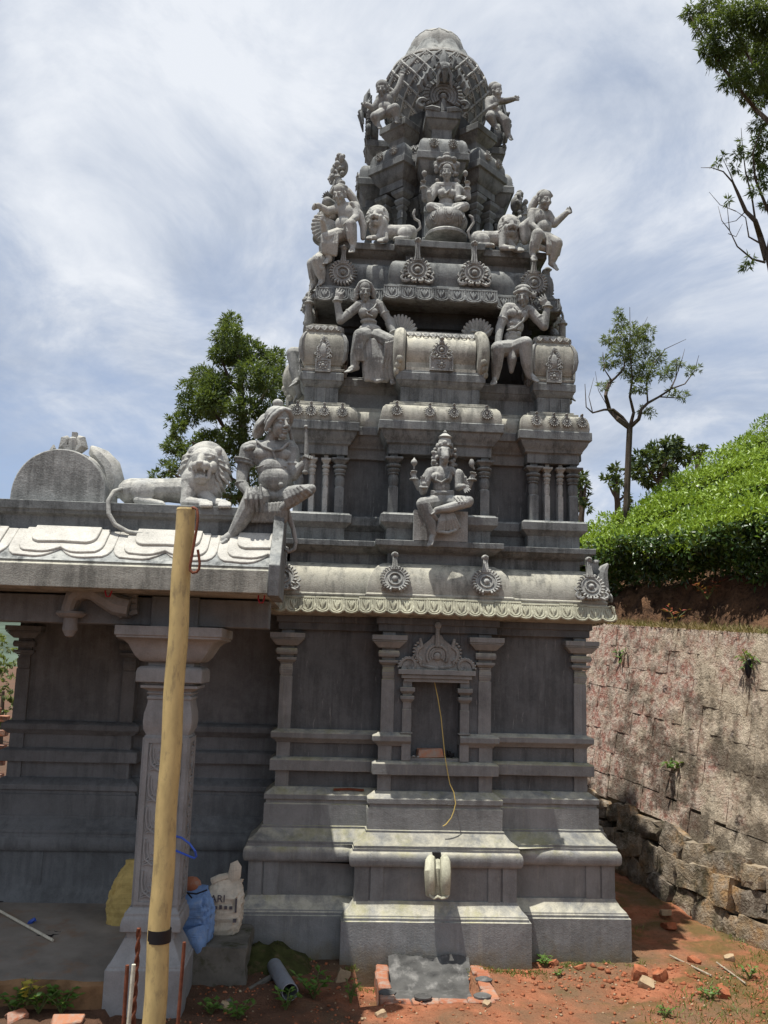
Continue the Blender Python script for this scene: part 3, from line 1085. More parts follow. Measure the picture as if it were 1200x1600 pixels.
# ------------------------------------------------------------------ octagonal neck with eight porches
mb = MB()
TX = CX + .055                # the crown of the tower sits a little off the axis
oct_ = [(TX + .50 * math.cos(a), CY + .50 * math.sin(a)) for a in np.linspace(0, 2 * math.pi, 9)[:-1] + math.pi / 8]
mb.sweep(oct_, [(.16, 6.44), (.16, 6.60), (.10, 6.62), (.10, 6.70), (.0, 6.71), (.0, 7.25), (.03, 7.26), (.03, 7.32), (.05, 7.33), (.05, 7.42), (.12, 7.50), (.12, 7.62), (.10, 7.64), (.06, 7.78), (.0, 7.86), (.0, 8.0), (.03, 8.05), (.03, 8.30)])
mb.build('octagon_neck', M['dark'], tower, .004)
ros = medallion_mesh('rosette', .055, 'statue', 12, 0, False, depth=.035)
for kk in range(8):
    a = -math.pi / 2 + kk * math.pi / 4
    card = kk % 2 == 0
    Mk = T(TX, CY, 0) @ RZ(a + math.pi / 2)
    rl, hw = (.77, .175) if card else (.725, .16)
    dz = 0.0 if card else .02
    mb = MB()
    mb.sweep(square(0, -(rl - .28), hw, .28), [(.02, 6.60), (.02, 6.68), (0, 6.69)])
    for sx in (-1, 1):
        mb.sweep(square(sx * (hw - .04), -(rl - .05), .033), [(0, 6.66), (0, 6.98), (.01, 6.985), (.004, 7.0), (.008, 7.04), (-.004, 7.08), (.012, 7.10), (.018, 7.115), (.002, 7.13), (.022, 7.15), (.03, 7.175), (.022, 7.20), (.0, 7.205), (.02, 7.22), (.05, 7.25), (.054, 7.29), (-.004, 7.295), (-.004, 7.34)])
        mb.sweep(square(sx * (hw - .04), -(rl - .30), .033), [(0, 6.66), (0, 7.10), (.02, 7.12), (.02, 7.17), (.03, 7.18), (.03, 7.21), (.05, 7.25), (.054, 7.29), (-.004, 7.34)])
    mb.sweep(square(0, -(rl - .28), hw, .28), [(.002, 7.31 + dz), (.002, 7.395 + dz), (.012, 7.40 + dz), (.03, 7.42 + dz), (.06, 7.47 + dz), (.072, 7.525 + dz), (.098, 7.53 + dz), (.098, 7.605 + dz), (.085, 7.61 + dz), (.082, 7.64 + dz), (.078, 7.70 + dz), (.06, 7.75 + dz), (.03, 7.79 + dz), (-.01, 7.795 + dz)])
    pb = mb.build('porch_block', M['stone'], tower, .004)
    mb = MB()
    cr = rl - .06
    mb.sweep(square(0, -(cr - .22), .11, .22), [(.02, 7.78), (.02, 7.83), (-.005, 7.835), (-.005, 7.955), (.0, 7.96), (.03, 7.985), (.055, 8.02), (.06, 8.04), (.075, 8.045), (.075, 8.12), (.06, 8.125)])
    cap_ = mb.build('porch_cap', M['stone'], tower, .004)
    for sx in (-1, 1):
        inst(ros, 'rosette', pb, Mk @ T(sx * .10, -(rl + .085), 7.70 + dz) @ RX(R(-8)))
    for o in (pb, cap_):
        o.data.transform(Mk)
    # carved corner blocks between the porches
    mb = MB()
    Mh = T(TX, CY, 0) @ RZ(a + math.pi / 2 + math.pi / 8)
    mb.box(-.115, .115, -.72, -.40, 7.60, 7.68)
    mb.box(-.10, .10, -.69, -.40, 7.68, 7.80)
    for s in (-1, 0, 1):
        mb.tube([(s * .05 - .03, -.70, 7.79), (s * .05, -.712, 7.73), (s * .05 + .03, -.70, 7.79)], .012, 5)
        mb.ball((s * .05, -.70, 7.70), (.024, .02, .018), 6, 4)
    mb.M = None
    o = mb.build('carved_block', M['statue'], tower)
    o.data.transform(Mh)
    # balcony slab that ties a porch to the neck
# ------------------------------------------------------------------ the lattice dome
DZ = 0.0
dprof = [(.40, 8.12), (.44, 8.20), (.505, 8.36), (.57, 8.54), (.603, 8.70), (.606, 8.80), (.585, 8.91), (.54, 9.00), (.485, 9.07), (.455, 9.10), (.44, 9.11)]
mb = MB()
mb.lathe([(.38, 8.0), (.44, 8.03), (.45, 8.08), (.40, 8.12)] + dprof[1:] + [(.2, 9.12)], 40, T(TX, CY, 0))
dome = mb.build('dome', M['stone'], tower)
rp = np.array(dprof)


def dome_pt(t_, ang, off=.0):
    z = 8.16 + (9.03 - 8.16) * t_
    r = float(np.interp(z, rp[:, 1], rp[:, 0])) + off
    return Vector((TX + r * math.cos(ang), CY + r * math.sin(ang), z))


NR = 20
for s in (-1, 1):
    for i in range(NR):
        mb = MB()
        a0 = 2 * math.pi * i / NR
        mb.tube([dome_pt(t_, a0 + s * t_ * 1.25, .006) for t_ in np.linspace(0, .99, 15)], .0135, 5)
        mb.build('lattice_rib', M['statue'], dome)
# flower in each lozenge
mbf = MB()
for r_ in range(8):
    for i in range(NR):
        t_ = (r_ + .5) * .1257
        a0 = 2 * math.pi * (i + (.5 if r_ % 2 == 0 else 0)) / NR
        q = dome_pt(t_, a0, -.002)
        for j in range(6):
            b = j * math.pi / 3
            o1 = dome_pt(t_ + .028 * math.sin(b), a0 + .046 * math.cos(b), -.001)
            mbf.ball(o1, .011, 5, 4)
        mbf.ball(q, .012, 5, 4)
mbf.build('lozenge_flowers', M['pale'], dome)['kind'] = 'stuff'
# rim band and bell shaped cap with scalloped skirt
mb = MB()
mb.lathe([(.51, 9.02), (.535, 9.03), (.528, 9.06), (.50, 9.075), (.485, 9.085), (.46, 9.115), (.42, 9.12)], 40, T(TX, CY, 0))
mb.build('dome_band', M['pale'], dome)
mb = MB()
N8 = 48
vs, fs = [], []
lev = [(.452, 9.11, 0.0), (.405, 9.19, 0.0), (.345, 9.295, .55), (.32, 9.295, .55)]
for r, z, w_ in lev:
    for i in range(N8):
        a = 2 * math.pi * i / N8 + math.pi / 8
        ph = (i % 6) / 6.0
        pk = abs(math.cos(math.pi * ph))       # peaks at the eight corners
        rr_ = r * (.96 + .06 * pk)
        vs.append((TX + rr_ * math.cos(a), CY + rr_ * math.sin(a), z + (.075 * (pk - .5) if w_ else 0)))
for j in range(len(lev) - 1):
    for i in range(N8):
        i2 = (i + 1) % N8
        fs.append((j * N8 + i, j * N8 + i2, (j + 1) * N8 + i2, (j + 1) * N8 + i))
mb.add(vs, fs)
mb.build('dome_skirt', M['stone'], dome)
mb = MB()
mb.lathe([(.325, 9.24), (.325, 9.37), (.30, 9.45), (.245, 9.515), (.165, 9.555), (.08, 9.575), (.0005, 9.58)], 32, T(TX, CY, 0))
capo = mb.build('dome_cap', M['pale'], dome)
mb = MB()
for i in range(10):
    a = 2 * math.pi * i / 10
    pts = []
    for t_ in np.linspace(0, 2 * math.pi, 15):
        rr_ = .225 + .075 * math.cos(t_)
        aa = a + .30 * math.sin(t_)
        z = float(np.interp(-rr_, [-.32, -.295, -.24, -.165, -.08], [9.37, 9.45, 9.515, 9.555, 9.575]))
        pts.append((TX + rr_ * math.cos(aa), CY + rr_ * math.sin(aa), z + .006))
    mb.tube(pts, .007, 4)
mb.build('petal_relief', M['statue'], capo)


# horseshoe gables on the four cardinal caps, crowned by a fanged head
def gable_mesh():
    mb = MB()
    Rr = .15
    F_ = RX(math.pi / 2)
    mb.lathe([(Rr * .98, -.05), (Rr * .98, .012), (.0005, .018)], 22, F_)
    for rr_, tt, fw in ((.86, .020, .030), (.68, .014, .036), (.52, .016, .032), (.36, .012, .030)):
        e = -.62 - .25 * (1 - rr_)
        mb.tube([(Rr * rr_ * math.cos(a), -fw, Rr * rr_ * math.sin(a)) for a in np.linspace(e, math.pi - e, 20)], tt, 6)
    mb.ball((0, -.03, Rr * .02), (.028, .03, .028), 8, 6)
    mb.tube([(0, -.03, -Rr * .1), (0, -.035, -Rr * .5), (0, -.03, -Rr * .9)], [.014, .020, .026], 6)
    for i in range(20):
        a = -.55 + (math.pi + 1.1) * i / 19
        c, s = math.cos(a), math.sin(a)
        mb.tube([(Rr * .8 * c, -.05, Rr * .8 * s), (Rr * 1.0 * c, -.045, Rr * 1.0 * s), (Rr * 1.14 * math.cos(a + .06), -.02, Rr * 1.14 * math.sin(a + .06))], [.014, .017, .006], 5)
    for s in (-1, 1):
        mb.tube(scroll_pts(s * Rr * 1.15, -Rr * .55, Rr * .30, Rr * .06, math.pi / 2 + s * .9, math.pi / 2 - s * 5.0, -.04, 16), [.022] * 12 + [.016] * 5, 6)
        mb.tube([(s * Rr * .2, -.035, -Rr * .85), (s * Rr * .65, -.045, -Rr * .80), (s * Rr * 1.0, -.04, -Rr * .82)], [.03, .03, .016], 6)
        # flames at the shoulders
        for j in range(3):
            x, z = s * Rr * (1.12 - .22 * j), Rr * (.30 + .36 * j)
            mb.tube([(x, -.02, z), (x + s * .03, -.035, z + .04), (x + s * .012, -.035, z + .085), (x + s * .035, -.02, z + .125)], [.028, .026, .020, .005], 5)
        # tusks, ears, eyes and cheeks of the crowning head
        mb.ball((s * .045, -.075, Rr + .085), (.03, .03, .028), 8, 6)
        mb.ball((s * .05, -.10, Rr + .10), (.013, .012, .013), 6, 4)
        mb.tube([(s * .07, -.04, Rr + .11), (s * .09, -.045, Rr + .17), (s * .075, -.04, Rr + .23)], [.024, .018, .004], 5)
        mb.tube([(s * .035, -.10, Rr + .03), (s * .055, -.10, Rr - .01), (s * .05, -.09, Rr - .06), (s * .062, -.08, Rr - .10)], [.018, .016, .014, .006], 5)
    mb.ball((0, -.05, Rr + .075), (.07, .06, .075), 10, 7)
    mb.ball((0, -.105, Rr + .05), (.028, .03, .026), 8, 5)
    mb.tube([(0, -.05, Rr + .12), (0, -.05, Rr + .20), (0, -.04, Rr + .27)], [.045, .035, .006], 6)
    mb.tube([(0, -.11, Rr + .02), (0, -.10, Rr - .03), (0, -.08, Rr - .06)], [.03, .022, .01], 6)
    return mb.mesh('horseshoe_gable', M['stone'])


gable = gable_mesh()
for kk in range(0, 8, 2):
    a = kk * math.pi / 4
    inst(gable, 'horseshoe_gable', tower, T(TX, CY, 0) @ RZ(a) @ T(0, -.715, 8.305) @ S(1.3))
# ------------------------------------------------------------------ sculpture
PENDING = []


def rcone(mb, a, b, ra, rb, seg=10):
    a, b = Vector(a), Vector(b)
    d = b - a
    L = d.length
    if L < 1e-6:
        mb.ball(a, ra, seg, 6)
        return
    d.normalize()
    pts, rad = [], []
    for t in (-1, -.87, -.5, 0):
        pts.append(a + d * ra * t)
        rad.append(max(1e-4, ra * math.sqrt(max(0, 1 - t * t))))
    for t in (0, .5, .87, 1):
        pts.append(b + d * rb * t)
        rad.append(max(1e-4, rb * math.sqrt(max(0, 1 - t * t))))
    mb.tube(pts, rad, seg)


class Fig:
    """a carved figure; its joints are given in picture units round its own spot and depth"""

    def __init__(s, name, label, cat, y, base, group=None, vox=1.25, mat='statue'):
        s.y = y
        s.m = (at(base[0], base[1], y) - CAM).dot(FW) / F_PX     # metres per picture unit here
        s.o = at(base[0], base[1], y)
        s.root = thing(name, label, cat, s.o, group)
        s.vox, s.mat = vox, mat
        s.mb = {}
        s.cur = 'body'
        s.hx = None

    def __call__(s, part):
        s.cur = part
        return s

    def b(s):
        return s.mb.setdefault(s.cur, MB())

    def P(s, x, y, d=0.0):
        if s.hx:
            cx, cy, cd, M_, k_ = s.hx
            v = M_ @ Vector((x * k_, d * k_, y * k_))      # x right, d towards the viewer, y up
            x, y, d = cx + v.x, cy - v.z, cd + v.y
            # rotated local frame
        return at(x, y, s.y - d * s.m)

    def cap(s, a, b_, ra, rb=None, seg=10):
        k_ = s.hx[4] if s.hx else 1
        rb = ra if rb is None else rb
        rcone(s.b(), s.P(*a), s.P(*b_), ra * s.m * k_, rb * s.m * k_, seg)
        return s

    def chain(s, pts, rad, seg=10):
        for i in range(len(pts) - 1):
            s.cap(pts[i], pts[i + 1], rad[i], rad[i + 1], seg)
        return s

    def ell(s, c, r, seg=18, rings=12, rot=0.0, yaw=0.0):
        k_ = (s.hx[4] if s.hx else 1) * s.m
        Rm = Matrix()
        if s.hx:
            # local frame axes -> world: x right, d -> -y, y -> z
            A = s.hx[3]
            B = Matrix(((1, 0, 0), (0, -1, 0), (0, 0, 1)))
            Rm = (B @ A.to_3x3() @ B).to_4x4()
        Mx = Matrix.Translation(s.P(*c)) @ Rm @ RY(R(rot)) @ RZ(R(yaw))
        s.b().ball((0, 0, 0), (r[0] * k_, r[2] * k_, r[1] * k_), seg, rings, Mx)
        return s

    def local(s, c, h, yaw=0.0, pitch=0.0, roll=0.0):
        """head frame: yaw > 0 turns to the picture's right, pitch > 0 looks up"""
        A = Matrix.Rotation(R(-roll), 3, 'Y') @ Matrix.Rotation(R(-yaw), 3, 'Z') @ Matrix.Rotation(R(pitch), 3, 'X')
        s.hx = (c[0], c[1], c[2] if len(c) > 2 else 0.0, A, h)
        return s

    def world(s):
        s.hx = None
        return s

    # -- head
    def head(s, c, h, yaw=0.0, pitch=0.0, roll=0.0, neck=None, ears=True, fierce=False):
        s.local(c, h, yaw, pitch, roll)
        s.ell((0, .12, -.06), (.33, .37, .39)).ell((0, -.14, .05), (.27, .34, .28))
        s.ell((0, -.42, .20), (.12, .09, .11))
        for q in (-1, 1):
            s.ell((q * .16, -.13, .20), (.12, .13, .11))
            s.cap((q * .05, .125, .325), (q * .21, .13, .24), .045, .035)
            s.ell((q * .13, .035, .275), (.075, .045, .06))
            s.ell((q * .05, -.115, .36), (.045, .035, .05))
            if ears:
                s.ell((q * .35, .0, -.03), (.05, .14, .08)).ell((q * .36, -.20, -.02), (.06, .07, .06))
        s.cap((0, .10, .32), (0, -.09, .42), .04, .06)
        s.ell((0, -.225, .325), (.11, .032, .06)).ell((0, -.29, .315), (.09, .034, .06))
        if fierce:
            s.ell((0, -.26, .335), (.12, .06, .05))
        s.world()
        if neck:
            s.cap(c, neck, h * .19, h * .20)
        return s

    def hand(s, w, d, size, palm=(0, 0, 1), curl=.5, thumb=1, spread=.22):
        """w wrist, d direction of the fingers, palm normal, both as (x, y up, towards viewer)"""
        w = Vector((w[0], -w[1], w[2] if len(w) > 2 else 0.0))
        d, n = Vector(d).normalized(), Vector(palm)
        n = (n - d * n.dot(d)).normalized()
        sd = d.cross(n)
        q = lambda v: (v.x, -v.y, v.z)
        mid = w + d * size * .26
        for o in (-.14, 0, .14):
            s.cap(q(w + sd * size * o * .7), q(w + d * size * .48 + sd * size * o * 1.2), size * .12, size * .105)
        for i, L in enumerate((.40, .48, .45, .36)):
            o = (-.24 + .16 * i) * size
            p0 = w + d * size * .46 + sd * o
            dd = (d + sd * spread * (i - 1.5) * .6).normalized()
            p1 = p0 + (dd * math.cos(curl * .6) + n * math.sin(curl * .6)) * size * L * .5
            p2 = p1 + (dd * math.cos(curl * 1.6) + n * math.sin(curl * 1.6)) * size * L * .5
            s.cap(q(p0), q(p1), size * .078, size * .068, 8).cap(q(p1), q(p2), size * .068, size * .055, 8)
        t0 = w + sd * (-thumb * size * .14) + d * size * .10
        t1 = t0 + (sd * (-thumb) * .75 + d * .6 + n * .25).normalized() * size * .26
        t2 = t1 + (sd * (-thumb) * .25 + d * .9 + n * .4 * curl).normalized() * size * .22
        s.cap(q(t0), q(t1), size * .10, size * .08, 8).cap(q(t1), q(t2), size * .08, size * .062, 8)
        return s

    def foot(s, ankle, toe, size, r=None):
        """ankle and tip of the toes"""
        a = Vector((*ankle, 0)) if len(ankle) == 2 else Vector(ankle)
        t = Vector((*toe, 0)) if len(toe) == 2 else Vector(toe)
        r = size * .20 if r is None else r
        d = (t - a)
        q = lambda v: (v.x, v.y, v.z)
        up = Vector((0, -1, 0))
        sd = d.normalized().cross(up)
        sd = sd.normalized() if sd.length > 1e-4 else Vector((1, 0, 0))
        heel = a - d * .22 - up * r * .6
        s.cap(q(a), q(a + d * .55 - up * r * .2), r * 1.0, r * .85).cap(q(heel), q(a + d * .6 - up * r * .35), r * .85, r * .75)
        for i in range(5):
            o = (i - 2) * r * .42
            s.cap(q(a + d * .55 + sd * o - up * r * .4), q(a + d * (1.0 - .05 * abs(i - 1)) + sd * o * 1.15 - up * r * .55), r * .42, r * .30, 6)
        return s

    def ring(s, c, axis, r, t=None, seg=14):
        """a bangle round a limb: c centre, axis direction (x, y up, d)"""
        ax = Vector((axis[0], -axis[2], axis[1])).normalized()
        u = ax.orthogonal().normalized()
        w = ax.cross(u)
        c = s.P(*c)
        t = r * .28 if t is None else t
        s.b().tube([c + (u * math.cos(a) + w * math.sin(a)) * r * s.m for a in np.linspace(0, 2 * math.pi, seg + 1)], t * s.m, 6)
        return s

    def lathe(s, c, prof, seg=20, M_=None):
        """prof in picture units (r, z) standing at c"""
        Mx = Matrix.Translation(s.P(*c)) @ (M_ or Matrix())
        s.b().lathe([(max(r, .01) * s.m, z * s.m) for r, z in prof], seg, Mx)
        return s

    def done(s, smooth=1, mats=None, raw=()):
        mats = mats or {}
        for nm, mb in s.mb.items():
            nm, key = nm.split('#')[0], nm
            mat = M[mats.get(nm, s.mat)]
            me = bpy.data.meshes.new(nm)
            me.from_pydata([tuple(Vector(v) - s.o) for v in mb.v], [], mb.f)
            o = bpy.data.objects.new(nm, me)
            link(o, s.root, Matrix.Translation(s.o))
            if key in raw:
                finish(me, mat, 40)
                continue
            bmx = bmesh.new()
            bmx.from_mesh(me)
            bmesh.ops.recalc_face_normals(bmx, faces=bmx.faces)
            bmx.to_mesh(me)
            bmx.free()
            rm = o.modifiers.new('r', 'REMESH')
            rm.mode = 'VOXEL'
            rm.voxel_size = s.vox * s.m
            if smooth:
                sm = o.modifiers.new('s', 'SMOOTH')
                sm.factor = .5
                sm.iterations = smooth
            PENDING.append((o, mat))
        return s.root


def settle():
    """turn the carved unions into plain meshes"""
    bpy.context.view_layer.update()
    dg = bpy.context.evaluated_depsgraph_get()
    for o, mat in PENDING:
        me = bpy.data.meshes.new_from_object(o.evaluated_get(dg))
        old = o.data
        me.name = old.name
        o.modifiers.clear()
        o.data = me
        bpy.data.meshes.remove(old)
        me.materials.clear()
        finish(me, mat, None)
    PENDING.clear()


def folds(f, a0, a1, b0, b1, n, r, bulge=0.0):
    """n raised pleats running from line a0-a1 to line b0-b1"""
    for i in range(n):
        t = i / max(1, n - 1)
        p = tuple(Vector(a0).lerp(Vector(a1), t))
        q = tuple(Vector(b0).lerp(Vector(b1), t))
        m_ = tuple((Vector(p) + Vector(q)) / 2 + Vector((0, 0, bulge)))
        f.chain([p, m_, q], [r * .7, r, r * 1.1], 8)
    return f


# -- the boar-headed deity in the middle of the first storey
yb = y1c - .10
f = Fig('deity_statue', 'boar-headed four-armed deity seated cross-legged on a plain block', 'statue', yb, (690, 858), vox=.95)
f('body')
f.ell((690, 745, 2), (17, 17, 11)).ell((690, 762, 2), (14, 13, 10)).ell((690, 780, 0), (20, 13, 13)).cap((678, 737, 0), (704, 737, 0), 9)
f.ell((682, 745, 10), (8, 7, 5)).ell((699, 746, 10), (8, 7, 5))
f.cap((693, 726, 2), (694, 712, 3), 7, 8)
f.ell((694, 706, 4), (11, 12, 11)).cap((694.5, 705, 9), (696, 714, 19), 8, 5.6).ell((696, 716, 21), (5.2, 3.6, 3)).ell((696, 721, 14), (5.5, 3, 7))
for q in (-1, 1):
    f.ell((694.5 + q * 6, 701, 13), (2.2, 1.6, 2)).ell((694.5 + q * 11, 697, 2), (3, 5, 3)).cap((695 + q * 4.5, 717, 17), (695 + q * 7.5, 713, 18), 1.2, .7)
# arms
f.chain([(672, 738, 0), (656, 762, -2), (647, 746, 3)], [8, 6.2, 4.5]).hand((647, 745, 3), (.0, 1, .2), 15, (0, 0, 1), .9)
f.chain([(671, 739, 3), (661, 768, 8), (662, 757, 18)], [8, 6.2, 4.6]).hand((662, 758, 18), (0, 1, .1), 16, (0, 0, 1), .2, -1)
f.chain([(716, 740, 0), (731, 761, -2), (738, 746, 3)], [8, 6.2, 4.5]).hand((738, 747, 3), (0.1, 1, .2), 15, (0, 0, 1), .9, -1)
f.chain([(717, 741, 3), (716, 762, 8), (724, 760, 20)], [8, 6.2, 4.6]).hand((724, 759, 20), (.55, -.7, .3), 16, (.2, .1, 1), .3)
for c, ax in (((665, 748, -1), (-1, -1.6, 0)), ((723, 749, -1), (1, -1.6, 0)), ((647, 749, 3), (0, 1, 0)), ((738, 750, 3), (0, 1, 0)), ((662, 761, 17), (0, 1, .3))):
    f.ring(c, ax, 6.2, 1.6)
# legs
f.chain([(679, 785, 4), (661, 788, 22), (673, 818, 20), (677, 833, 18)], [12, 11, 8.5, 6]).foot((677, 835, 18), (671, 851, 24), 24, 5)
f.chain([(700, 785, 4), (732, 783, 22)], [12, 8.5]).chain([(731, 785, 22), (700, 794, 26), (682, 797, 26)], [8.5, 7.5, 5]).foot((684, 797, 26), (672, 802, 27), 20, 4.5)
f('garment')
f.ell((690, 772, 1), (19, 6, 13))
for i in range(4):
    f.cap((674, 768 + 3.5 * i, 8), (708, 768 + 3.5 * i, 9), 2.2)
folds(f, (690, 800, 22), (706, 797, 20), (683, 830, 22), (718, 824, 15), 8, 2.4, 3)
f.chain([(684, 831, 22), (699, 833, 21), (712, 829, 17), (719, 820, 13)], [2.2, 2.4, 2.2, 1.8])
for i in range(3):
    f.chain([(664 + 3 * i, 786, 30 - i), (672 + 3 * i, 803, 29), (680 + 2 * i, 812, 24)], [1.6, 1.9, 1.5])
    f.chain([(709 + 6 * i, 776, 26), (717 + 5 * i, 785, 31), (712 + 6 * i, 793, 28)], [1.4, 1.7, 1.4])
f('sash').chain([(703, 737, 12), (700, 747, 17), (690, 754, 16), (681, 750, 15), (683, 741, 14)], [1.6, 2, 2, 1.8, 1.5])
f('hair')
rr = random.Random(5)
for q in (-1, 1):
    for i in range(26):
        f.ell((694 + q * rr.uniform(9, 18), rr.uniform(702, 728), rr.uniform(-6, 3)), (3.2, 3.2, 3))
f('crown').lathe((695, 699, 2), [(11, 0), (12, 2), (11, 4), (10.5, 10), (9, 13), (10, 14), (11.5, 16.5), (8, 19), (4.5, 22), (2.2, 23), (3.2, 25), (1.2, 27.5), (.2, 29)], 16)
f.ell((695, 692, 12), (4, 4.5, 3)).ell((688, 694, 10), (2.6, 3, 2)).ell((702, 694, 10), (2.6, 3, 2))
f('lotus_bud').lathe((647, 728, 4), [(1.2, -6), (1.6, 0), (4, 2), (5.6, 5), (4.4, 8.5), (2, 11), (1.2, 13), (.2, 14)], 12)
f('conch').ell((737, 724, 4), (4.6, 6.5, 4)).cap((737, 727, 4), (741, 733, 4), 3, 1.5).ring((737, 720, 6), (0, .3, 1), 2.6, 1)
f('seat_block')
p0, p1 = at(647, 797, yb), at(730, 858, yb)
f.b().box(p0.x, p1.x, yb - .02, y1c + .05, 3.437, p0.z)
f.done(raw=('seat_block', 'crown'))

# -- seated goddess on the lotus
yl = CY - W3 - P3 + .20
f = Fig('deity_statue', 'four-armed goddess with piled hair seated on a lotus bud', 'statue', yl, (697, 372), vox=.95)
f('body')
f.ell((698, 303, 0), (15, 15, 9)).ell((697, 318, 0), (12, 10, 9)).ell((698, 327, 0), (17, 9, 12)).cap((684, 292, 0), (712, 292, 0), 7.5)
f.ell((691, 301, 8), (7, 6.5, 5)).ell((705, 301, 8), (7, 6.5, 5))
f.head((698, 269, 5), 27, 0, 5, 0, (698, 290, 0))
f.chain([(680, 294, 0), (664, 311, -2), (662, 292, 2)], [7, 5.5, 4]).hand((662, 290, 2), (0, 1, .2), 13, (0, 0, 1), .8)
f.chain([(682, 295, 2), (672, 313, 7), (670, 302, 14)], [7, 5.5, 4]).hand((670, 303, 14), (0, 1, 0), 13, (0, 0, 1), .2, -1)
f.chain([(715, 294, 0), (731, 308, -2), (730, 292, 2)], [7, 5.5, 4]).hand((730, 291, 2), (-.1, 1, .2), 13, (0, 0, 1), .8, -1)
f.chain([(714, 295, 2), (715, 311, 7), (721, 309, 16)], [7, 5.5, 4]).hand((720, 309, 16), (.7, -.1, .5), 13, (0, .8, .6), .3)
f.chain([(690, 328, 4), (673, 324, 16), (694, 333, 22), (704, 333, 22)], [9.5, 8, 6, 4]).chain([(706, 328, 4), (726, 323, 16), (704, 332, 24), (692, 334, 24)], [9.5, 8, 6, 4])
f.foot((690, 334, 24), (680, 334, 24), 14, 3.4).foot((706, 334, 22), (716, 333, 22), 14, 3.4)
for c, ax in (((670, 304, -1), (-1, -1, 0)), ((724, 302, -1), (1, -1, 0)), ((662, 294, 2), (0, 1, 0)), ((730, 295, 2), (0, 1, 0))):
    f.ring(c, ax, 5.2, 1.4)
f('garment')
f.ell((698, 305, 1), (14.6, 9, 9.6)).ell((691, 302, 9), (7, 6.6, 5)).ell((705, 302, 9), (7, 6.6, 5))
for i in range(4):
    f.cap((686, 319 + 2.4 * i, 7), (710, 319 + 2.4 * i, 7), 1.6)
    f.chain([(676 + 5 * i, 318 + i, 20), (680 + 4 * i, 326 + i, 26), (690 + 2 * i, 333, 27)], [1.2, 1.5, 1.2]).chain([(723 - 5 * i, 317 + i, 20), (718 - 4 * i, 326 + i, 27), (708 - 2 * i, 333, 28)], [1.2, 1.5, 1.2])
f.chain([(690, 292, 9), (696, 303, 14), (702, 297, 14), (706, 290, 9)], [1.1, 1.4, 1.4, 1.1])
f('hair')
f.ell((698, 264, -5), (14.5, 14, 10)).ell((698, 249, -1), (9, 6, 8)).ell((698, 242, 0), (6, 4, 5))
rr = random.Random(9)
for q in (-1, 1):
    f.ell((698 + q * 11, 249, 0), (5, 4, 5))
    for i in range(14):
        f.ell((698 + q * rr.uniform(11, 18), rr.uniform(255, 284), rr.uniform(-7, 0)), (3.6, 3.6, 3.2))
f.chain([(687, 263, 5), (690, 257, 8), (698, 254.5, 9), (706, 257, 8), (709, 263, 5)], [2] * 5)
for x in (663, 727):
    f('lotus_bud#%d' % x).lathe((x, 276, 3), [(1, -6), (1.2, 0), (3.4, 2), (4.6, 5), (3.6, 8), (1.6, 10), (.2, 11)], 12)
f('lotus_seat')
f.lathe((697, 372, 4), [(33, -2), (33, 2), (30, 5), (20, 8), (20, 9), (27, 14), (31, 20), (32, 26), (30, 33), (26, 39), (20, 42), (.2, 42)], 28)
for i in range(8):
    a = -math.pi / 2 + i * math.pi / 4
    c0 = f.P(697, 372, 4)
    for s_ in (.9, .62, .34):
        pts = []
        for t in np.linspace(-1, 1, 11):
            z = 38 - 27 * (1 - t * t) ** .6 * s_ - (1 - s_) * 8
            rr_ = float(np.interp(z, [9, 14, 20, 26, 33, 39], [20, 27, 31, 32, 30, 26])) + .3
            aa = a + t * s_ * .39
            pts.append(c0 + Vector((rr_ * math.cos(aa), rr_ * math.sin(aa), z)) * f.m)
        f.b().tube(pts, 1.0 * f.m, 5)
f.done(raw=('lotus_bud#663', 'lotus_bud#727', 'lotus_seat'))

# -- the two bearers between the pavilions
yk = y2w + .03
f = Fig('bearer_statue', 'seated woman statue in a long pleated skirt lifting the eave with one hand', 'statue', yk, (580, 600), 'bearers seated under the upper eave', vox=.95)
f('body')
f.ell((575, 487, 0), (16, 17, 10)).ell((577, 507, 0), (12, 12, 9)).ell((579, 521, 0), (19, 12, 12)).cap((561, 477, -1), (590, 475, -1), 8)
f.ell((568, 488, 9), (7.5, 7.5, 5.5)).ell((583, 488, 9), (7.5, 7.5, 5.5))
f.head((570, 455, 5), 31, 8, -4, -3, (573, 474, 0))
f.chain([(559, 479, 0), (532, 501, 6), (526, 468, 6)], [8, 6.8, 5]).hand((526, 468, 6), (.35, .9, .1), 20, (.3, .4, -.6), .25)
f.chain([(593, 477, 0), (607, 500, 2), (617, 524, 12)], [8, 6.5, 5]).hand((617, 523, 12), (-.35, -.75, .5), 18, (-.2, -.6, -.6), .5)
f.chain([(571, 524, 6), (563, 525, 26), (556, 556, 22), (554, 572, 20)], [13, 11.5, 9, 6.5]).foot((555, 573, 20), (541, 579, 30), 22, 5)
f.chain([(589, 526, 6), (609, 534, 22), (611, 566, 16), (612, 590, 14)], [13, 11.5, 9, 6]).foot((612, 590, 12), (615, 598, 20), 16, 4)
for c, ax in (((601, 490, 1), (.5, -1, 0)), ((545, 490, 3), (-1, -.8, 0)), ((527, 471, 6), (0, 1, 0)), ((615, 519, 10), (.4, -1, 0))):
    f.ring(c, ax, 6.8, 1.7)
f('garment')
f.ell((576, 503, 1), (13.6, 5, 10.5)).ell((578, 516, 1), (18.5, 10, 12.5))
folds(f, (566, 530, 16), (606, 533, 16), (571, 588, 16), (616, 586, 12), 10, 4.2, 4)
folds(f, (573, 540, 14), (596, 540, 14), (573, 592, 16), (604, 594, 14), 7, 4.4, 4)
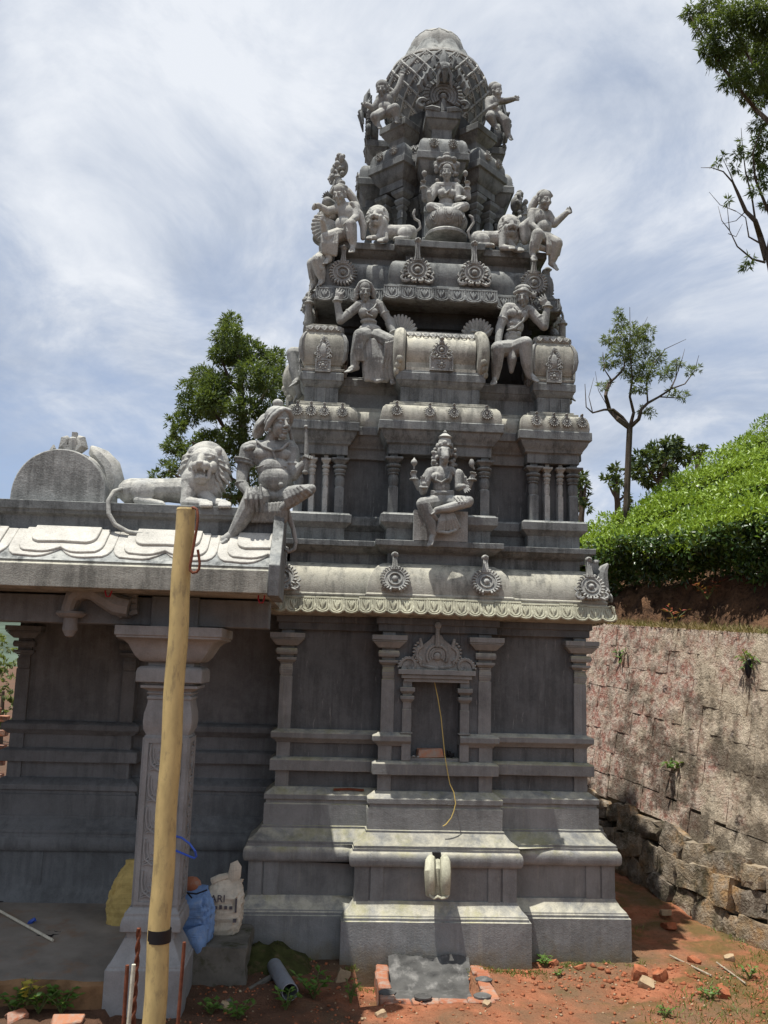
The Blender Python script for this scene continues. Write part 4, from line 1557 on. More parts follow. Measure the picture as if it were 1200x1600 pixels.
f.chain([(571, 590, 16), (588, 596, 18), (606, 592, 15), (617, 584, 11)], [3, 3.4, 3.2, 2.6])
for i in range(4):
    f.chain([(556 + 3 * i, 524, 34 - i), (553 + 4 * i, 545, 32), (556 + 4 * i, 563, 27)], [2, 2.6, 2])
    f.chain([(603 + 4 * i, 536 - i, 32), (602 + 5 * i, 556, 26), (598 + 5 * i, 574, 20)], [2, 2.6, 2])
f.chain([(566, 477, 9), (570, 484, 13), (577, 486, 14), (584, 481, 12), (588, 475, 8)], [1.4] * 5).chain([(569, 475, 9), (574, 490, 14), (582, 494, 13)], [1.3] * 3)
f('hair').ell((569.5, 450, -3), (13.2, 13.5, 12.5))
f.chain([(558, 464, 2), (558, 451, 5), (563, 443, 8), (571, 440.5, 9), (579, 444, 8), (583, 453, 5), (583, 464, 1)], [3.2] * 7)
f.chain([(557, 455, -2), (556, 470, -4)], [5, 4]).chain([(583, 455, -2), (585, 470, -4)], [5, 4])
woman = f.done()

f = Fig('bearer_statue', 'seated bare-chested man statue with a headband lifting the eave with one hand', 'statue', yk, (806, 605), 'bearers seated under the upper eave', vox=.95)
f('body')
f.ell((809, 491, 0), (18, 15, 11)).ell((805, 510, 0), (14, 14, 10)).ell((801, 528, 0), (14, 12, 10)).ell((800, 541, 0), (19, 12, 12)).cap((794, 481, -1), (827, 485, -1), 8.5)
f.ell((801, 489, 9), (8.5, 6.5, 4)).ell((817, 491, 9), (8.5, 6.5, 4))
for i in range(3):
    f.ell((801, 504 + 8 * i, 9), (5, 3.6, 2.2)).ell((810, 505 + 8 * i, 9), (5, 3.6, 2.2))
f.head((818, 463, 6), 31, -12, -6, 5, (815, 482, 0))
f.chain([(829, 487, 0), (850, 510, 5), (856, 476, 4)], [8.5, 7.4, 5.2]).hand((855, 477, 4), (-.55, .75, .1), 20, (-.2, .5, -.6), .3, -1)
f.chain([(792, 484, 0), (781, 512, 4), (778, 536, 14)], [8.5, 7, 5.2]).hand((778, 534, 14), (.2, -.8, .4), 18, (.2, -.5, -.6), .5)
f.chain([(806, 545, 6), (821, 537, 28), (823, 568, 22), (827, 586, 18)], [13, 11.5, 9.2, 6]).foot((828, 586, 18), (841, 594, 28), 22, 5)
f.chain([(792, 545, 6), (778, 545, 26), (776, 572, 20), (774, 590, 16)], [13, 11.5, 9, 6]).foot((774, 590, 16), (770, 599, 26), 18, 4.6)
for c, ax in (((840, 498, 2), (1, -1, 0)), ((786, 499, 2), (-.4, -1, 0)), ((855, 480, 4), (0, 1, 0))):
    f.ring(c, ax, 7.6, 1.6)
f('garment').ell((800, 540, 1), (19.6, 9, 12.8)).chain([(806, 545, 7), (820, 538, 26)], [13.8, 12.4]).chain([(792, 545, 7), (779, 545, 24)], [13.8, 12.4]).chain([(799, 545, 10), (800, 562, 16), (799, 580, 14)], [8, 8, 4])
f.chain([(825, 484, 9), (817, 502, 12), (804, 513, 12), (793, 516, 9)], [1.8, 2.2, 2.2, 1.8])
f.chain([(803, 479, 9), (808, 485, 12), (814, 487, 12), (821, 481, 10)], [1.2] * 4).ell((812, 489, 13), (3.4, 3.6, 2))
f('headband').ell((817, 453, 0), (13.6, 8, 13)).chain([(804, 458, 6), (811, 454, 14), (820, 454, 15), (829, 459, 8)], [3] * 4).ell((833, 462, -2), (5, 5, 4))
man = f.done()


# -- lions
def lion(name, label, y, base, head, hr, hyaw, rump, body_r, paws, tail, group, vox=1.2, mat='pale', thigh=None, hind=None):
    f = Fig(name, label, 'lion statue', y, base, group, vox, mat)
    hx_, hy_ = head
    k_ = hr
    f('body')
    sx = 1 if rump[0] > hx_ else -1
    d0 = 0
    f.chain([(hx_ + sx * k_ * .4, rump[1] - body_r * .05, -.1 * k_), ((hx_ + rump[0]) / 2, rump[1] - body_r * .08, -.2 * k_), (rump[0], rump[1], 0)], [body_r * 1.08, body_r * .90, body_r], 14)
    th = thigh or (rump[0] - sx * body_r * .6, rump[1] + body_r * .1)
    f.ell((th[0], th[1], body_r * .75), (body_r * .95, body_r * .85, body_r * .5), rot=-20 * sx)
    hf = hind or (th[0] - sx * body_r * 1.2, rump[1] + body_r * .72)
    f.chain([(th[0] + sx * body_r * .3, rump[1] + body_r * .65, body_r * .9), (hf[0], hf[1], body_r * 1.0)], [body_r * .34, body_r * .28])
    for i in range(4):
        f.cap((hf[0], hf[1] - body_r * .08 + i * body_r * .10, body_r * (1.25 - .16 * i)), (hf[0] - sx * body_r * .22, hf[1] + i * body_r * .09, body_r * (1.25 - .16 * i)), body_r * .13, body_r * .11, 6)
    # chest and forelegs
    f.ell((hx_ + sx * k_ * .15, hy_ + k_ * .55, .1 * k_), (k_ * .75, k_ * .72, k_ * .7))
    for i, (px, py) in enumerate(paws):
        ex = px + sx * k_ * (.75 if i == 0 else .45)
        f.chain([(hx_ + sx * k_ * .5, hy_ + k_ * .6, .3 * k_ - .3 * i * k_), (ex, py - k_ * .06, .55 * k_), (px, py, k_ * .95)], [k_ * .36, k_ * .24, k_ * .20])
        for j in range(4):
            f.cap((px + (j - 1.5) * k_ * .11, py - k_ * .04, k_ * 1.05), (px + (j - 1.5) * k_ * .12, py + k_ * .05, k_ * 1.22), k_ * .10, k_ * .085, 6)
    # face: skull, brows, muzzle, open jaws
    f.local((hx_, hy_ - k_ * .12, k_ * .30), k_, hyaw, 6)
    f.ell((0, .12, .05), (.56, .52, .5)).ell((0, -.12, .42), (.36, .20, .30)).cap((0, .26, .40), (0, .0, .70), .16, .15).ell((0, -.02, .80), (.15, .09, .08))
    for q in (-1, 1):
        f.ell((q * .17, -.12, .64), (.20, .17, .17)).cap((q * .10, .33, .45), (q * .40, .27, .34), .11, .09).ell((q * .27, .19, .42), (.12, .07, .09))
        f.ell((q * .50, .50, .0), (.17, .19, .10)).ell((q * .40, -.15, .30), (.16, .24, .2))
        f.cap((q * .17, -.22, .70), (q * .16, -.38, .70), .05, .025, 6).cap((q * .15, -.56, .62), (q * .15, -.45, .64), .045, .025, 6)
        f.cap((q * .33, -.20, .50), (q * .27, -.56, .44), .08, .08)
    f.ell((0, -.62, .46), (.28, .10, .24)).ell((0, -.70, .42), (.22, .14, .18)).ell((0, -.52, .52), (.13, .05, .17))
    f.world()
    f('mane')
    rr = random.Random(int(hx_))
    f.local((hx_, hy_, 0), k_, hyaw * .8)
    f.ell((0, -.16, -.08), (.98, 1.20, .56), 24, 16).ell((0, -.62, .02), (.82, .74, .48), 20, 14).ell((0, -.95, .06), (.66, .62, .44), 20, 14).ell((0, .30, .02), (.66, .62, .46))
    for ring_, (r0, r1, dd, n) in enumerate(((.60, .92, .30, 24), (.80, .98, .12, 26), (.50, .80, .40, 18))):
        for i in range(n):
            a = 2 * math.pi * (i + .5 * (ring_ % 2)) / n
            c, s_ = math.cos(a), math.sin(a)
            j = rr.uniform(.9, 1.08)
            if ring_ == 2 and s_ > -.2:
                continue
            sag = -.26 * (1 - abs(s_)) - .16
            st = 1.22 if s_ < 0 else 1.05
            f.chain([(r0 * c, r0 * s_ * st, dd), ((r0 + r1) / 2 * c * j, (r0 + r1) / 2 * s_ * st + sag * .5, dd + .02), (r1 * c * j, r1 * s_ * st + sag, dd - .12)], [.055, .065, .045], 7)
    for i in range(15):
        x = -.55 + 1.1 * i / 14
        f.chain([(x * .75, -.55, .36), (x * .9, -.95, .34), (x * .85 + rr.uniform(-.05, .05), -1.32, .16)], [.09, .10, .05], 7)
    f.world()
    f('tail').chain(tail, [body_r * .17] * (len(tail) - 1) + [body_r * .10], 8)
    f.cap(tail[-2], tail[-1], body_r * .20, body_r * .16)
    return f.done()


lion('lion_statue', 'small open-mouthed lion lying beside the lotus goddess with its rump towards her right hand', y3w - .04, (612, 382), (589, 339), 19.5, -18, (640, 364), 12.5, [(577, 372), (594, 376)],
     [(650, 362, 4), (657, 356, 6), (655, 346, 6), (648, 342, 6), (646, 334, 6), (648, 328, 6)], 'lions lying at the feet of the lotus goddess', 1.1)
lion('lion_statue', 'small open-mouthed lion lying beside the man seated on the corner with outstretched arm', y3w - .04, (778, 396), (797, 355), 21, 14, (746, 374), 13, [(800, 388), (814, 391)],
     [(734, 372, 4), (731, 362, 6), (736, 354, 6), (740, 348, 6), (738, 340, 6), (734, 337, 6)], 'lions lying at the feet of the lotus goddess', 1.1)

# -- attendants on the corners of the upper ledge
f = Fig('attendant_statue', 'long-haired seated attendant with a shell-like cape stretching an arm away from the tower', 'statue', y3w - .10, (535, 405), None, 1.1, 'pale')
f('body')
f.ell((542, 334, 0), (15, 15, 11)).ell((536, 352, 2), (14, 14, 12)).ell((538, 366, 0), (17, 11, 12)).cap((527, 325, -1), (555, 322, -1), 7.5)
f.head((530, 303, 5), 30, -24, -8, 4, (537, 322, 0))
f.chain([(526, 327, 0), (512, 330, 6), (497, 321, 10)], [7.5, 6.2, 4.6]).hand((499, 322, 10), (-.9, .1, .2), 18, (0, -.6, .6), 1.3)
f.chain([(556, 324, 0), (556, 340, 6), (547, 346, 18)], [7.5, 6.2, 4.6]).hand((549, 345, 18), (-.8, -.2, .3), 17, (0, -.8, .3), .4)
f.chain([(546, 366, 4), (548, 352, 22), (550, 372, 20), (552, 383, 18)], [12, 10, 8, 5.5]).foot((552, 384, 18), (549, 392, 26), 17, 4.4)
f.chain([(528, 368, 4), (510, 372, 14), (512, 392, 10), (514, 404, 8)], [12, 10, 8, 5.5]).foot((514, 405, 8), (506, 410, 16), 17, 4.4)
f('garment').ell((536, 366, 1), (18, 9, 13))
folds(f, (504, 366, 20), (528, 364, 16), (505, 394, 15), (524, 398, 12), 6, 3, 3)
folds(f, (541, 350, 26), (556, 352, 22), (545, 374, 24), (556, 376, 20), 4, 2.2, 2)
f.chain([(550, 318, 5), (562, 335, 2), (568, 355, 0), (567, 372, 0)], [4, 6, 6, 4])
f('hair').ell((532, 299, -2), (12.5, 12, 12.5)).chain([(543, 300, 0), (551, 310, -2), (556, 320, -4)], [7, 7, 6])
f.chain([(518, 301, 6), (522, 293, 8), (531, 289, 8), (541, 292, 5)], [2.6] * 4).ell((534, 286, 0), (6, 4, 6))
f('cape')
for i in range(9):
    a = R(150 + 12 * i)
    f.chain([(523, 352, -3), (523 + 20 * math.cos(a), 352 - 20 * math.sin(a) * 1.0, -4), (523 + 34 * math.cos(a), 354 - 30 * math.sin(a), -3)], [6, 5, 3.6])
f.done()

f = Fig('attendant_statue', 'long-haired seated attendant on the hill-side corner stretching an arm towards the hill', 'statue', y3w - .10, (845, 418), None, 1.1, 'pale')
f('body')
f.ell((844, 341, 0), (14, 14, 11)).ell((849, 357, 2), (13, 14, 12)).ell((847, 371, 0), (17, 11, 12)).cap((832, 332, -1), (856, 335, -1), 7.5)
f.head((851, 312, 5), 30, 38, -2, 0, (844, 330, 0))
f.chain([(857, 337, 0), (866, 350, 4), (885, 333, 8)], [7.5, 6.4, 4.6]).hand((884, 334, 8), (.8, .5, .2), 17, (0, .5, .7), .8)
f.chain([(831, 335, 0), (830, 352, 6), (841, 359, 16)], [7.5, 6.2, 4.6]).hand((839, 358, 16), (.8, -.3, .3), 17, (0, -.8, .3), .4)
f.chain([(842, 373, 4), (840, 367, 22), (834, 386, 20), (832, 396, 18)], [12, 10, 8, 5.5]).foot((832, 397, 18), (836, 405, 26), 18, 4.4)
f.chain([(853, 374, 4), (869, 381, 14), (864, 402, 8), (862, 411, 6)], [12, 10.5, 8, 5.5]).foot((862, 411, 6), (872, 420, 12), 18, 4.4)
f('garment').ell((848, 371, 1), (18, 9, 13))
folds(f, (856, 370, 18), (877, 380, 12), (856, 396, 14), (872, 398, 8), 6, 3, 3)
folds(f, (832, 368, 24), (848, 366, 24), (829, 388, 22), (840, 390, 22), 4, 2.2, 2)
f.chain([(838, 385, 12), (855, 390, 10), (868, 396, 6)], [5, 5, 4])
f('hair').ell((849, 308, -2), (12.5, 12, 12.5)).chain([(838, 312, -2), (832, 322, -4), (828, 330, -4)], [7, 7, 5])
f.chain([(842, 303, 6), (849, 298, 8), (858, 300, 7), (862, 306, 4)], [2.5] * 4)
f('cape').ell((826, 360, -2), (12, 20, 10)).chain([(830, 342, 4), (818, 356, 0), (820, 376, 0)], [5, 9, 7])
f.done()

# -- boys under the dome
f = Fig('boy_statue', 'plump boy statue under the dome raising one arm over his head', 'statue', CY - .62, (606, 200), None, 1.15, 'statue')
f('body')
f.ell((603, 158, 0), (12, 12, 9)).ell((602, 170, 2), (12, 11, 10)).cap((593, 154, -1), (613, 150, -1), 6.5)
f.head((597, 138, 3), 25, -16, 0, 6, (601, 152, 0))
f.chain([(593, 156, 0), (583, 170, 3), (574, 164, 4)], [6, 5, 4]).hand((576, 165, 4), (-.9, .4, .1), 12, (0, 0, 1), .4)
f.chain([(614, 151, 0), (623, 136, 0), (628, 120, 0)], [6, 5, 4]).hand((628, 122, 0), (.15, 1, 0), 13, (0, 0, 1), .3)
f.chain([(598, 177, 2), (586, 183, 14), (589, 192, 12)], [9, 8, 5.4]).foot((590, 193, 12), (595, 199, 18), 13, 4)
f.chain([(608, 176, 2), (617, 170, 16), (619, 182, 14)], [9, 8.4, 5.4]).foot((619, 184, 14), (622, 190, 20), 13, 4)
f('hair').ell((597, 134, -2), (10.5, 9, 9.5)).ell((604, 138, -4), (5, 7, 5))
f.done()
f = Fig('boy_statue', 'plump boy statue under the dome holding one arm straight out to the side', 'statue', CY - .62, (778, 215), None, 1.15, 'statue')
f('body')
f.ell((770, 162, 0), (10, 12, 9)).ell((772, 174, 2), (11, 11, 10)).cap((764, 157, -1), (776, 156, -1), 6.5)
f.head((776, 142, 3), 24, 50, 0, 0, (771, 155, 0))
f.chain([(777, 158, 0), (790, 158, 3), (802, 155, 5)], [6, 5, 4]).hand((801, 155, 5), (1, .15, 0), 13, (0, 0, 1), .3)
f.chain([(763, 159, 0), (763, 172, 6), (772, 166, 13)], [6, 5, 4]).hand((771, 166, 13), (.8, .4, .2), 11, (0, 0, 1), .6)
f.chain([(768, 180, 2), (766, 183, 15), (772, 194, 12)], [9, 8, 5.4]).foot((773, 195, 12), (778, 200, 17), 12, 4)
f.chain([(777, 181, 2), (790, 190, 12), (793, 208, 10)], [9, 8, 5.4]).foot((794, 210, 10), (800, 217, 15), 13, 4)
f('hair').ell((772, 137, -2), (10, 9, 9)).chain([(768, 133, 0), (774, 130, 4), (781, 134, 6)], [3, 3, 3]).ell((767, 144, -3), (4, 7, 5))
f.done()
# ------------------------------------------------------------------ materials of the small things
def paint(name, base, vary=.25, rough=.6, dirt=None, spec=.3, scale=8, dirt_amt=.5, stretch=(1, 1, 1), bump=.2):
    t = NT(name)
    p = t.pos()
    n = t.noise(t.map(p, stretch), scale, 6, .62)
    c = t.mix(t.ramp(n, [(.3, 0), (.7, 1)]), k(base, 1 - vary), k(base, 1 + vary))
    if dirt:
        d = t.ramp(t.noise(t.map(p, stretch, (3, 1, 2)), scale * 1.7, 6, .68), [(.52, 0), (.70, 1)])
        c = t.mix(t.math('MULTIPLY', d, dirt_amt), c, dirt)
    t.bump(t.noise(p, scale * 9, 3), bump, .004)
    t.b.inputs['Roughness'].default_value = rough
    t.b.inputs['Specular IOR Level'].default_value = spec
    return t.color(c)


M['pole'] = paint('ochre_plastic', (.50, .375, .165), .18, .5, (.17, .13, .075), .3, 14, .7, (1, 1, .35), bump=.3)
M['tape'] = paint('black_tape', (.012, .012, .014), .3, .45)
M['rust'] = paint('rusty_iron', (.16, .055, .03), .35, .8, (.06, .025, .018), .2, 30)
M['drystick'] = paint('dry_stick', (.33, .28, .21), .25, .8, (.16, .11, .07), .15, 14, .6)
M['bamboo'] = paint('bleached_stick', (.62, .58, .46), .15, .6, (.30, .25, .17), .3, 12, .5)
M['sack_y'] = paint('yellow_woven_sack', (.56, .42, .15), .22, .75, (.30, .21, .09), .2, 9, .5)
M['sack_b'] = paint('blue_woven_sack', (.17, .29, .52), .22, .7, (.33, .40, .50), .2, 9, .5)
M['sack_w'] = paint('white_woven_sack', (.58, .53, .43), .18, .75, (.26, .21, .15), .2, 10, .5)
for key_ in ('sack_y', 'sack_b', 'sack_w'):           # woven tape: fine horizontal and vertical threads
    nt_ = M[key_].node_tree
    b_ = next(n for n in nt_.nodes if n.type == 'BSDF_PRINCIPLED')
    g_ = nt_.nodes.new('ShaderNodeTexCoord')
    hs_ = []
    for sc_ in ((6, 6, 150), (150, 150, 6)):
        mp = nt_.nodes.new('ShaderNodeMapping')
        mp.inputs['Scale'].default_value = sc_
        nz_ = nt_.nodes.new('ShaderNodeTexNoise')
        nz_.inputs['Scale'].default_value = 1.0
        nt_.links.new(g_.outputs['Object'], mp.inputs[0])
        nt_.links.new(mp.outputs[0], nz_.inputs['Vector'])
        hs_.append(nz_.outputs['Fac'])
    ad = nt_.nodes.new('ShaderNodeMath')
    nt_.links.new(hs_[0], ad.inputs[0])
    nt_.links.new(hs_[1], ad.inputs[1])
    bu = nt_.nodes.new('ShaderNodeBump')
    bu.inputs['Strength'].default_value = .6
    bu.inputs['Distance'].default_value = .006
    nt_.links.new(ad.outputs[0], bu.inputs['Height'])
    nt_.links.new(bu.outputs[0], b_.inputs['Normal'])
M['print'] = paint('sack_print', (.10, .09, .10), .3, .8)
M['blue'] = paint('blue_cable', (.03, .09, .45), .15, .35, None, .5)
M['black'] = paint('black_cable', (.015, .015, .017), .2, .5)
M['wire_y'] = paint('yellow_wire', (.50, .38, .12), .15, .5)
M['pvc'] = paint('grey_pvc', (.23, .25, .28), .12, .45, (.20, .13, .09), .4, 14, .5)
M['red'] = paint('red_hook', (.30, .015, .03), .2, .45)
M['floor'] = paint('cement_floor', (.25, .222, .188), .30, .9, (.27, .155, .085), .15, 2.4, .7)
M['mossy'] = paint('mossy_concrete', (.145, .135, .115), .35, .95, (.045, .05, .018), .1, 5, .85)
M['plaster'] = paint('wet_cement_render', (.085, .084, .080), .4, .8, (.34, .33, .31), .25, 6, .5, bump=.7)


def brick_mat():
    t = NT('brick_red')
    p = t.pos()
    c = t.mix(t.rnd(), (.30, .105, .055), (.40, .18, .10))
    c = t.mix(t.ramp(t.noise(p, 11, 6, .7), [(.45, 0), (.68, 1)]), c, (.30, .26, .22))
    t.bump(t.noise(p, 60, 4), .6, .006)
    return t.color(c)


M['brick'] = brick_mat()

# ------------------------------------------------------------------ the pillared hall
hall = thing('temple_hall', 'flat-roofed pillared hall with a petalled eave joined to the tower', 'temple hall', (-1.6, 0, 0))
HX0, HX1, HY, HY2 = -2.74, -.30, .27, .39
HP = [(HX0, HY), (-1.66, HY), (-1.66, HY2), (HX1, HY2), (HX1, 2.6), (HX0, 2.6)]


def hpart(prof, name, mat, bevel=BV):
    mb = MB()
    mb.sweep(HP, prof, True, .005)
    return mb.build(name, M[mat], hall, bevel)


M['hall'] = stone('hall_cement', (.165, .175, .181), .25, .10, .40, pale=(.27, .27, .26), tone=.12, grain=.5)
hpart([(.27, -.3), (.27, .30), (.25, .33), (.20, .42), (.18, .46), (.178, .73)], 'plinth', 'hall')
hpart([(.180, .728), (.206, .731), (.224, .758), (.226, .80), (.220, .828), (.208, .842), (.199, .847), (.199, .868)], 'rounded_moulding', 'hall', .003)
hpart([(.185, .867), (.193, .869), (.193, .890), (.187, .896), (.158, .912), (.128, .938), (.103, .970), (.092, .976), (.092, .994), (.080, .998), (.080, 1.17), (.066, 1.172), (.066, 1.203)], 'sloped_moulding', 'hall', .003)
hpart([(.05, 1.202), (.084, 1.205), (.084, 1.248), (.010, 1.300), (-.018, 1.302), (-.018, 1.45)], 'chamfered_band', 'hall', .004)
hpart([(-.03, 1.434), (.052, 1.436), (.052, 1.526), (.044, 1.533), (.014, 1.547), (-.018, 1.549), (-.018, 1.69)], 'ledge', 'hall', .004)
hpart([(-.03, 1.668), (.006, 1.669), (.012, 1.678), (.048, 1.707), (.054, 1.712), (.054, 1.755), (.045, 1.762), (.008, 1.782), (-.03, 1.784)], 'ledge', 'hall', .004)
hpart([(-.028, 1.76), (-.028, 2.66)], 'wall', 'hall')
hpart([(-.03, 2.634), (.03, 2.636), (.03, 2.697), (.05, 2.701), (.05, 2.80)], 'beam', 'hall')
for x in (HX0 + .075, -1.735):
    mb = MB()
    pilaster(mb, 0, 0, 0, 2.634 - 1.78, .058)
    o = bpy.data.objects.new('pilaster', mb.mesh('pilaster', M['hall']))
    link(o, hall, T(x, HY, 1.78))
    add_bevel(o, .004)
    for z0, z1 in ((1.298, 1.436), (1.545, 1.672)):
        mb = MB()
        mb.box(-.06, .06, -.006, .02, 0, z1 - z0)
        o = bpy.data.objects.new('frieze_block', mb.mesh('frieze_block', M['hall']))
        link(o, hall, T(x, HY, z0))
for x in (-2.35, -1.35, -.80):
    mb = MB()
    mb.box(-.05, .05, -.006, .02, 0, .27)
    o = bpy.data.objects.new('strip', mb.mesh('strip', M['hall']))
    link(o, hall, T(x, (HY if x < -1.66 else HY2) - .178, .462))
# floor slab, slightly sloped to the front
mb = MB()
fz = lambda y: .215 + (y + 1.5) * .075
ed = random.Random(2)
xs = np.linspace(-4.6, -.88, 36)
front = [(-1.47 + ed.uniform(-.02, .02)) if x < -1.4 else (-1.47 if x < -1.2 else -1.0) for x in xs]
vs, fs = [], []
for i, x in enumerate(xs):
    for j, (y, z) in enumerate(((.05, fz(.05)), (front[i] * .5, fz(front[i] * .5) + ed.uniform(-.004, .004)), (front[i] + .02, fz(front[i]) + ed.uniform(-.006, .006)), (front[i] - .004, fz(front[i]) - .025), (front[i] + ed.uniform(-.02, .01), .10), (front[i], -.1))):
        vs.append((x, y, z))
n = 6
for i in range(len(xs) - 1):
    for j in range(n - 1):
        fs.append((i * n + j, i * n + j + 1, (i + 1) * n + j + 1, (i + 1) * n + j))
mb.add(vs, [f for q, f in enumerate(fs) if q % (n - 1) < 2])
mb.build('floor_slab', M['floor'], hall)
mb = MB()
mb.add(vs, [f for q, f in enumerate(fs) if q % (n - 1) >= 2])
M['edge'] = paint('earthy_edge', (.21, .125, .065), .4, .95, (.10, .065, .035), .1, 6, .7, bump=.8)
mb.build('slab_edge', M['edge'], hall)
# roof: eave slab, curved petal band, parapet ledge
XR = -.40
mb = MB()
def run_x(mb, prof, x0=-5.2, x1=XR):
    n = len(prof)
    mb.add([(x0, y, z) for y, z in prof] + [(x1, y, z) for y, z in prof], [tuple(range(n)), tuple(range(2 * n - 1, n - 1, -1))] + [((i + 1) % n, i, n + i, n + (i + 1) % n) for i in range(n)])


run_x(mb, [(.19, 2.805), (-1.88, 2.805), (-1.90, 2.808), (-1.90, 2.962), (-1.888, 2.966), (-1.88, 2.972), (-1.878, 2.985), (-1.74, 3.10), (-1.59, 3.218), (-1.575, 3.22), (.19, 3.22)])
mb.build('eave_slab', M['eave'], hall, .004)
mb = MB()
run_x(mb, [(-1.79, 3.03), (-1.874, 2.9755), (-1.883, 2.988), (-1.744, 3.105), (-1.594, 3.2235), (-1.575, 3.215)], -5.2, XR - .002)
mb.build('roof_band', M['stone'], hall)
mb = MB()
run_x(mb, [(.19, 3.222), (-1.57, 3.222), (-1.57, 3.33), (-1.575, 3.335), (-1.60, 3.35), (-1.605, 3.372), (-1.615, 3.375), (-1.615, 3.437), (-1.58, 3.44), (.19, 3.44)])
mb.build('parapet', M['stone'], hall, .004)
mb = MB()
mb.box(-5.2, XR, .195, 2.7, 2.79, 3.42)
mb.build('roof_slab', M['stone'], hall)
# petals lying on the sloping band
sl = math.atan2(3.218 - 2.985, .288)
Lp = math.hypot(3.218 - 2.985, .288)


def lobes(hw, v_side, v_low, v_mid, n=8):
    """outline (u, v) of one double lobed petal layer, v measured down the slope"""
    out = [(-hw, 0), (-hw, v_side)]
    for i in range(1, n):
        a = i / n
        out.append((-hw + hw * (1 - math.cos(a * math.pi / 2 * 1.0)) * .95 if a < .5 else -hw * (1 - a) * 1.02 - .002, v_side + (v_low - v_side) * math.sin(min(1, a * 1.9) * math.pi / 2) - (v_low - v_mid) * max(0, (a - .62) / .38) ** 2))
    out.append((0, v_mid))
    return out + [(-u, v) for u, v in reversed(out[:-1])]


def petal_mesh():
    mb = MB()
    # plate k: local x = u, local z = down slope (-v), local -y = out of the slope
    for hw, vs_, vl, vm, th in ((.352, Lp * .56, Lp * .93, Lp * .66, .014), (.285, Lp * .52, Lp * .82, Lp * .66, .028)):
        o_ = lobes(hw, vs_, vl, vm)
        mb.prism([(u, -v) for u, v in o_], -th, .02)
    o_ = []
    for i in range(13):
        a = math.pi * i / 12
        o_.append((-.225 * math.copysign(abs(math.cos(a)) ** .45, math.cos(a)), Lp * .22 + Lp * .36 * math.sin(a) ** .6 - (.02 * max(0, 1 - abs(i - 6) / 2.0))))
    o_ = [(-.225, 0)] + o_ + [(.225, 0)]
    mb.prism([(u, -v) for u, v in o_], -.046, .02)
    return mb.mesh('petal', M['petal'])


M['petal'] = stone('petal_cement', (.47, .455, .41), .35, .2, .22, pale=(.64, .62, .55))
pm = petal_mesh()
x = at(98, 850, -1.75).x
xs_p = [x + .705 * i for i in range(-2, 4)]
for xp in xs_p:
    if xp + .36 < XR + .02 or xp - .36 < XR - .05:
        Mp = T(xp, -1.59, 3.222) @ RX(-(math.pi / 2 - sl)) @ T(0, -.002, 0)
        me = pm
        if xp + .352 > XR:                                   # the last petal is cut by the end board
            me = pm.copy()
            bm = bmesh.new()
            bm.from_mesh(me)
            bmesh.ops.bisect_plane(bm, geom=bm.verts[:] + bm.edges[:] + bm.faces[:], plane_co=(XR - xp - .003, 0, 0), plane_no=(1, 0, 0), clear_outer=True)
            bm.to_mesh(me)
            bm.free()
        inst(me, 'petal', hall, Mp, .006)
# end board of the roof
mb = MB()
out = [(-1.945, 2.79), (-1.95, 3.0), (-1.90, 3.06), (-1.68, 3.27), (-1.63, 3.36), (-1.62, 3.447), (-1.25, 3.447), (-1.25, 2.79)]
n = len(out)
vs = [(XR + .002, y, z) for y, z in out] + [(XR + .078, y + .02, z) for y, z in out]
mb.add(vs, [tuple(range(n)), tuple(range(2 * n - 1, n - 1, -1))] + [((i + 1) % n, i, n + i, n + (i + 1) % n) for i in range(n)])
mb.build('end_board', M['stone'], hall, .006)


# pillars
def scroll_panel(mb, w, z0, z1, y):
    """carved creeper inside a raised frame on the face y (towards -y)"""
    for x0, x1, a, b_ in ((-w, -w * .80, z0, z1), (w * .80, w, z0, z1), (-w * .80, w * .80, z1 - .035, z1), (-w * .80, w * .80, z0, z0 + .02)):
        mb.box(x0, x1, y - .010, y + .002, a, b_)
    n = 5
    H = (z1 - z0 - .06) / n
    for i in range(n):
        zc = z0 + .03 + H * (i + .5)
        s = 1 if i % 2 else 1
        r0 = min(w * .66, H * .46)
        pts = [(-w * .68, y - .004, zc + H * .42), (-w * .70, y - .005, zc + H * .1), (-w * .62, y - .006, zc - H * .22), (-w * .30, y - .006, zc - H * .40), (w * .15, y - .006, zc - H * .34), (w * .50, y - .006, zc - H * .08), (w * .55, y - .006, zc + H * .2), (w * .68, y - .005, zc + H * .50)]
        mb.tube(pts, .0085, 5)
        pts = [(-w * .55, y - .003, zc + H * .30), (-w * .54, y - .004, zc), (-w * .40, y - .004, zc - H * .22), (-w * .1, y - .004, zc - H * .24), (w * .2, y - .004, zc - H * .05), (w * .1, y - .004, zc + H * .14), (-w * .15, y - .004, zc + H * .06)]
        mb.tube(pts, .006, 4)
        for j in range(9):
            a = -2.6 + j * .62
            mb.ball((w * .06 + w * .34 * math.cos(a), y - .002, zc + H * .06 + H * .22 * math.sin(a)), (.019, .010, .014), 6, 4)
        mb.ball((w * .05, y - .002, zc + H * .04), (.022, .012, .022), 7, 4)
        for q in (-1, 1):
            for j in range(3):
                mb.tube([(q * w * .72, y - .003, zc + q * H * .42 + .012 * j), (q * w * .5, y - .006, zc + q * (H * .36 - .02 * j)), (q * w * (.30 + .08 * j), y - .003, zc + q * (H * .40 - .03 * j))], .006, 4)


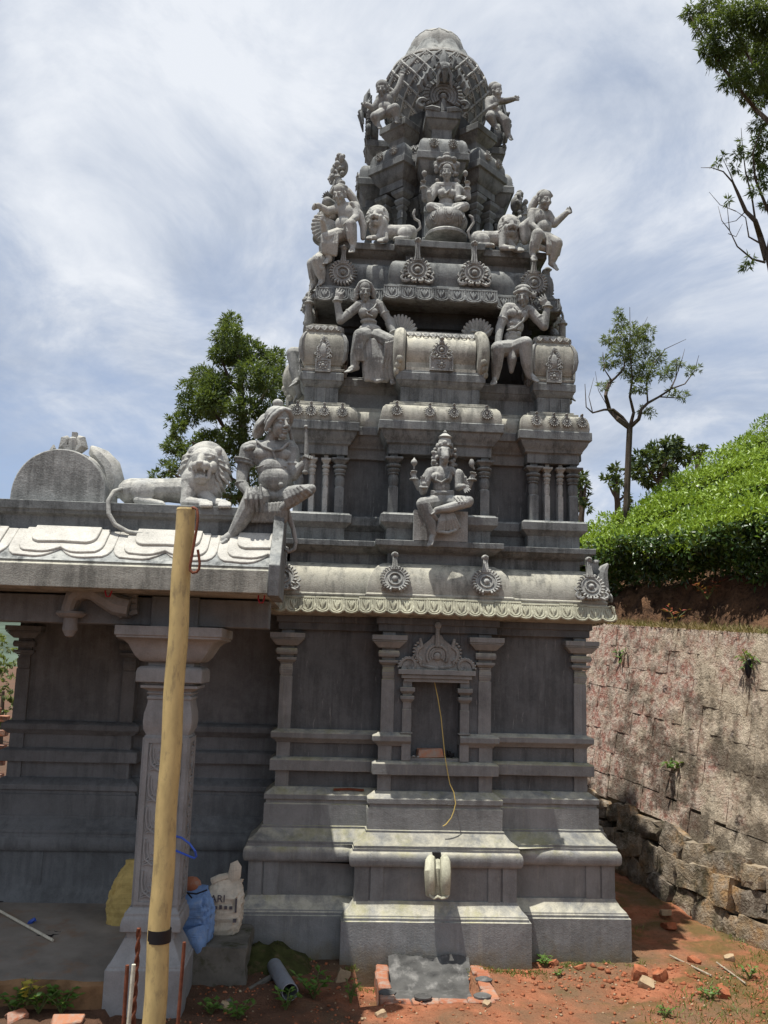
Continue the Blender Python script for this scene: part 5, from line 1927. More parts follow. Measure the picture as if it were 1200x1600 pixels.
def pillar(px, py, name='pillar'):
    def sq(prof, nm, mat='pillar', bevel=.006, hx=0, parent=None, dx=0):
        mb = MB()
        mb.sweep(square(px + dx, py, .1), [(h - .1, z) for h, z in prof])
        return mb.build(nm, M[mat], parent or hall, bevel)
    dxp = -.03
    sh = sq([(.158, .62), (.156, 1.815)], name)
    sq([(.262, -.3), (.262, .292), (.252, .297), (.250, .312), (.238, .320), (.185, .425), (.172, .452), (.165, .47)], 'pedestal', bevel=.006, parent=sh, dx=dxp)
    sq([(.165, .46), (.165, .512), (.205, .514), (.205, .56), (.196, .60), (.186, .61), (.186, .632), (.175, .64), (.160, .665)], 'base_moulding', parent=sh, dx=dxp * .6)
    sq([(.150, 1.813), (.150, 1.825), (.166, 1.86), (.172, 1.91), (.168, 1.97), (.152, 2.04), (.150, 2.065), (.158, 2.068), (.158, 2.086), (.146, 2.09), (.146, 2.102), (.160, 2.105), (.160, 2.114), (.150, 2.118),
        (.158, 2.130), (.185, 2.142), (.200, 2.146), (.200, 2.166), (.172, 2.17), (.172, 2.186)], 'neck', parent=sh, bevel=.003)
    sq([(.205, 2.186), (.232, 2.188), (.232, 2.262), (.224, 2.285), (.205, 2.298), (.162, 2.302), (.162, 2.33)], 'cushion', parent=sh, bevel=.004)
    sq([(.190, 2.328), (.215, 2.338), (.245, 2.370), (.268, 2.41), (.288, 2.45), (.318, 2.478), (.352, 2.492), (.362, 2.496), (.362, 2.510), (.372, 2.512), (.372, 2.578), (.2, 2.582)], 'capital', parent=sh, bevel=.004)
    for a in (0, math.pi / 2, -math.pi / 2):
        mb = MB()
        scroll_panel(mb, .15, .68, 1.80, -.157)
        o = bpy.data.objects.new('carved_panel', mb.mesh('carved_panel', M['pillar']))
        link(o, sh, T(px, py, 0) @ RZ(a))
    return sh


PX, PY = -1.095, -1.225
pillar(PX, PY)
pillar(-3.42, PY)
# beam over the pillars and the curved bracket with a hanging bud
mb = MB()
mb.box(-5.0, -.42, PY - .13, PY + .13, 2.59, 2.79)
mb.build('beam', M['hall'], hall, .006)
mb = MB()
mb.box(PX - .17, PX + .17, PY - .16, PY + .16, 2.575, 2.80)
mb.build('bracket_block', M['hall'], hall, .006)
mb = MB()
yb_ = -1.42
A = lambda x, y: at(x, y, yb_)
core = [A(205, 950), A(185, 946), A(165, 934), (A(148, 925)), A(130, 924), A(116, 933), A(110, 950), A(109, 957)]
for off, rr_ in ((0, .045), (-.06, .04), (.06, .04)):
    mb.tube([p + Vector((0, off, 0)) for p in core], [.07, .075, .07, .06, .055, .05, .045, .045], 8)
for j in range(4):
    mb.tube([A(215, 930 + 8 * j), A(190, 925 + 12 * j), A(172, 915 + 10 * j)], .03, 6)
b0 = A(111, 962)
mb.lathe([(.03, .04), (.10, .03), (.11, .015), (.085, -.01), (.05, -.015), (.052, -.08), (.055, -.10), (.03, -.145), (.0005, -.155)], 12, T(b0.x, b0.y, b0.z))
mb.build('bracket', M['pillar'], hall)
for i, px in enumerate((408, 381, 169)):
    p = at(px, 935 if i < 2 else 925, -1.75)
    mb = MB()
    mb.tube([p + Vector((-.02, 0, .10)), p + Vector((-.02, 0, 0)), p + Vector((-.01, 0, -.03)), p + Vector((.012, 0, -.03)), p + Vector((.022, 0, 0)), p + Vector((.022, 0, .03))], .006, 6)
    if i != 1:
        mb.build('red_hook', M['red'], hall)

# -- round gable slab on the roof with its finial and horn
yg = -1.45
g0, g1 = at(14, 786, yg), at(164, 790, yg)
gc, gr = (g0.x + g1.x) / 2, (g1.x - g0.x) / 2
gz_ = 3.437
gt = thing('gable_slab', 'blank round-topped gable slab with a bud finial standing on the hall roof', 'roof ornament', (gc, yg, gz_))
mb = MB()
out = [(gc + gr * 1.0 * math.cos(a) * (1 - .02 * abs(math.sin(a))), gz_ + .03 + .385 * math.sin(a) ** .82) for a in np.linspace(0, math.pi, 30)]
mb.prism([(gc + gr, gz_)] + out + [(gc - gr, gz_)], yg, yg + .13)
mb.build('slab', M['statue'], gt, .01)
mb = MB()
mb.prism([(gc + gr * 1.10, gz_)] + [(gc + gr * 1.10 * math.cos(a), gz_ + .03 + .40 * math.sin(a) ** .82) for a in np.linspace(0, math.pi, 24)] + [(gc - gr * 1.1, gz_)], yg + .132, yg + .25)
mb.build('slab', M['pale'], gt, .02)
mb = MB()
B_ = lambda x, y, d=.2: at(x, y, yg + d)
mb.tube([B_(172, 775), B_(178, 752), B_(172, 730), B_(158, 714), B_(146, 704), B_(143, 697)], [.075, .08, .08, .07, .045, .01], 9)
mb.build('horn', M['pale'], gt)
mb = MB()
for q, x in ((-1, 103), (1, 126), (0, 115)):
    mb.tube([B_(114 + q * 3, 708, .1), B_(x + q * 3, 698, .1), B_(x, 686, .1), B_(x - q * 4, 682, .1)], [.035, .045, .038, .012], 8)
mb.tube([B_(80, 706, .12), B_(84, 700, .12), B_(84, 695, .12)], [.02, .02, .006], 6)
p = B_(117, 680, .1)
mb.box(p.x - .018, p.x + .018, p.y - .018, p.y + .018, p.z - .02, p.z + .02)
mb.build('finial', M['pale'], gt)

# -- the large lion
lion('lion_statue', 'large open-mouthed lion lying on the hall roof with a long tail over the ledge', -1.40, (270, 796), (320, 730), 41, -14, (205, 768), 21, [(322, 788), (351, 789)],
     [(190, 764, 16), (178, 768, 34), (169, 783, 46), (170, 803, 50), (180, 820, 52), (200, 831, 54), (228, 836, 54), (254, 837, 54)], None, 1.0, 'pale', thigh=(222, 768), hind=(252, 788))

# -- the seated guard
f = Fig('guard_statue', 'big-bellied seated guardian with a hair bun holding up a dagger', 'statue', -1.46, (425, 806), None, .85)
f('body')
f.ell((424, 712, 0), (32, 26, 18)).ell((428, 734, 6), (27, 20, 21)).ell((430, 750, 9), (27, 23, 23)).ell((424, 775, 0), (31, 20, 21)).cap((394, 699, -2), (452, 698, -2), 11.5)
f.ell((411, 709, 12), (16, 9, 6.5)).ell((441, 710, 12), (15, 9, 6.5)).ell((439, 757, 33), (4, 4, 3))
f.ell((438.5, 757, 35), (1.6, 1.6, 2))
f.head((436, 662, 10), 50, 36, 3, 0, (421, 692, -2), True, False)
f.chain([(387, 703, 0), (379, 738, 4), (377, 758, 14)], [12.5, 10, 8]).chain([(377, 756, 14), (388, 770, 28)], [8.5, 7]).hand((385, 769, 28), (.75, -.45, .35), 24, (0, -.8, .5), .6)
f.chain([(456, 704, 0), (458, 742, 10), (479, 722, 18)], [12.5, 10, 6.8]).hand((478, 724, 18), (.35, 1, .1), 22, (.2, 0, 1), 1.5)
f.chain([(412, 778, 6), (397, 778, 40), (374, 818, 36), (362, 836, 34)], [18, 16.5, 11.5, 7.5]).foot((361, 836, 34), (342, 846, 44), 34, 7)
f.chain([(436, 780, 4), (466, 770, 30), (486, 764, 34)], [17, 13, 8]).chain([(482, 766, 34), (452, 786, 34), (440, 796, 30)], [10, 9, 7])
for c, ax, r in (((382, 724, 2), (-.2, -1, 0), 14), ((381, 719, 2), (-.2, -1, 0), 14.4), ((457, 726, 5), (0, -1, 0), 11.6), ((378, 757, 13), (0, -1, .3), 9.4)):
    f.ring(c, ax, r, 2.2)
f('garment').ell((424, 779, 2), (33, 12, 24))
folds(f, (404, 790, 34), (446, 786, 30), (396, 812, 32), (444, 812, 26), 9, 5, 3)
folds(f, (444, 770, 44), (470, 760, 46), (450, 790, 40), (484, 770, 40), 6, 4, 4)
for i in range(4):
    f.chain([(386 + 7 * i, 764 - 2 * i, 48), (384 + 8 * i, 780, 57 - i), (386 + 8 * i, 800, 48)], [2.2, 2.8, 2.2])
f.chain([(399, 731, 17), (412, 727, 22), (430, 726, 24), (448, 729, 21)], [1.3, 1.4, 1.4, 1.2])
f('necklace').chain([(402, 690, 10), (412, 698, 18), (426, 704, 21), (440, 702, 19), (450, 692, 12)], [2.2] * 5).chain([(426, 704, 21), (430, 716, 21), (432, 724, 22)], [1.8, 1.8, 1.4])
f('shoulder_plate').ell((389, 701, 7), (10.5, 6, 9), rot=-22).ell((383, 722, 8), (6, 7, 8))
f('hair').local((436, 662, 10), 50, 36, -4).ell((0, .20, -.12), (.40, .36, .42)).ell((0, .62, -.10), (.18, .15, .17))
for q in (-1, 1):
    f.chain([(0, .47, .22), (q * .18, .42, .26), (q * .33, .26, .18), (q * .40, .05, .04), (q * .40, -.18, -.10)], [.07, .085, .09, .09, .08])
    f.chain([(q * .06, .50, .08), (q * .24, .44, .12), (q * .38, .26, .02), (q * .43, .02, -.12)], [.06, .07, .07, .06])
f.world()
f.chain([(416, 656, -4), (407, 667, -4), (402, 677, -5)], [11, 10.5, 9])
for i in range(7):
    f.chain([(412 - 1.5 * i, 656 + 4 * i, 8 - 2 * i), (404 - .8 * i, 664 + 3 * i, 8 - 2 * i), (399, 672 + 2 * i, 6 - 2 * i)], [3.4, 3.4, 2.6])
f('dagger').cap((478, 734, 20), (479, 718, 20), 4.5, 4.5).cap((479, 716, 20), (478.5, 672, 20), 4.6, 2.0).ell((478, 667, 20), (3.4, 3.2, 3.4)).ell((477, 738, 20), (5.5, 3.6, 5.5))
f('ribbon').chain([(452, 668, 0), (456, 686, -2), (462, 700, -2)], [3, 3.4, 2])
f('sash').chain([(445, 788, 4), (451, 806, 4), (458, 826, 4), (462, 846, 4), (460, 858, 4), (451, 862, 4), (446, 859, 4)], [5.5, 4.6, 3.8, 3.4, 3.2, 3, 2.4])
f.done()

# ------------------------------------------------------------------ spout, bricks in the niche, wire
sp = at(683, 1345, yc - .30)
st_ = thing('water_spout', 'pale lichened carved water spout sticking out of the plinth', 'water spout', (sp.x, sp.y, sp.z))
Q = lambda x, y, d: at(x, y, yc - d)
for sx in (-1, 1):
    mb = MB()
    pts = [Q(684 + sx * 10, 1341, .20), Q(684 + sx * 12, 1347, .30), Q(684 + sx * 12.5, 1362, .36), Q(684 + sx * 12, 1380, .37), Q(684 + sx * 12, 1398, .34)]
    vs = []
    mb.tube(pts, [.035, .042, .045, .042, .036], 10)
    mb.build('lobe', M['fringe'], st_)
mb = MB()
mb.tube([Q(684, 1346, .22), Q(684, 1360, .30), Q(684, 1380, .31), Q(684, 1396, .30)], [.03, .045, .045, .04], 8)
mb.build('throat', M['fringe'], st_)
mb = MB()
mb.tube([Q(669, 1388, .36), Q(672, 1400, .38), Q(678, 1404, .39), Q(684, 1401, .39), Q(690, 1404, .39), Q(698, 1402, .38), Q(701, 1399, .36)], [.008, .011, .012, .012, .012, .011, .008], 6)
mb.build('lip', M['fringe'], st_)
mb = MB()
a, b_ = Q(675, 1331, .20), Q(688, 1346, .20)
mb.box(a.x, b_.x, yc - .232, yc - .19, b_.z, a.z)
mb.build('hole', M['black'], st_)


def brick_shape(l, w, h, seed, nick=.012):
    rr = random.Random(seed)
    bm = bmesh.new()
    bmesh.ops.create_cube(bm, size=1)
    for v in bm.verts:
        v.co = Vector((v.co.x * l, v.co.y * w, v.co.z * h)) + Vector((rr.uniform(-1, 1), rr.uniform(-1, 1), rr.uniform(-1, 1))) * nick
    bmesh.ops.bevel(bm, geom=bm.edges[:], offset=min(h, w) * .10, segments=1, affect='EDGES')
    me = bpy.data.meshes.new('brick')
    bm.to_mesh(me)
    bm.free()
    return finish(me, M['brick'], 30)


yn = yc + .06
p = at(672, 1187, yn)
o = inst(brick_shape(.215, .09, .075, 3), 'brick', None, T(p.x, yn, 1.549 + .062) @ RZ(.06))
tag(o, 'loose brick lying on the floor of the wall niche', 'brick')
p = at(702, 1186, yn)
mb = MB()
rr = random.Random(8)
pts = [Vector((rr.uniform(-.035, .035), rr.uniform(-.03, .02), rr.uniform(0, .06))) for _ in range(14)]
mb.tube(pts, .008, 5)
o = mb.build('cable_knot', M['black'])
o.matrix_basis = T(p.x, yn - .02, 1.578)
tag(o, 'tangled knot of black cable beside the brick in the niche', 'cable')
for px, s in ((645, .014), (652, .011)):
    p = at(px, 1188, yn)
    mb = MB()
    mb.ball((0, 0, s * .7), (s * 1.3, s, s * .8), 7, 5)
    o = mb.build('pebble', M['pale'])
    o.matrix_basis = T(p.x, yn - .05, 1.575)
    tag(o, ('larger' if s > .012 else 'smaller') + ' pale pebble left of the brick in the niche', 'pebble', 'pebbles in the niche')
mb = MB()
W_ = lambda x, y, d: at(x, y, yc - d)
mb.tube([W_(679, 1066, -.05), W_(684, 1090, -.03), W_(689, 1120, -.01), W_(692, 1150, .02), W_(695, 1180, .06), W_(699, 1205, .08), W_(703, 1225, .09), W_(709, 1238, .10), W_(712, 1255, .12), W_(709, 1268, .13), W_(705, 1278, .135), W_(697, 1288, .14), W_(692, 1291, .14)], .0042, 6)
o = mb.build('dangling_wire', M['wire_y'], origin=W_(679, 1066, -.05))
tag(o, 'thin yellow wire dangling out of the wall niche', 'wire')
p = at(545, 1229, yw - .05)
mb = MB()
mb.tube([(-.13, 0, 0), (.0, .004, .006), (.13, 0, 0)], .011, 6)
o = mb.build('iron_bar', M['rust'], origin=None)
o.matrix_basis = T(p.x, yw - .055, 1.288)
tag(o, 'short rusty iron bar lying on the moulding left of the niche', 'bar')

# ------------------------------------------------------------------ things in front of the hall
pole = thing('yellow_pole', 'tall ochre plastic pole with a black tape band and a wire hook', 'pole', (-.86, -2.6, -.3))
mb = MB()
b_, t_ = at(240, 1600, -2.6), at(290, 797, -2.6)
d = (t_ - b_) / (t_.z - b_.z)
b0 = b_ - d * (b_.z + .3)
nn = 26
mb.tube([b0.lerp(t_, i / nn) + Vector((.004 * math.sin(i * 1.3), 0, 0)) for i in range(nn + 1)], [.0645 - .0085 * i / nn for i in range(nn + 1)], 20)
mb.tube([t_ - d * .002, t_ + d * .012], [.0555, .050], 20)
mb.build('shaft', M['pole'], pole)
mb = MB()
c_ = at(249, 1461, -2.6)
mb.tube([c_ - d * .030 + Vector((0, 0, -.004)), c_ + d * .030 + Vector((0, 0, .004))], .0655, 20)
mb.build('tape_band', M['tape'], pole)
mb = MB()
H_ = lambda x, y, dd=.06: at(x, y, -2.6 - dd)
mb.tube([H_(296, 795, .0), H_(302, 793, .03), H_(308, 796, .05), H_(309, 806), H_(308, 822), H_(304, 845), H_(300, 868), H_(297, 884), H_(297, 891), H_(301, 895), H_(307, 894), H_(311, 889), H_(312, 880), H_(310.5, 868), H_(309, 859)], .0085, 8)
mb.build('wire_hook', M['rust'], pole)


def rod(name, label, cat, a, b_, r, mat, twist=False, group=None):
    mb = MB()
    a, b_ = Vector(a), Vector(b_)
    n = 40 if twist else 8
    if twist:
        d_ = (b_ - a).normalized()
        u = d_.orthogonal().normalized()
        w = d_.cross(u)
        for q in (0, math.pi):
            mb.tube([a.lerp(b_, i / n) + (u * math.cos(i * .8 + q) + w * math.sin(i * .8 + q)) * r * .6 for i in range(n + 1)], r * .75, 6)
    else:
        mb.tube([a.lerp(b_, i / n) for i in range(n + 1)], [r * (1 + .06 * math.sin(i * 2.1)) for i in range(n + 1)], 8)
    o = mb.build(name, M[mat], origin=a)
    return tag(o, label, cat, group)


yr = -2.15


def down(p0, p1, y, z=-.1):
    a, b_ = at(*p0, y), at(*p1, y)
    d = (b_ - a) / (b_.z - a.z)
    return a + d * (z - a.z), b_


a, b_ = down((208, 1600), (217, 1450), yr)
rod('iron_rod', 'twisted rusty reinforcing rod, taller one left of the yellow pole', 'rod', a, b_, .0125, 'rust', True)
a, b_ = down((278, 1600), (288, 1472), yr)
rod('iron_rod', 'plain rusty reinforcing rod standing right of the yellow pole', 'rod', a, b_, .011, 'rust')
a, b_ = down((193, 1600), (199, 1508), yr - .05)
rod('iron_rod', 'short dark rusty rod standing beside the white stick', 'rod', a, b_, .012, 'rust')
a, b_ = down((201, 1600), (209, 1507), yr - .08)
rod('white_stick', 'flat white stick standing among the rusty rods', 'stick', a, b_, .013, 'bamboo')


def sack(name, label, base, w, dpt, h, mat, lean=0.0, tip=None, seed=1, rz=0.0):
    """a filled woven sack: bulged box with gathered mouth and wrinkles"""
    rr = random.Random(seed)
    mb = MB()
    nz, na = 44, 56
    vs, fs = [], []
    for j in range(nz + 1):
        t = j / nz
        if t < .08:
            s_ = .80 + .2 * math.sin(t / .08 * math.pi / 2)
        elif t < .72:
            s_ = 1.0 + .07 * math.sin((t - .08) / .64 * math.pi)
        else:
            s_ = 1.0 - .52 * ((t - .72) / .28) ** 1.4
        if t > .93:
            s_ += .25 * (t - .93) / .07
        for i in range(na):
            a = 2 * math.pi * i / na
            c, s = math.cos(a), math.sin(a)
            e = .55
            x = w / 2 * math.copysign(abs(c) ** e, c)
            y = dpt / 2 * math.copysign(abs(s) ** e, s) * (1 if t < .7 else max(.35, 1 - (t - .7) * 2.2))
            q_ = Vector((c * 1.6, s * 1.6, t * 3.4 + seed))
            wr = .040 * (.5 - abs(mnoise.noise(q_ * 1.3))) + .050 * (.35 - abs(mnoise.noise(q_ * 2.9 + Vector((4, 1, 7))))) * (.4 + t) + .012 * mnoise.noise(q_ * 7) - .02
            k_ = s_ * (1 + wr / w * 1.4)
            xx = x * (s_ if t < .72 else (s_ * .6 + .4)) * (1 + wr / w * 1.2)
            vs.append((xx + lean * t * t, y * k_, h * t - .012 * (1 - abs(c)) * (t < .05)))
    for j in range(nz):
        for i in range(na):
            i2 = (i + 1) % na
            fs.append((j * na + i, j * na + i2, (j + 1) * na + i2, (j + 1) * na + i))
    fs.append(tuple(range(na - 1, -1, -1)))
    fs.append(tuple(nz * na + i for i in range(na)))
    mb.add(vs, fs)
    root = thing(name, label, 'sack', base)
    root.rotation_euler = (0, 0, rz)
    W = T(*base) @ RZ(rz)
    WM[root.name] = W
    me = mb.mesh('bag', M[mat], 60)
    o = bpy.data.objects.new('bag', me)
    link(o, root, W)
    return root, W


def put(mb, name, mat, root, W, sharp=40):
    o = bpy.data.objects.new(name, mb.mesh(name, M[mat], sharp))
    return link(o, root, W)


p = gnd(196, 1452, .265)
sack('sack', 'full yellow woven sack behind the carved pillar', (p.x - .02, p.y + .10, .262), .30, .22, .50, 'sack_y', .10, seed=4)
# rough concrete block that carries the other two
p = gnd(340, 1470, .28)
blk = MB()
rr = random.Random(21)
bm = bmesh.new()
bmesh.ops.create_cube(bm, size=1)
bmesh.ops.subdivide_edges(bm, edges=bm.edges[:], cuts=5, use_grid_fill=True)
for v in bm.verts:
    q = v.co.copy()
    nrm_ = q.normalized()
    v.co = Vector((q.x * .44, q.y * .62, q.z * .34)) + nrm_ * rr.uniform(-.022, .018)
    if q.z > .49:
        v.co.z = .17 + rr.uniform(-.006, .006)
me = bpy.data.meshes.new('concrete_block')
bm.to_mesh(me)
bm.free()
finish(me, M['mossy'], 50)
o = inst(me, 'concrete_block', None, T(-.70, -.70, .125))
tag(o, 'rough mossy concrete lump under the white sack', 'concrete block')
bz = .296
r_, W = sack('sack', 'dirty white printed sack with its mouth folded up', (-.70, -.62, bz), .27, .20, .385, 'sack_w', .02, seed=2)
mb = MB()
mb.tube([(.05, -.01, .36), (.07, -.02, .42), (.075, -.02, .48), (.06, -.01, .515)], [.045, .05, .046, .03], 8, None, .35, (0, 1, 0))
mb.tube([(-.10, 0, .365), (-.04, -.01, .395), (.02, 0, .41)], [.03, .03, .025], 7)
put(mb, 'folded_mouth', 'sack_w', r_, W)
cu = bpy.data.curves.new('print', 'FONT')
cu.body = 'ARI'
cu.size = .075
cu.extrude = .0008
cu.offset = .001
tmp = bpy.data.objects.new('tmp', cu)
COL.objects.link(tmp)
bpy.context.view_layer.update()
tm = bpy.data.meshes.new_from_object(tmp.evaluated_get(bpy.context.evaluated_depsgraph_get()))
bpy.data.objects.remove(tmp)
tm.materials.clear()
finish(tm, M['print'], None)
o = bpy.data.objects.new('print', tm)
link(o, r_, W @ T(-.095, -.122, .245) @ RZ(.03) @ RX(math.pi / 2))
mb = MB()
for i in range(5):
    mb.box(-.10 + .038 * i, -.10 + .038 * i + rr.uniform(.014, .03), -.1225, -.11, .195, .195 + rr.uniform(.018, .028))
mb.box(.095, .107, -.115, -.1, .17, .27)
mb.box(.085, .11, -.119, -.1, .10, .125)
put(mb, 'print', 'print', r_, W)
r_, W = sack('sack', 'slumped light blue woven sack leaning off the concrete lump', (-.875, -.86, .292), .24, .19, .40, 'sack_b', -.03, seed=7, rz=-.2)
mb = MB()
mb.tube([(.02, -.07, .10), (.055, -.10, .03), (.07, -.11, -.03), (.08, -.115, -.065)], [.10, .075, .04, .01], 9)
put(mb, 'hanging_corner', 'sack_b', r_, W)
mb = MB()
mb.tube([(-.11, -.06, .375), (-.05, -.085, .36), (.02, -.09, .36), (.09, -.06, .385)], .006, 5)
mb.tube([(-.05, -.085, .36), (-.01, -.10, .33)], .006, 5)
put(mb, 'tie_cord', 'black', r_, W)
mb = MB()
mb.ball((-.05, 0, .40), (.075, .05, .06), 9, 6)
put(mb, 'filling', 'brick', r_, W)
# cable loop hooked on the pillar
mb = MB()
L_ = lambda x, y, dd=0: at(x, y, -1.42 - dd)
for o_ in (0, .012):
    mb.tube([L_(272, 1306 + 20 * o_), L_(284, 1309, .03 + o_), L_(296, 1318, .05), L_(305, 1330, .06 + o_), L_(307 - 40 * o_, 1338, .06), L_(304, 1341, .06), L_(296, 1338, .05 + o_), L_(284, 1333, .03), L_(272, 1328)], .0075, 7)
o = mb.build('cable_loop', M['blue'], origin=L_(272, 1306))
tag(o, 'bright blue cable loop tied round the carved pillar', 'cable')
# rods, stick and tangle on the hall floor
fl = lambda x, y: gnd(x, y, .25)
a, b_ = gnd(0, 1415, .315), gnd(178, 1402, .33)
rod('iron_rod', 'long thin dark rod lying along the foot of the hall wall', 'rod', a + Vector((-.3, 0, .012)), b_ + Vector((.15, 0, .012)), .010, 'black')
a, b_ = gnd(0, 1430, .30), gnd(82, 1476, .25)
rod('white_stick', 'long pale stick lying on the hall floor with a blue wrap', 'stick', a.lerp(b_, -.3) + Vector((0, 0, .03)), b_ + Vector((0, 0, .03)), .011, 'bamboo')
mb = MB()
q = fl(46, 1452)
mb.tube([q + Vector((-.02, 0, .02)), q + Vector((.0, .0, .05)), q + Vector((.035, 0, .075)), q + Vector((.045, 0, .06))], [.012, .018, .014, .006], 6)
o = mb.build('blue_rag', M['blue'], origin=q)
tag(o, 'scrap of dark blue cloth knotted on the pale stick', 'rag')
mb = MB()
q = fl(76, 1464)
pts = []
for i in range(60):
    a_ = i * .5
    rd = .06 + .025 * rr.uniform(-1, 1)
    pts.append(Vector((rd * 1.3 * math.cos(a_), rd * math.sin(a_), .02 + .02 * rr.random())))
mb.tube(pts, .005, 5)
o = mb.build('wire_tangle', M['black'], origin=None)
o.matrix_basis = T(q.x, q.y, q.z - .01)
tag(o, 'tangled coil of thin dark wire at the end of the pale stick', 'wire')
a, b_ = fl(0, 1462), fl(96, 1451)
rod('iron_rod', 'bent rusty rod lying across the pale stick on the floor', 'rod', a + Vector((-.2, 0, .014)), b_ + Vector((0, 0, .014)), .012, 'rust')
# ------------------------------------------------------------------ ground


def fbm(x, y, s, o=4, z=0.0):
    return mnoise.fractal(Vector((x * s, y * s, z)), 1.0, 2.0, o)


def ground_z(x, y):
    near = max(0.0, min(1, (7 - abs(x - 1)) / 3)) * max(0.0, min(1, (9 - abs(y)) / 3))
    z = (.035 * fbm(x, y, .9, 4) + .022 * fbm(x, y, 4.2, 4, 3) + .007 * fbm(x, y, 16, 2, 5)) * near
    z += .105 * max(0, min(8, y - .35)) * max(0, min(1, (x - 1.8) / .8))     # climbs beside the retaining wall
    if x < -.85 and y > -1.52:
        z = min(z, .02)
    if .34 < x < 1.2 and -1.2 < y < -.4:
        z = z * .3 - .15
    if x < -1.36 and y < -1.44:
        z = .055 + z * .8
    if x < .1 and y > -1.3 and x > -.9:
        z += .05 * max(0, min(1, (.1 - x) / .5))
    return z - .005


def axis_coords(a, b, step, far, side):
    mid = list(np.arange(a, b, step))
    g, out_l, out_r = step, [], []
    x = a
    while x > -far:
        g *= 1.35
        x -= g
        out_l.append(x)
    g, x = step, mid[-1]
    while x < far:
        g *= 1.35
        x += g
        out_r.append(x)
    return out_l[::-1] + mid + out_r


gx, gy = axis_coords(-3.2, 5.4, .036, 900, 0), axis_coords(-2.6, 2.2, .036, 900, 0)
vs = [(x, y, ground_z(x, y)) for y in gy for x in gx]
nx_ = len(gx)
fs = [(j * nx_ + i, j * nx_ + i + 1, (j + 1) * nx_ + i + 1, (j + 1) * nx_ + i) for j in range(len(gy) - 1) for i in range(nx_ - 1)]


def soil_mat():
    t = NT('red_soil')
    p = t.pos()
    n1, n2, n3 = t.noise(p, 1.3, 6, .6), t.noise(p, 7, 6, .7), t.noise(p, 45, 5, .7)
    c = t.mix(t.ramp(n2, [(.3, 0), (.7, 1)]), (.24, .085, .040), (.45, .180, .095))
    c = t.mix(t.ramp(n1, [(.44, 0), (.60, 1)]), c, (.19, .115, .065))
    # pale grit and dark crumbs
    c = t.mix(t.math('MULTIPLY', t.ramp(n3, [(.60, 0), (.72, 1)]), .7), c, (.42, .25, .16))
    c = t.mix(t.math('MULTIPLY', t.ramp(t.noise(p, 30, 4, .7), [(.30, 1), (.42, 0)]), .7), c, (.06, .025, .014))
    # moss and short growth, and darker earth towards the hall
    x, y = t.sep(p, 0), t.sep(p, 1)
    mo = t.ramp(t.math('ADD', t.noise(t.map(p, (1, 1, 1), (9, 3, 0)), 2.1, 6, .68), t.math('MULTIPLY', t.math('SUBTRACT', x, 2.2), .06)), [(.52, 0), (.64, 1)])
    c = t.mix(t.math('MULTIPLY', mo, .7), c, t.mix(n2, (.055, .058, .016), (.15, .12, .035)))
    left_dark = t.ramp(t.math('ADD', t.math('MULTIPLY', x, -.42), t.math('MULTIPLY', t.noise(p, 3, 5, .65), .9)), [(.22, 0), (.52, 1)])
    c = t.mix(t.math('MULTIPLY', left_dark, .82), c, t.mix(n2, (.045, .028, .017), (.115, .075, .05)))
    t.bump(t.math('ADD', n3, t.math('MULTIPLY', n2, 1.2)), .9, .03)
    t.b.inputs['Roughness'].default_value = .95
    return t.color(c)


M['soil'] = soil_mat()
me = bpy.data.meshes.new('ground')
me.from_pydata(vs, [], fs)
finish(me, M['soil'], None)
g_ = link(bpy.data.objects.new('ground', me))
g_['kind'] = 'structure'
g_['label'] = 'red earth ground with moss, grit and rubble'


# ------------------------------------------------------------------ scattering of leaves, clods and grass (numpy)
def leaf_mat(name, a, b_, c_=None, trans=.25, rough=.5):
    t = NT(name)
    r_ = t.island()
    c = t.mix(r_, a, b_)
    if c_:
        c = t.mix(t.ramp(t.noise(t.pos(), 1.1, 4), [(.42, 0), (.6, 1)]), c, t.mix(r_, c_, b_))
    t.b.inputs['Roughness'].default_value = rough
    t.b.inputs['Specular IOR Level'].default_value = .35
    t.color(c)
    tr = t.n.new('ShaderNodeBsdfTranslucent')
    t.put(tr.inputs['Color'], t.mix(.5, c, (.28, .36, .04)))
    ms = t.n.new('ShaderNodeMixShader')
    ms.inputs[0].default_value = trans
    t.l.new(t.b.outputs[0], ms.inputs[1])
    t.l.new(tr.outputs[0], ms.inputs[2])
    t.l.new(ms.outputs[0], t.out.inputs['Surface'])
    return t.m


def leaves_mesh(name, P_, N_, D_, L_, W_, mat, fold=.25):
    """one folded diamond leaf (4 vertices, 2 triangles) per point: P position, N normal, D direction, L length, W width"""
    P_, N_, D_ = (np.asarray(a, float) for a in (P_, N_, D_))
    n = len(P_)
    D_ = D_ / np.maximum(np.linalg.norm(D_, axis=1), 1e-6)[:, None]
    N_ = N_ - D_ * (N_ * D_).sum(1)[:, None]
    N_ = N_ / np.maximum(np.linalg.norm(N_, axis=1), 1e-6)[:, None]
    S_ = np.cross(D_, N_)
    L_ = np.broadcast_to(np.asarray(L_, float), (n,))[:, None]
    W_ = np.broadcast_to(np.asarray(W_, float), (n,))[:, None]
    mid = P_ + D_ * L_ * .45 + N_ * W_ * fold
    v = np.stack([P_, mid + S_ * W_ * .5, P_ + D_ * L_, mid - S_ * W_ * .5], 1)
    v[:, 0] -= 0
    v[:, 1] -= N_ * 0
    co = v.reshape(-1, 3)
    idx = np.arange(n)[:, None] * 4
    tri = np.concatenate([idx + [0, 1, 2], idx + [0, 2, 3]], 1).reshape(-1, 3)
    return tri_mesh(name, co, tri, mat)


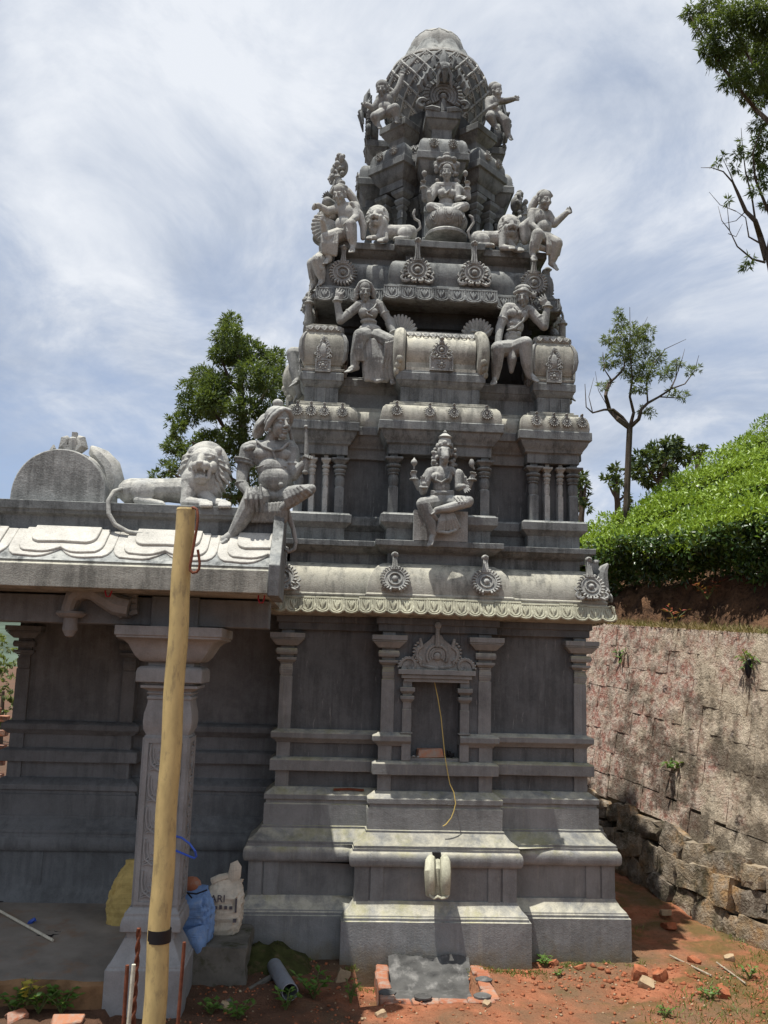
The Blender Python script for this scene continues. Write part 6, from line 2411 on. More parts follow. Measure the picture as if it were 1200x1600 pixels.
def tri_mesh(name, co, tri, mat):
    me = bpy.data.meshes.new(name)
    me.vertices.add(len(co))
    me.vertices.foreach_set('co', co.astype(np.float32).ravel())
    me.loops.add(tri.size)
    me.loops.foreach_set('vertex_index', tri.astype(np.int32).ravel())
    me.polygons.add(len(tri))
    me.polygons.foreach_set('loop_start', np.arange(0, tri.size, 3, dtype=np.int32))
    me.update(calc_edges=True)
    me.materials.append(mat)
    return me


NP = np.random.default_rng(12)


def unit(n):
    v = NP.normal(size=(n, 3))
    return v / np.linalg.norm(v, axis=1)[:, None]


# ------------------------------------------------------------------ retaining wall
A0, A1 = Vector((4.711, -2.454)), Vector((1.841, 7.126))
wd = (A1 - A0).normalized()
wn_ = Vector((wd.y, -wd.x))                  # away from the temple
LW = (A1 - A0).length


def zb(s):
    return max(0.0, .105 * (s - 3.0))          # the ground climbs behind the temple


def ztop(s):
    return 2.75 + .065 * (s - 3.0)


def wtop(s):
    return ztop(s) - zb(s)


def wp(s, h, out=0.0):
    """point on the wall: s along, h height; leans back by 0.12 per metre; out towards the temple"""
    b_ = A0 + wd * s + wn_ * (.13 * h - out)
    return Vector((b_.x, b_.y, zb(s) + h))


wall = thing('retaining_wall', 'stained old retaining wall of plastered blocks over rubble stones', 'retaining wall', (A0.x, A0.y, 0))


def plaster_mat():
    t = NT('stained_plaster')
    p = t.pos()
    n1, n2, n3 = t.noise(p, 1.1, 6, .6), t.noise(p, 5.5, 7, .72), t.noise(p, 26, 5, .7)
    c = t.mix(t.ramp(n2, [(.36, 0), (.62, 1)]), (.33, .265, .19), (.70, .60, .455))
    c = t.mix(t.math('MULTIPLY', t.rnd(), .25), c, (.33, .26, .185))
    pinkmask = t.ramp(t.math('ADD', t.noise(t.map(p, (1.2, .8, .8), (2, 0, 1)), 2.3, 7, .72), t.math('MULTIPLY', t.math('SUBTRACT', t.sep(p, 1), 1.15), .10)), [(.43, 0), (.58, 1)])
    pk = t.mix(t.ramp(t.noise(p, 11, 7, .8), [(.42, 0), (.56, 1)]), (.36, .13, .10), (.60, .50, .42))
    c = t.mix(t.math('MULTIPLY', t.math('MULTIPLY', pinkmask, .85), t.ramp(t.noise(p, 6, 6, .75), [(.36, .35), (.52, 1)])), c, pk)
    run = t.ramp(t.noise(t.map(p, (6, 3.2, .55), (1, 1, 0)), 1.5, 6, .66), [(.54, 0), (.68, 1)])
    c = t.mix(t.math('MULTIPLY', run, .55), c, (.10, .085, .06))
    dk = t.ramp(t.math('ADD', t.noise(t.map(p, (1, 1, 1.2), (5, 2, 4)), 2.0, 7, .70), t.math('MULTIPLY', t.math('SUBTRACT', 1.7, t.sep(p, 2)), .05)), [(.49, 0), (.58, 1)])
    c = t.mix(t.math('MULTIPLY', dk, .74), c, t.mix(n3, (.045, .038, .027), (.12, .095, .065)))
    c = t.mix(t.math('MULTIPLY', t.ramp(n3, [(.62, 0), (.72, 1)]), .8), c, (.62, .55, .50))
    c = t.mix(t.math('MULTIPLY', t.ramp(t.noise(p, 18, 4, .6), [(.30, 1), (.36, 0)]), .8), c, (.05, .04, .03))
    # stone faces showing through: dark hollows and whitish bosses about one to a block
    vd = t.voro(t.mix(.10, p, t.n.new('ShaderNodeTexNoise').outputs['Color']), 3.6)
    hole = t.math('MULTIPLY', t.ramp(t.math('ADD', vd, t.math('MULTIPLY', n3, .22)), [(.20, 1), (.30, 0)]), t.ramp(t.noise(p, 2.3, 3), [(.44, 0), (.54, 1)]))
    c = t.mix(t.math('MULTIPLY', hole, .85), c, t.mix(t.ramp(n3, [(.48, 0), (.56, 1)]), (.05, .042, .034), (.42, .37, .34)))
    t.bump(t.math('SUBTRACT', t.math('ADD', t.math('MULTIPLY', n2, 1.7), n3), t.math('MULTIPLY', hole, 1.2)), 1.0, .03)
    return t.color(c)


def rubble_mat():
    t = NT('rubble_stone')
    p = t.pos()
    n2 = t.noise(p, 9, 6, .7)
    r_ = t.rnd()
    c = t.mix(r_, (.13, .105, .08), (.30, .235, .155))
    c = t.mix(t.ramp(t.noise(p, 3.1, 5, .65), [(.5, 0), (.66, 1)]), c, (.34, .21, .10))
    c = t.mix(t.math('MULTIPLY', t.ramp(n2, [(.46, 0), (.66, 1)]), .7), c, (.40, .35, .28))
    c = t.mix(t.math('MULTIPLY', t.ramp(t.noise(t.map(p, (1, 1, 1), (3, 8, 1)), 4, 6, .7), [(.5, 0), (.62, 1)]), .75), c, (.040, .040, .02))
    t.bump(t.math('ADD', n2, t.noise(p, 40, 4)), .9, .02)
    return t.color(c)


M['plast'] = plaster_mat()
M['rubble'] = rubble_mat()
M['mortar'] = paint('mossy_mortar', (.11, .09, .065), .4, .95, (.035, .045, .012), .1, 6, .8, bump=.6)
# mortar body behind blocks and stones
mb = MB()
vs, fs = [], []
ss = np.linspace(-2.4, LW + 2, 46)
hs = [-.3, .3, .8, 1.4, 2.0, 2.5, 99]
for s in ss:
    for h in hs:
        vs.append(tuple(wp(s, min(h, wtop(s) - .03), -.035)))
    q = wp(s, wtop(s) - .03, -.55)
    vs.append(tuple(q))
m = len(hs) + 1
for i in range(len(ss) - 1):
    for j in range(m - 1):
        fs.append((i * m + j, (i + 1) * m + j, (i + 1) * m + j + 1, i * m + j + 1))
mb.add(vs, fs)
mb.build('mortar_body', M['mortar'], wall)
# course blocks, each a piece of its own
rr = random.Random(33)


def block_mesh(l, h, seed):
    r2 = random.Random(seed)
    bm = bmesh.new()
    bmesh.ops.create_grid(bm, x_segments=6, y_segments=4, size=.5)
    # front face: x along, y up, z out
    for v in bm.verts:
        ex = abs(v.co.x) > .49 or abs(v.co.y) > .49
        v.co = Vector((v.co.x * l, v.co.y * h, (-.004 if ex else 0) + .011 * mnoise.noise(Vector((v.co.x * 5 + seed, v.co.y * 5, seed * 1.7))) + (r2.uniform(-.012, .004) if r2.random() < .12 else 0)))
        if ex:
            v.co.x += r2.uniform(-.006, .006)
            v.co.y += r2.uniform(-.006, .006)
    ed = [e for e in bm.edges if e.is_boundary]
    ret = bmesh.ops.extrude_edge_only(bm, edges=ed)
    for v in [g for g in ret['geom'] if isinstance(g, bmesh.types.BMVert)]:
        v.co.z -= .09
        v.co.x *= .98
        v.co.y *= .98
    bmesh.ops.recalc_face_normals(bm, faces=bm.faces)
    me = bpy.data.meshes.new('block')
    bm.to_mesh(me)
    bm.free()
    return finish(me, M['plast'], 40)


BLK = [block_mesh(1, 1, i) for i in range(7)]
xa = Vector((wd.x, wd.y, 0))
up_ = (wp(0, 1) - wp(0, 0)).normalized()
na_ = xa.cross(up_).normalized()
if na_.dot(Vector((-wn_.x, -wn_.y, 0))) < 0:
    na_ = -na_


def wall_frame(s, h, out=0.0, tilt=0.0):
    p_ = wp(s, h, out)
    X = xa * math.cos(tilt) + up_ * math.sin(tilt)
    Y = up_ * math.cos(tilt) - xa * math.sin(tilt)
    Z = X.cross(Y)
    flip = Z.dot(na_) < 0
    if flip:
        X = -X
        Z = X.cross(Y)
    return Matrix(((X.x, Y.x, Z.x, p_.x), (X.y, Y.y, Z.y, p_.y), (X.z, Y.z, Z.z, p_.z), (0, 0, 0, 1)))


NC = 8


def low(s):
    return .66 + .05 * math.sin(s * 1.7)


nb = 0
for c_ in range(NC):
    s = -1.9 + .3 * (c_ % 2)
    while s < LW:
        l = rr.uniform(.27, .46)
        sm_ = s + l / 2
        z0, z1 = low(sm_), wtop(sm_)
        h = (z1 - z0) / NC
        zc = z0 + h * (c_ + .5) + (rr.uniform(-.03, .01) if c_ == 0 else 0)
        if nb < 296:
            inst(rr.choice(BLK), 'block', wall, wall_frame(sm_, zc, rr.uniform(-.002, .004), .085) @ S(l + .001, h + .001, .8))
            nb += 1
        s += l
# rubble stones at the foot


def stone_mesh(seed, mat='rubble'):
    r2 = random.Random(seed)
    bm = bmesh.new()
    bmesh.ops.create_cube(bm, size=1)
    bmesh.ops.subdivide_edges(bm, edges=bm.edges[:], cuts=2, use_grid_fill=True)
    for v in bm.verts:
        q = v.co.copy()
        sp_ = q.normalized() * .62
        v.co = q.lerp(sp_, .26) + Vector((r2.uniform(-1, 1), r2.uniform(-1, 1), r2.uniform(-1, 1))) * .085
    me = bpy.data.meshes.new('stone')
    bm.to_mesh(me)
    bm.free()
    return finish(me, M[mat], 32)


STN = [stone_mesh(i) for i in range(9)]
for row in range(3):
    s = -1.9 + rr.uniform(0, .2)
    while s < LW - .5:
        l = rr.uniform(.17, .50)
        hh = .225 * rr.uniform(.8, 1.35)
        z = .07 + .235 * row + rr.uniform(-.02, .02)
        inst(rr.choice(STN), 'stone', wall, wall_frame(s + l / 2, z, -.045 + rr.uniform(-.03, .035), .08 + rr.uniform(-.25, .25)) @ S(l * 1.02, hh, .26) @ Matrix.Rotation(rr.choice((0, math.pi / 2, math.pi)), 4, 'Z'))
        s += l + .012

# ------------------------------------------------------------------ hillside above the wall


def hill_z(s, w):
    """s along the wall, w metres behind its top edge"""
    zt = ztop(s)
    bank = 3.47 + .015 * (s - 3)
    if w < .30:
        return zt - .02 + w * .15
    if w < .95:
        t_ = min(1, (w - .30) / .33)
        return zt + .025 + (bank - zt - .025) * t_ ** .8 + .1 * (w - .63) * (w > .63)
    z = bank + .59 * (w - .95)
    over = max(0, s - 8.4)
    return min(z, 9.5) - .55 * over ** 1.3


def hp(s, w, dz=0.0):
    tp = wp(s, wtop(s))
    return Vector((tp.x + wn_.x * w, tp.y + wn_.y * w, hill_z(s, w) + dz))


hs_, hw_ = np.arange(-6, 14, .11), np.concatenate([np.arange(0, 1.2, .06), np.arange(1.2, 6, .25), np.arange(6, 40, 3)])
vs, fs = [], []
for s in hs_:
    for w in hw_:
        b_ = .15 * fbm(s, w, 2.2, 4) + .11 * fbm(s, w, 7, 4, 2) if .28 < w < 1.3 else .05 * fbm(s, w, 2, 3)
        q = hp(s, w, b_ * (.5 if w < .2 else 1))
        vs.append((q.x - wn_.x * abs(b_) * .9 * (w > .2), q.y - wn_.y * b_ * .6, q.z))
m = len(hw_)
for i in range(len(hs_) - 1):
    for j in range(m - 1):
        fs.append((i * m + j, i * m + j + 1, (i + 1) * m + j + 1, (i + 1) * m + j))


def bank_mat():
    t = NT('bank_earth')
    p = t.pos()
    n2, n3 = t.noise(p, 3.5, 6, .7), t.noise(p, 18, 5, .72)
    c = t.mix(t.ramp(n2, [(.35, 0), (.65, 1)]), (.055, .030, .018), (.21, .115, .062))
    c = t.mix(t.math('MULTIPLY', t.ramp(n3, [(.35, 1), (.5, 0)]), .75), c, (.03, .017, .011))
    t.bump(t.math('ADD', t.math('MULTIPLY', n2, 1.5), n3), 1.0, .06)
    t.b.inputs['Roughness'].default_value = .97
    return t.color(c)


M['bank'] = bank_mat()
me = bpy.data.meshes.new('hillside')
me.from_pydata(vs, [], fs)
finish(me, M['bank'], None)
o = link(bpy.data.objects.new('hillside', me))
o['kind'] = 'structure'
o['label'] = 'brown earth bank and tea slope above the retaining wall'

# tea: leaf canopy over the slope and down its front edge
M['tea'] = leaf_mat('tea_leaf', (.075, .16, .014), (.26, .38, .035), (.20, .30, .02), .32, .40)
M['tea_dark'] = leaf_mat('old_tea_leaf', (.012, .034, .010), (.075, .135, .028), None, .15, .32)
nt = 62000
s_ = NP.uniform(-1.0, 9.2, nt)
w_ = .20 + NP.uniform(0, 1, nt) ** 1.35 * 6.5
Pt, Nt = [], []
xyz = np.zeros((nt, 3))
for i in range(nt):
    s, w = s_[i], w_[i]
    row = .26 * abs(math.sin(w * 2.3 + .8 * math.sin(s * .9) + .5)) ** .6 * abs(math.sin(s * 1.9 + 1.5 * math.sin(w * 1.3))) ** .4
    b_ = .22 * fbm(s, w, 1.1, 3, 7) + .09 * fbm(s, w, 5, 3, 4)
    q = hp(s, max(w, .96), 0)
    tp = wp(s, wtop(s))
    edge = max(0, .75 - w)
    xyz[i] = (tp.x + wn_.x * w, tp.y + wn_.y * w, q.z + .44 + row + b_ - edge * edge * .8)
xyz += NP.normal(0, .022, (nt, 3))
Nn = np.tile(np.array([wn_.x * -.35, wn_.y * -.35, 1.0]), (nt, 1)) + NP.normal(0, .42, (nt, 3))
Dd = unit(nt) * .8 + np.array([0, 0, .55])
me = leaves_mesh('tea_canopy', xyz, Nn, Dd, NP.uniform(.045, .09, nt), NP.uniform(.020, .036, nt), M['tea'])
tea = link(bpy.data.objects.new('tea_bushes', me))
tag(tea, 'bright green clipped tea bushes covering the slope above the bank', 'tea bushes', kind='stuff')
# dark inner foliage: front face of the hedge and the depth below the canopy
nd = 26000
s_ = NP.uniform(-1.0, 9.4, nd)
v_ = NP.uniform(0, 1, nd)
xyz = np.zeros((nd, 3))
for i in range(nd):
    s, v = s_[i], v_[i]
    tp = wp(s, wtop(s))
    drop = .25 * fbm(s, 0, 1.6, 3, 11)
    w = .24 + .26 * (1 - v) ** 1.5 + .16 * fbm(s, v * 2, 1.8, 3, 5)
    z = hill_z(s, .96) + .42 + .10 * fbm(s, w, 1.1, 3, 7) - (1 - v) * (.43 + drop)
    xyz[i] = (tp.x + wn_.x * w, tp.y + wn_.y * w, z)
xyz += NP.normal(0, .05, (nd, 3))
Nn = np.tile(np.array([-wn_.x, -wn_.y, .5]), (nd, 1)) + NP.normal(0, .6, (nd, 3))
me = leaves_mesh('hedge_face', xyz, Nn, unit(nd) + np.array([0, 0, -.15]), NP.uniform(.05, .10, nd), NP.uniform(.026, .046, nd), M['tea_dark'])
o = link(bpy.data.objects.new('hedge_face', me))
tag(o, 'dark shaded lower foliage of the tea hedge over the bank', 'hedge', kind='stuff')
nd = 16000                                       # twigs and leaves under the canopy, so that no bare soil shows
s_, w_ = NP.uniform(-1.0, 9.3, nd), NP.uniform(.9, 6.5, nd)
xyz = np.array([tuple(hp(s, w, NP.uniform(.12, .42))) for s, w in zip(s_, w_)])
me = leaves_mesh('under_leaves', xyz, unit(nd) * .5 + np.array([0, 0, 1.0]), unit(nd), .17, .11, M['tea_dark'])
o = link(bpy.data.objects.new('under_foliage', me))
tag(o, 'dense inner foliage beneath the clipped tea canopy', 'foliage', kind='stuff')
# dry grass along the wall top, red young shoots in the bank
M['dry'] = leaf_mat('dry_grass_blade', (.20, .145, .065), (.34, .26, .13), (.12, .14, .035), .2, .7)
M['grass'] = leaf_mat('grass_blade', (.06, .11, .018), (.15, .20, .045), (.20, .18, .05), .25, .55)


def blades(P_, h0, h1, w, mat, name, lean=.5, up=1.0):
    n = len(P_)
    D_ = NP.normal(0, lean, (n, 3)) * np.array([1, 1, .2]) + np.array([0, 0, up])
    return leaves_mesh(name, P_, unit(n), D_, NP.uniform(h0, h1, n), NP.uniform(w * .6, w, n), M[mat], .1)


nd = 6500
s_, w_ = NP.uniform(-1, 8, nd), np.abs(NP.normal(.10, .10, nd))
P_ = np.array([tuple(hp(s, w, .0)) for s, w in zip(s_, w_)])
me = blades(P_, .04, .12, .012, 'dry', 'dry_grass', .9)
o = link(bpy.data.objects.new('dry_grass', me))
tag(o, 'dry brown grass along the top of the retaining wall', 'dry grass', kind='stuff')


# ------------------------------------------------------------------ small plants
def leafy(name, label, cat, base, n, h, spread, ll, lw, mat, group=None, stems=5, droop=.2, seed=0):
    r2 = random.Random(seed)
    root = thing(name, label, cat, base, group)
    mb = MB()
    P_, N_, D_ = [], [], []
    b0 = Vector(base)
    for i in range(stems):
        a = 2 * math.pi * i / stems + r2.uniform(-.4, .4)
        e = Vector((math.cos(a) * spread * r2.uniform(.5, 1), math.sin(a) * spread * r2.uniform(.4, .9), h * r2.uniform(.7, 1)))
        pts = [b0, b0 + e * .45 + Vector((0, 0, h * .12)), b0 + e]
        mb.tube(pts, [.006, .005, .003], 5)
        for j in range(max(2, n // stems)):
            t_ = r2.uniform(.25, 1)
            q = b0.lerp(b0 + e, t_) + Vector((0, 0, h * .12 * (1 - abs(2 * t_ - 1))))
            P_.append(tuple(q))
            aa = r2.uniform(0, 2 * math.pi)
            D_.append((math.cos(aa), math.sin(aa), r2.uniform(-droop, .6)))
            N_.append((r2.uniform(-.4, .4), r2.uniform(-.6, .2), 1))
    mb.build('stem', M['stem'], root)
    me = leaves_mesh('leaves', np.array(P_) - np.array(base), N_, D_, np.array([ll * r2.uniform(.6, 1.1) for _ in P_]), np.array([lw * r2.uniform(.7, 1.1) for _ in P_]), M[mat])
    o = bpy.data.objects.new('leaves', me)
    link(o, root, T(*base))
    return root


M['stem'] = paint('green_stem', (.10, .12, .04), .3, .7)
M['weed'] = leaf_mat('weed_leaf', (.055, .125, .022), (.12, .22, .035), None, .3, .5)
M['redleaf'] = leaf_mat('red_shoot', (.28, .045, .03), (.40, .09, .05), None, .3, .5)
M['yleaf'] = leaf_mat('yellow_shoot', (.40, .30, .04), (.50, .42, .08), None, .35, .5)
G0 = lambda px, py: gnd(px, py, ground_z(*gnd(px, py, 0)[:2]))
for i, (px, py, n, h, sp_, ll, lw, lab) in enumerate([
        (490, 1560, 60, .17, .15, .075, .03, 'spreading green weed in the dark earth right of the grey pipe end'),
        (548, 1568, 26, .17, .07, .05, .02, 'slim upright weed in front of the plinth corner'),
        (446, 1578, 34, .12, .10, .06, .028, 'low weed growing beside the mouth of the grey pipe'),
        (372, 1592, 40, .12, .13, .07, .03, 'low weed in the bottom left corner of the dark earth'),
        (330, 1585, 30, .10, .10, .06, .028, 'small weed beside the pillar pedestal'),
        (852, 1512, 26, .10, .07, .06, .026, 'small bright weed at the foot of the plinth'),
        (872, 1528, 14, .07, .06, .05, .02, 'tiny weed in the red soil under the plinth'),
        (30, 1582, 50, .13, .14, .06, .035, 'green weed under the left edge of the hall floor'),
        (75, 1578, 60, .17, .15, .06, .035, 'taller green weed under the hall floor slab'),
        (115, 1572, 50, .15, .13, .06, .035, 'round-leaved weed between floor slab and pedestal'),
        (1040, 1590, 24, .08, .09, .05, .02, 'low weed in the lit red soil'),
        (1110, 1560, 26, .08, .10, .05, .02, 'low weed on the mossy soil below the rubble'),
        (1172, 1530, 30, .10, .12, .05, .02, 'grassy weed near the foot of the retaining wall')]):
    b_ = G0(px, py)
    if px < 140:
        b_ = Vector((b_.x, -1.56, .05))
    leafy('weed', lab, 'weed', tuple(b_), n, h, sp_, ll, lw, 'weed', 'weeds on the ground', seed=i + 3)
b_ = G0(58, 1576)
b_ = Vector((b_.x, -1.57, .06))
leafy('weed', 'pale yellow-green shoot among the weeds under the floor slab', 'weed', tuple(b_ + Vector((0, -.02, .05))), 22, .15, .09, .07, .035, 'yleaf', 'weeds on the ground', seed=40)


def on_wall(px, py):
    """where the sight line meets the face of the retaining wall"""
    d_ = FW + RT * ((px - 600) / F_PX) - UP * ((py - 800) / F_PX)
    p0, nrm_ = wp(0, 1), na_
    return CAM + d_ * ((p0 - CAM).dot(nrm_) / d_.dot(nrm_))


for i, (px, py, n, h, sp_, ll, lw, lab) in enumerate([
        (1056, 1205, 46, .12, .13, .09, .04, 'bright green plant rooted half-way up the retaining wall'),
        (1172, 1050, 60, .22, .12, .11, .022, 'fern hanging in a crack near the top of the retaining wall'),
        (973, 1038, 24, .22, .14, .11, .03, 'thin fern in a dark hole of the retaining wall')]):
    b_ = on_wall(px, py)
    leafy('wall_plant', lab, 'plant', tuple(b_), n, h, sp_, ll, lw, 'weed', 'plants rooted in the retaining wall', droop=.9, seed=i + 60)
for px, py in ((973, 1030), (1171, 1045)):
    b_ = on_wall(px, py)
    mb = MB()
    mb.ball((0, 0, 0), (.05, .03, .10), 8, 6)
    o = mb.build('weep_hole', M['black'], wall)
    o.matrix_basis = WM[wall.name].inverted() @ T(*b_) @ RZ(.14)
for i, (s, w, n, lab) in enumerate([(4.05, .42, 40, 'red-leaved shoots sprouting from the shaded bank'), (4.45, .30, 26, 'red-leaved sprig at the foot of the bank')]):
    q = hp(s, w, .02)
    leafy('red_shoots', lab, 'shoots', tuple(q - Vector((wn_.x, wn_.y, 0)) * .12), n, .20, .20, .10, .03, 'redleaf', None, seed=i + 80)
for i, (s, w, n, lab) in enumerate([(7.0, .55, 70, 'yellow leaves on the tea bush nearest the tower')]):
    q = hp(s, w, .40)
    leafy('yellow_shoots', lab, 'shoots', tuple(q), n, .25, .38, .10, .04, 'yleaf', None, seed=i + 90)
# grass tufts and moss on the soil
nd = 9500
gxs, gys = NP.uniform(2.3, 5.2, nd * 3), NP.uniform(-2.3, 3.2, nd * 3)
keep = np.array([fbm(x, y, .8, 4, 9) + .13 * (x - 2.6) > .02 for x, y in zip(gxs, gys)])
gxs, gys = gxs[keep][:nd], gys[keep][:nd]
P_ = np.array([(x, y, ground_z(x, y) - .005) for x, y in zip(gxs, gys) if (Vector((x, y)) - A0).dot(wn_) < -.02])
me = blades(P_, .02, .075, .008, 'grass', 'grass', .6)
o = link(bpy.data.objects.new('grass', me))
tag(o, 'thin short grass on the soil beside the retaining wall', 'grass', kind='stuff')
nd = 1500
P_ = []
while len(P_) < nd:
    x = NP.uniform(-.9, 2.7)
    y = (-.30 if x > 1.85 or x < .15 else -.47) - abs(NP.normal(0, .05))
    if .15 < x < .25 or fbm(x, y, 3.0, 3, 4) < .05:
        continue
    P_.append((x, y, ground_z(x, y) - .004))
me = blades(np.array(P_), .015, .05, .007, 'grass', 'moss_fringe', .8)
o = link(bpy.data.objects.new('moss_fringe', me))
tag(o, 'fringe of moss and tiny grass along the foot of the plinth', 'moss', kind='stuff')

# ------------------------------------------------------------------ clods, stones, bricks
M['clod'] = paint('red_clod', (.30, .105, .052), .45, .95, (.40, .22, .13), .1, 12, .6, bump=.6)
M['rock'] = paint('pale_field_stone', (.36, .27, .17), .3, .9, (.22, .11, .06), .15, 9, .6, bump=.5)


def clods(n, fx, s0, s1, mat, name, label, cat):
    base_ = np.array([(1, 0, 0), (-1, 0, 0), (0, 1, 0), (0, -1, 0), (0, 0, 1), (0, 0, -1)], float)
    ft = np.array([(0, 2, 4), (2, 1, 4), (1, 3, 4), (3, 0, 4), (2, 0, 5), (1, 2, 5), (3, 1, 5), (0, 3, 5)])
    co, tri = [], []
    for i in range(n):
        x, y = fx()
        s = s0 + (s1 - s0) * NP.uniform() ** 3
        v = base_ * (s * NP.uniform(.6, 1.25, (6, 1))) * np.array([1, 1, .7])
        a = NP.uniform(0, 6.28)
        R_ = np.array([[math.cos(a), -math.sin(a), 0], [math.sin(a), math.cos(a), 0], [0, 0, 1]])
        t_ = NP.uniform(-.6, .6)
        R2 = np.array([[1, 0, 0], [0, math.cos(t_), -math.sin(t_)], [0, math.sin(t_), math.cos(t_)]])
        co.append(v @ (R_ @ R2).T + np.array([x, y, ground_z(x, y) + s * .2]))
        tri.append(ft + i * 6)
    me = tri_mesh(name, np.concatenate(co), np.concatenate(tri), M[mat])
    o = link(bpy.data.objects.new(name, me))
    return tag(o, label, cat, kind='stuff')


clods(3200, lambda: (NP.uniform(-1.0, 4.2), NP.uniform(-2.3, -.35)), .003, .020, 'clod', 'soil_crumbs', 'red crumbs and clods strewn over the soil', 'rubble')
clods(300, lambda: (NP.normal(2.35, .5), -.75 + NP.normal(0, .22)), .003, .034, 'clod', 'clod_heap', 'loose red clods heaped in the sun beside the drain', 'rubble')
clods(700, lambda: (NP.uniform(-1.0, 4.2), NP.uniform(-2.3, -.35)), .004, .017, 'rock', 'gravel', 'pale grit scattered over the red soil', 'gravel')
STR = [stone_mesh(50 + i, 'rock') for i in range(4)]
STC = [stone_mesh(60 + i, 'clod') for i in range(3)]
for i, (px, py, sx, sy, me, lab) in enumerate([
        (535, 1532, .085, .10, STR[0], 'pale pointed stone before the left corner of the middle plinth'),
        (1000, 1528, .13, .10, STC[0], 'large reddish stone at the right corner of the plinth'),
        (1010, 1542, .11, .07, STR[1], 'pale stone leaning on the large reddish stone'),
        (1032, 1530, .10, .08, STC[1], 'red stone right of the plinth corner'),
        (1085, 1504, .09, .05, STC[2], 'flat red stone in the shade beside the temple'),
        (595, 1588, .07, .05, STR[2], 'small pale stone beside the drain bricks'),
        (1130, 1555, .11, .06, STC[0], 'red clod on the mossy soil'),
        (1140, 1500, .08, .05, STR[3], 'pale stone near the foot of the retaining wall'),
        (760, 1572, .06, .04, STR[1], 'pale chip right of the drain'),
        (862, 1508, .09, .04, STC[1], 'bright red clod under the right plinth'),
        (905, 1514, .08, .035, STC[2], 'broad red clod under the right plinth'),
        (1045, 1450, .13, .06, STC[0], 'dark red stone in the shade right of the temple'),
        (1040, 1428, .10, .05, STR[3], 'stone in the shade right of the temple'),
        (355, 1575, .09, .05, STR[2], 'brown stone among the weeds beside the pedestal')]):
    b_ = G0(px, py)
    o = inst(me, 'stone', None, T(b_.x, b_.y, b_.z + sy * .22) @ RZ(i * 1.3) @ RX(.35 * math.sin(i * 2.3)) @ RY(.4 * math.cos(i * 1.7)) @ S(sx, sx * .8, sy))
    tag(o, lab, 'stone', 'loose stones on the ground')
b_ = G0(105, 1596)
o = inst(brick_shape(.20, .10, .06, 14, .02), 'brick', None, T(b_.x, b_.y, b_.z - .01) @ RZ(.15) @ RX(.2))
tag(o, 'broken red brick among the weeds under the floor slab', 'brick')
b_ = G0(25, 1590)
o = inst(brick_shape(.14, .11, .07, 15, .025), 'brick', None, T(b_.x, b_.y, b_.z - .005) @ RZ(.9) @ RX(.5))
tag(o, 'tilted dark brick piece in the bottom left corner', 'brick')
# drain basin of bricks and render under the spout
dr = thing('drain_basin', 'small brick drain basin lined with smeared cement under the spout', 'drain', (.70, -.75, -.1))
xl, xr = at(600, 1540, -.75).x, at(752, 1540, -.75).x
mb = MB()
vs, fs = [], []
nxx, nzz = 30, 14
for j in range(nzz + 1):
    for i in range(nxx + 1):
        x = xl + .05 + (xr - xl - .10) * i / nxx
        t_ = j / nzz
        y = -.455 - .22 * (1 - t_) ** 1.5 - .018 * fbm(x, t_, 6, 4, 1) - .02 * math.sin(t_ * 3)
        z = -.10 + .185 * t_ + .012 * fbm(x, t_, 9, 3, 2) + (.03 * fbm(x, 0, 5, 3, 3) if j == nzz else 0)
        vs.append((x, y, z))
for j in range(nzz):
    for i in range(nxx):
        a = j * (nxx + 1) + i
        fs.append((a, a + 1, a + nxx + 2, a + nxx + 1))
mb.add(vs, fs)
mb.box(xl, xr, -1.16, -.5, -.14, -.095)
mb.build('cement_lining', M['plaster'], dr, sharp=60)
i = 0
for y0 in (-.55, -.73, -.91, -1.09):
    for x in (xl - .01, xr + .01):
        i += 1
        inst(brick_shape(.165, .10, .16, 20 + i, .008), 'brick', dr, T(x + random.uniform(-.01, .01), y0, -.05 + random.uniform(-.012, .008)) @ RZ(math.pi / 2 + random.uniform(-.06, .06)))
for i, x in enumerate(np.linspace(xl + .07, xr - .07, 4)):
    inst(brick_shape(.20, .10, .15, 40 + i, .008), 'brick', dr, T(x, -1.17, -.07 + random.uniform(-.01, .01)) @ RZ(random.uniform(-.05, .05)))
for i, (x, y) in enumerate(((xl + .0, -1.08), (xr - .06, -1.14), (xl + .25, -1.16), (xr + .01, -.80))):
    mb = MB()
    mb.ball((x, y, .025), (.07, .06, .02), 9, 5)
    mb.build('cement_dab', M['plaster'], dr)
# grey pipe and an old plank
p0, p1 = G0(432, 1528), G0(452, 1562)
mb = MB()
F_ = (p1 - p0).normalized()
pts = [p0 - F_ * .10, p1 + F_ * .02]
u = F_.orthogonal().normalized()
w = F_.cross(u)
ro, ri, n = .058, .052, 20
vs, fs = [], []
for p_, rad in ((pts[0], ro), (pts[1], ro), (pts[1], ri), (pts[0], ri)):
    for i in range(n):
        a = 2 * math.pi * i / n
        vs.append(p_ + (u * math.cos(a) + w * math.sin(a)) * rad)
for j in range(4):
    for i in range(n):
        fs.append((j * n + i, j * n + (i + 1) % n, ((j + 1) % 4) * n + (i + 1) % n, ((j + 1) % 4) * n + i))
mb.v, mb.f = [tuple(v + Vector((0, 0, .055))) for v in vs], fs
o = mb.build('pipe_end', M['pvc'], origin=p0)
tag(o, 'cut length of grey plastic pipe lying in the dark soil', 'pipe')
a, b_ = G0(345, 1578), G0(425, 1533)
rod('rotten_branch', 'dark rotten branch lying beside the grey pipe', 'branch', a + Vector((0, 0, .02)), b_ + Vector((0, 0, .03)), .022, 'mossy')
a, b_ = G0(1047, 1497), G0(1112, 1528)
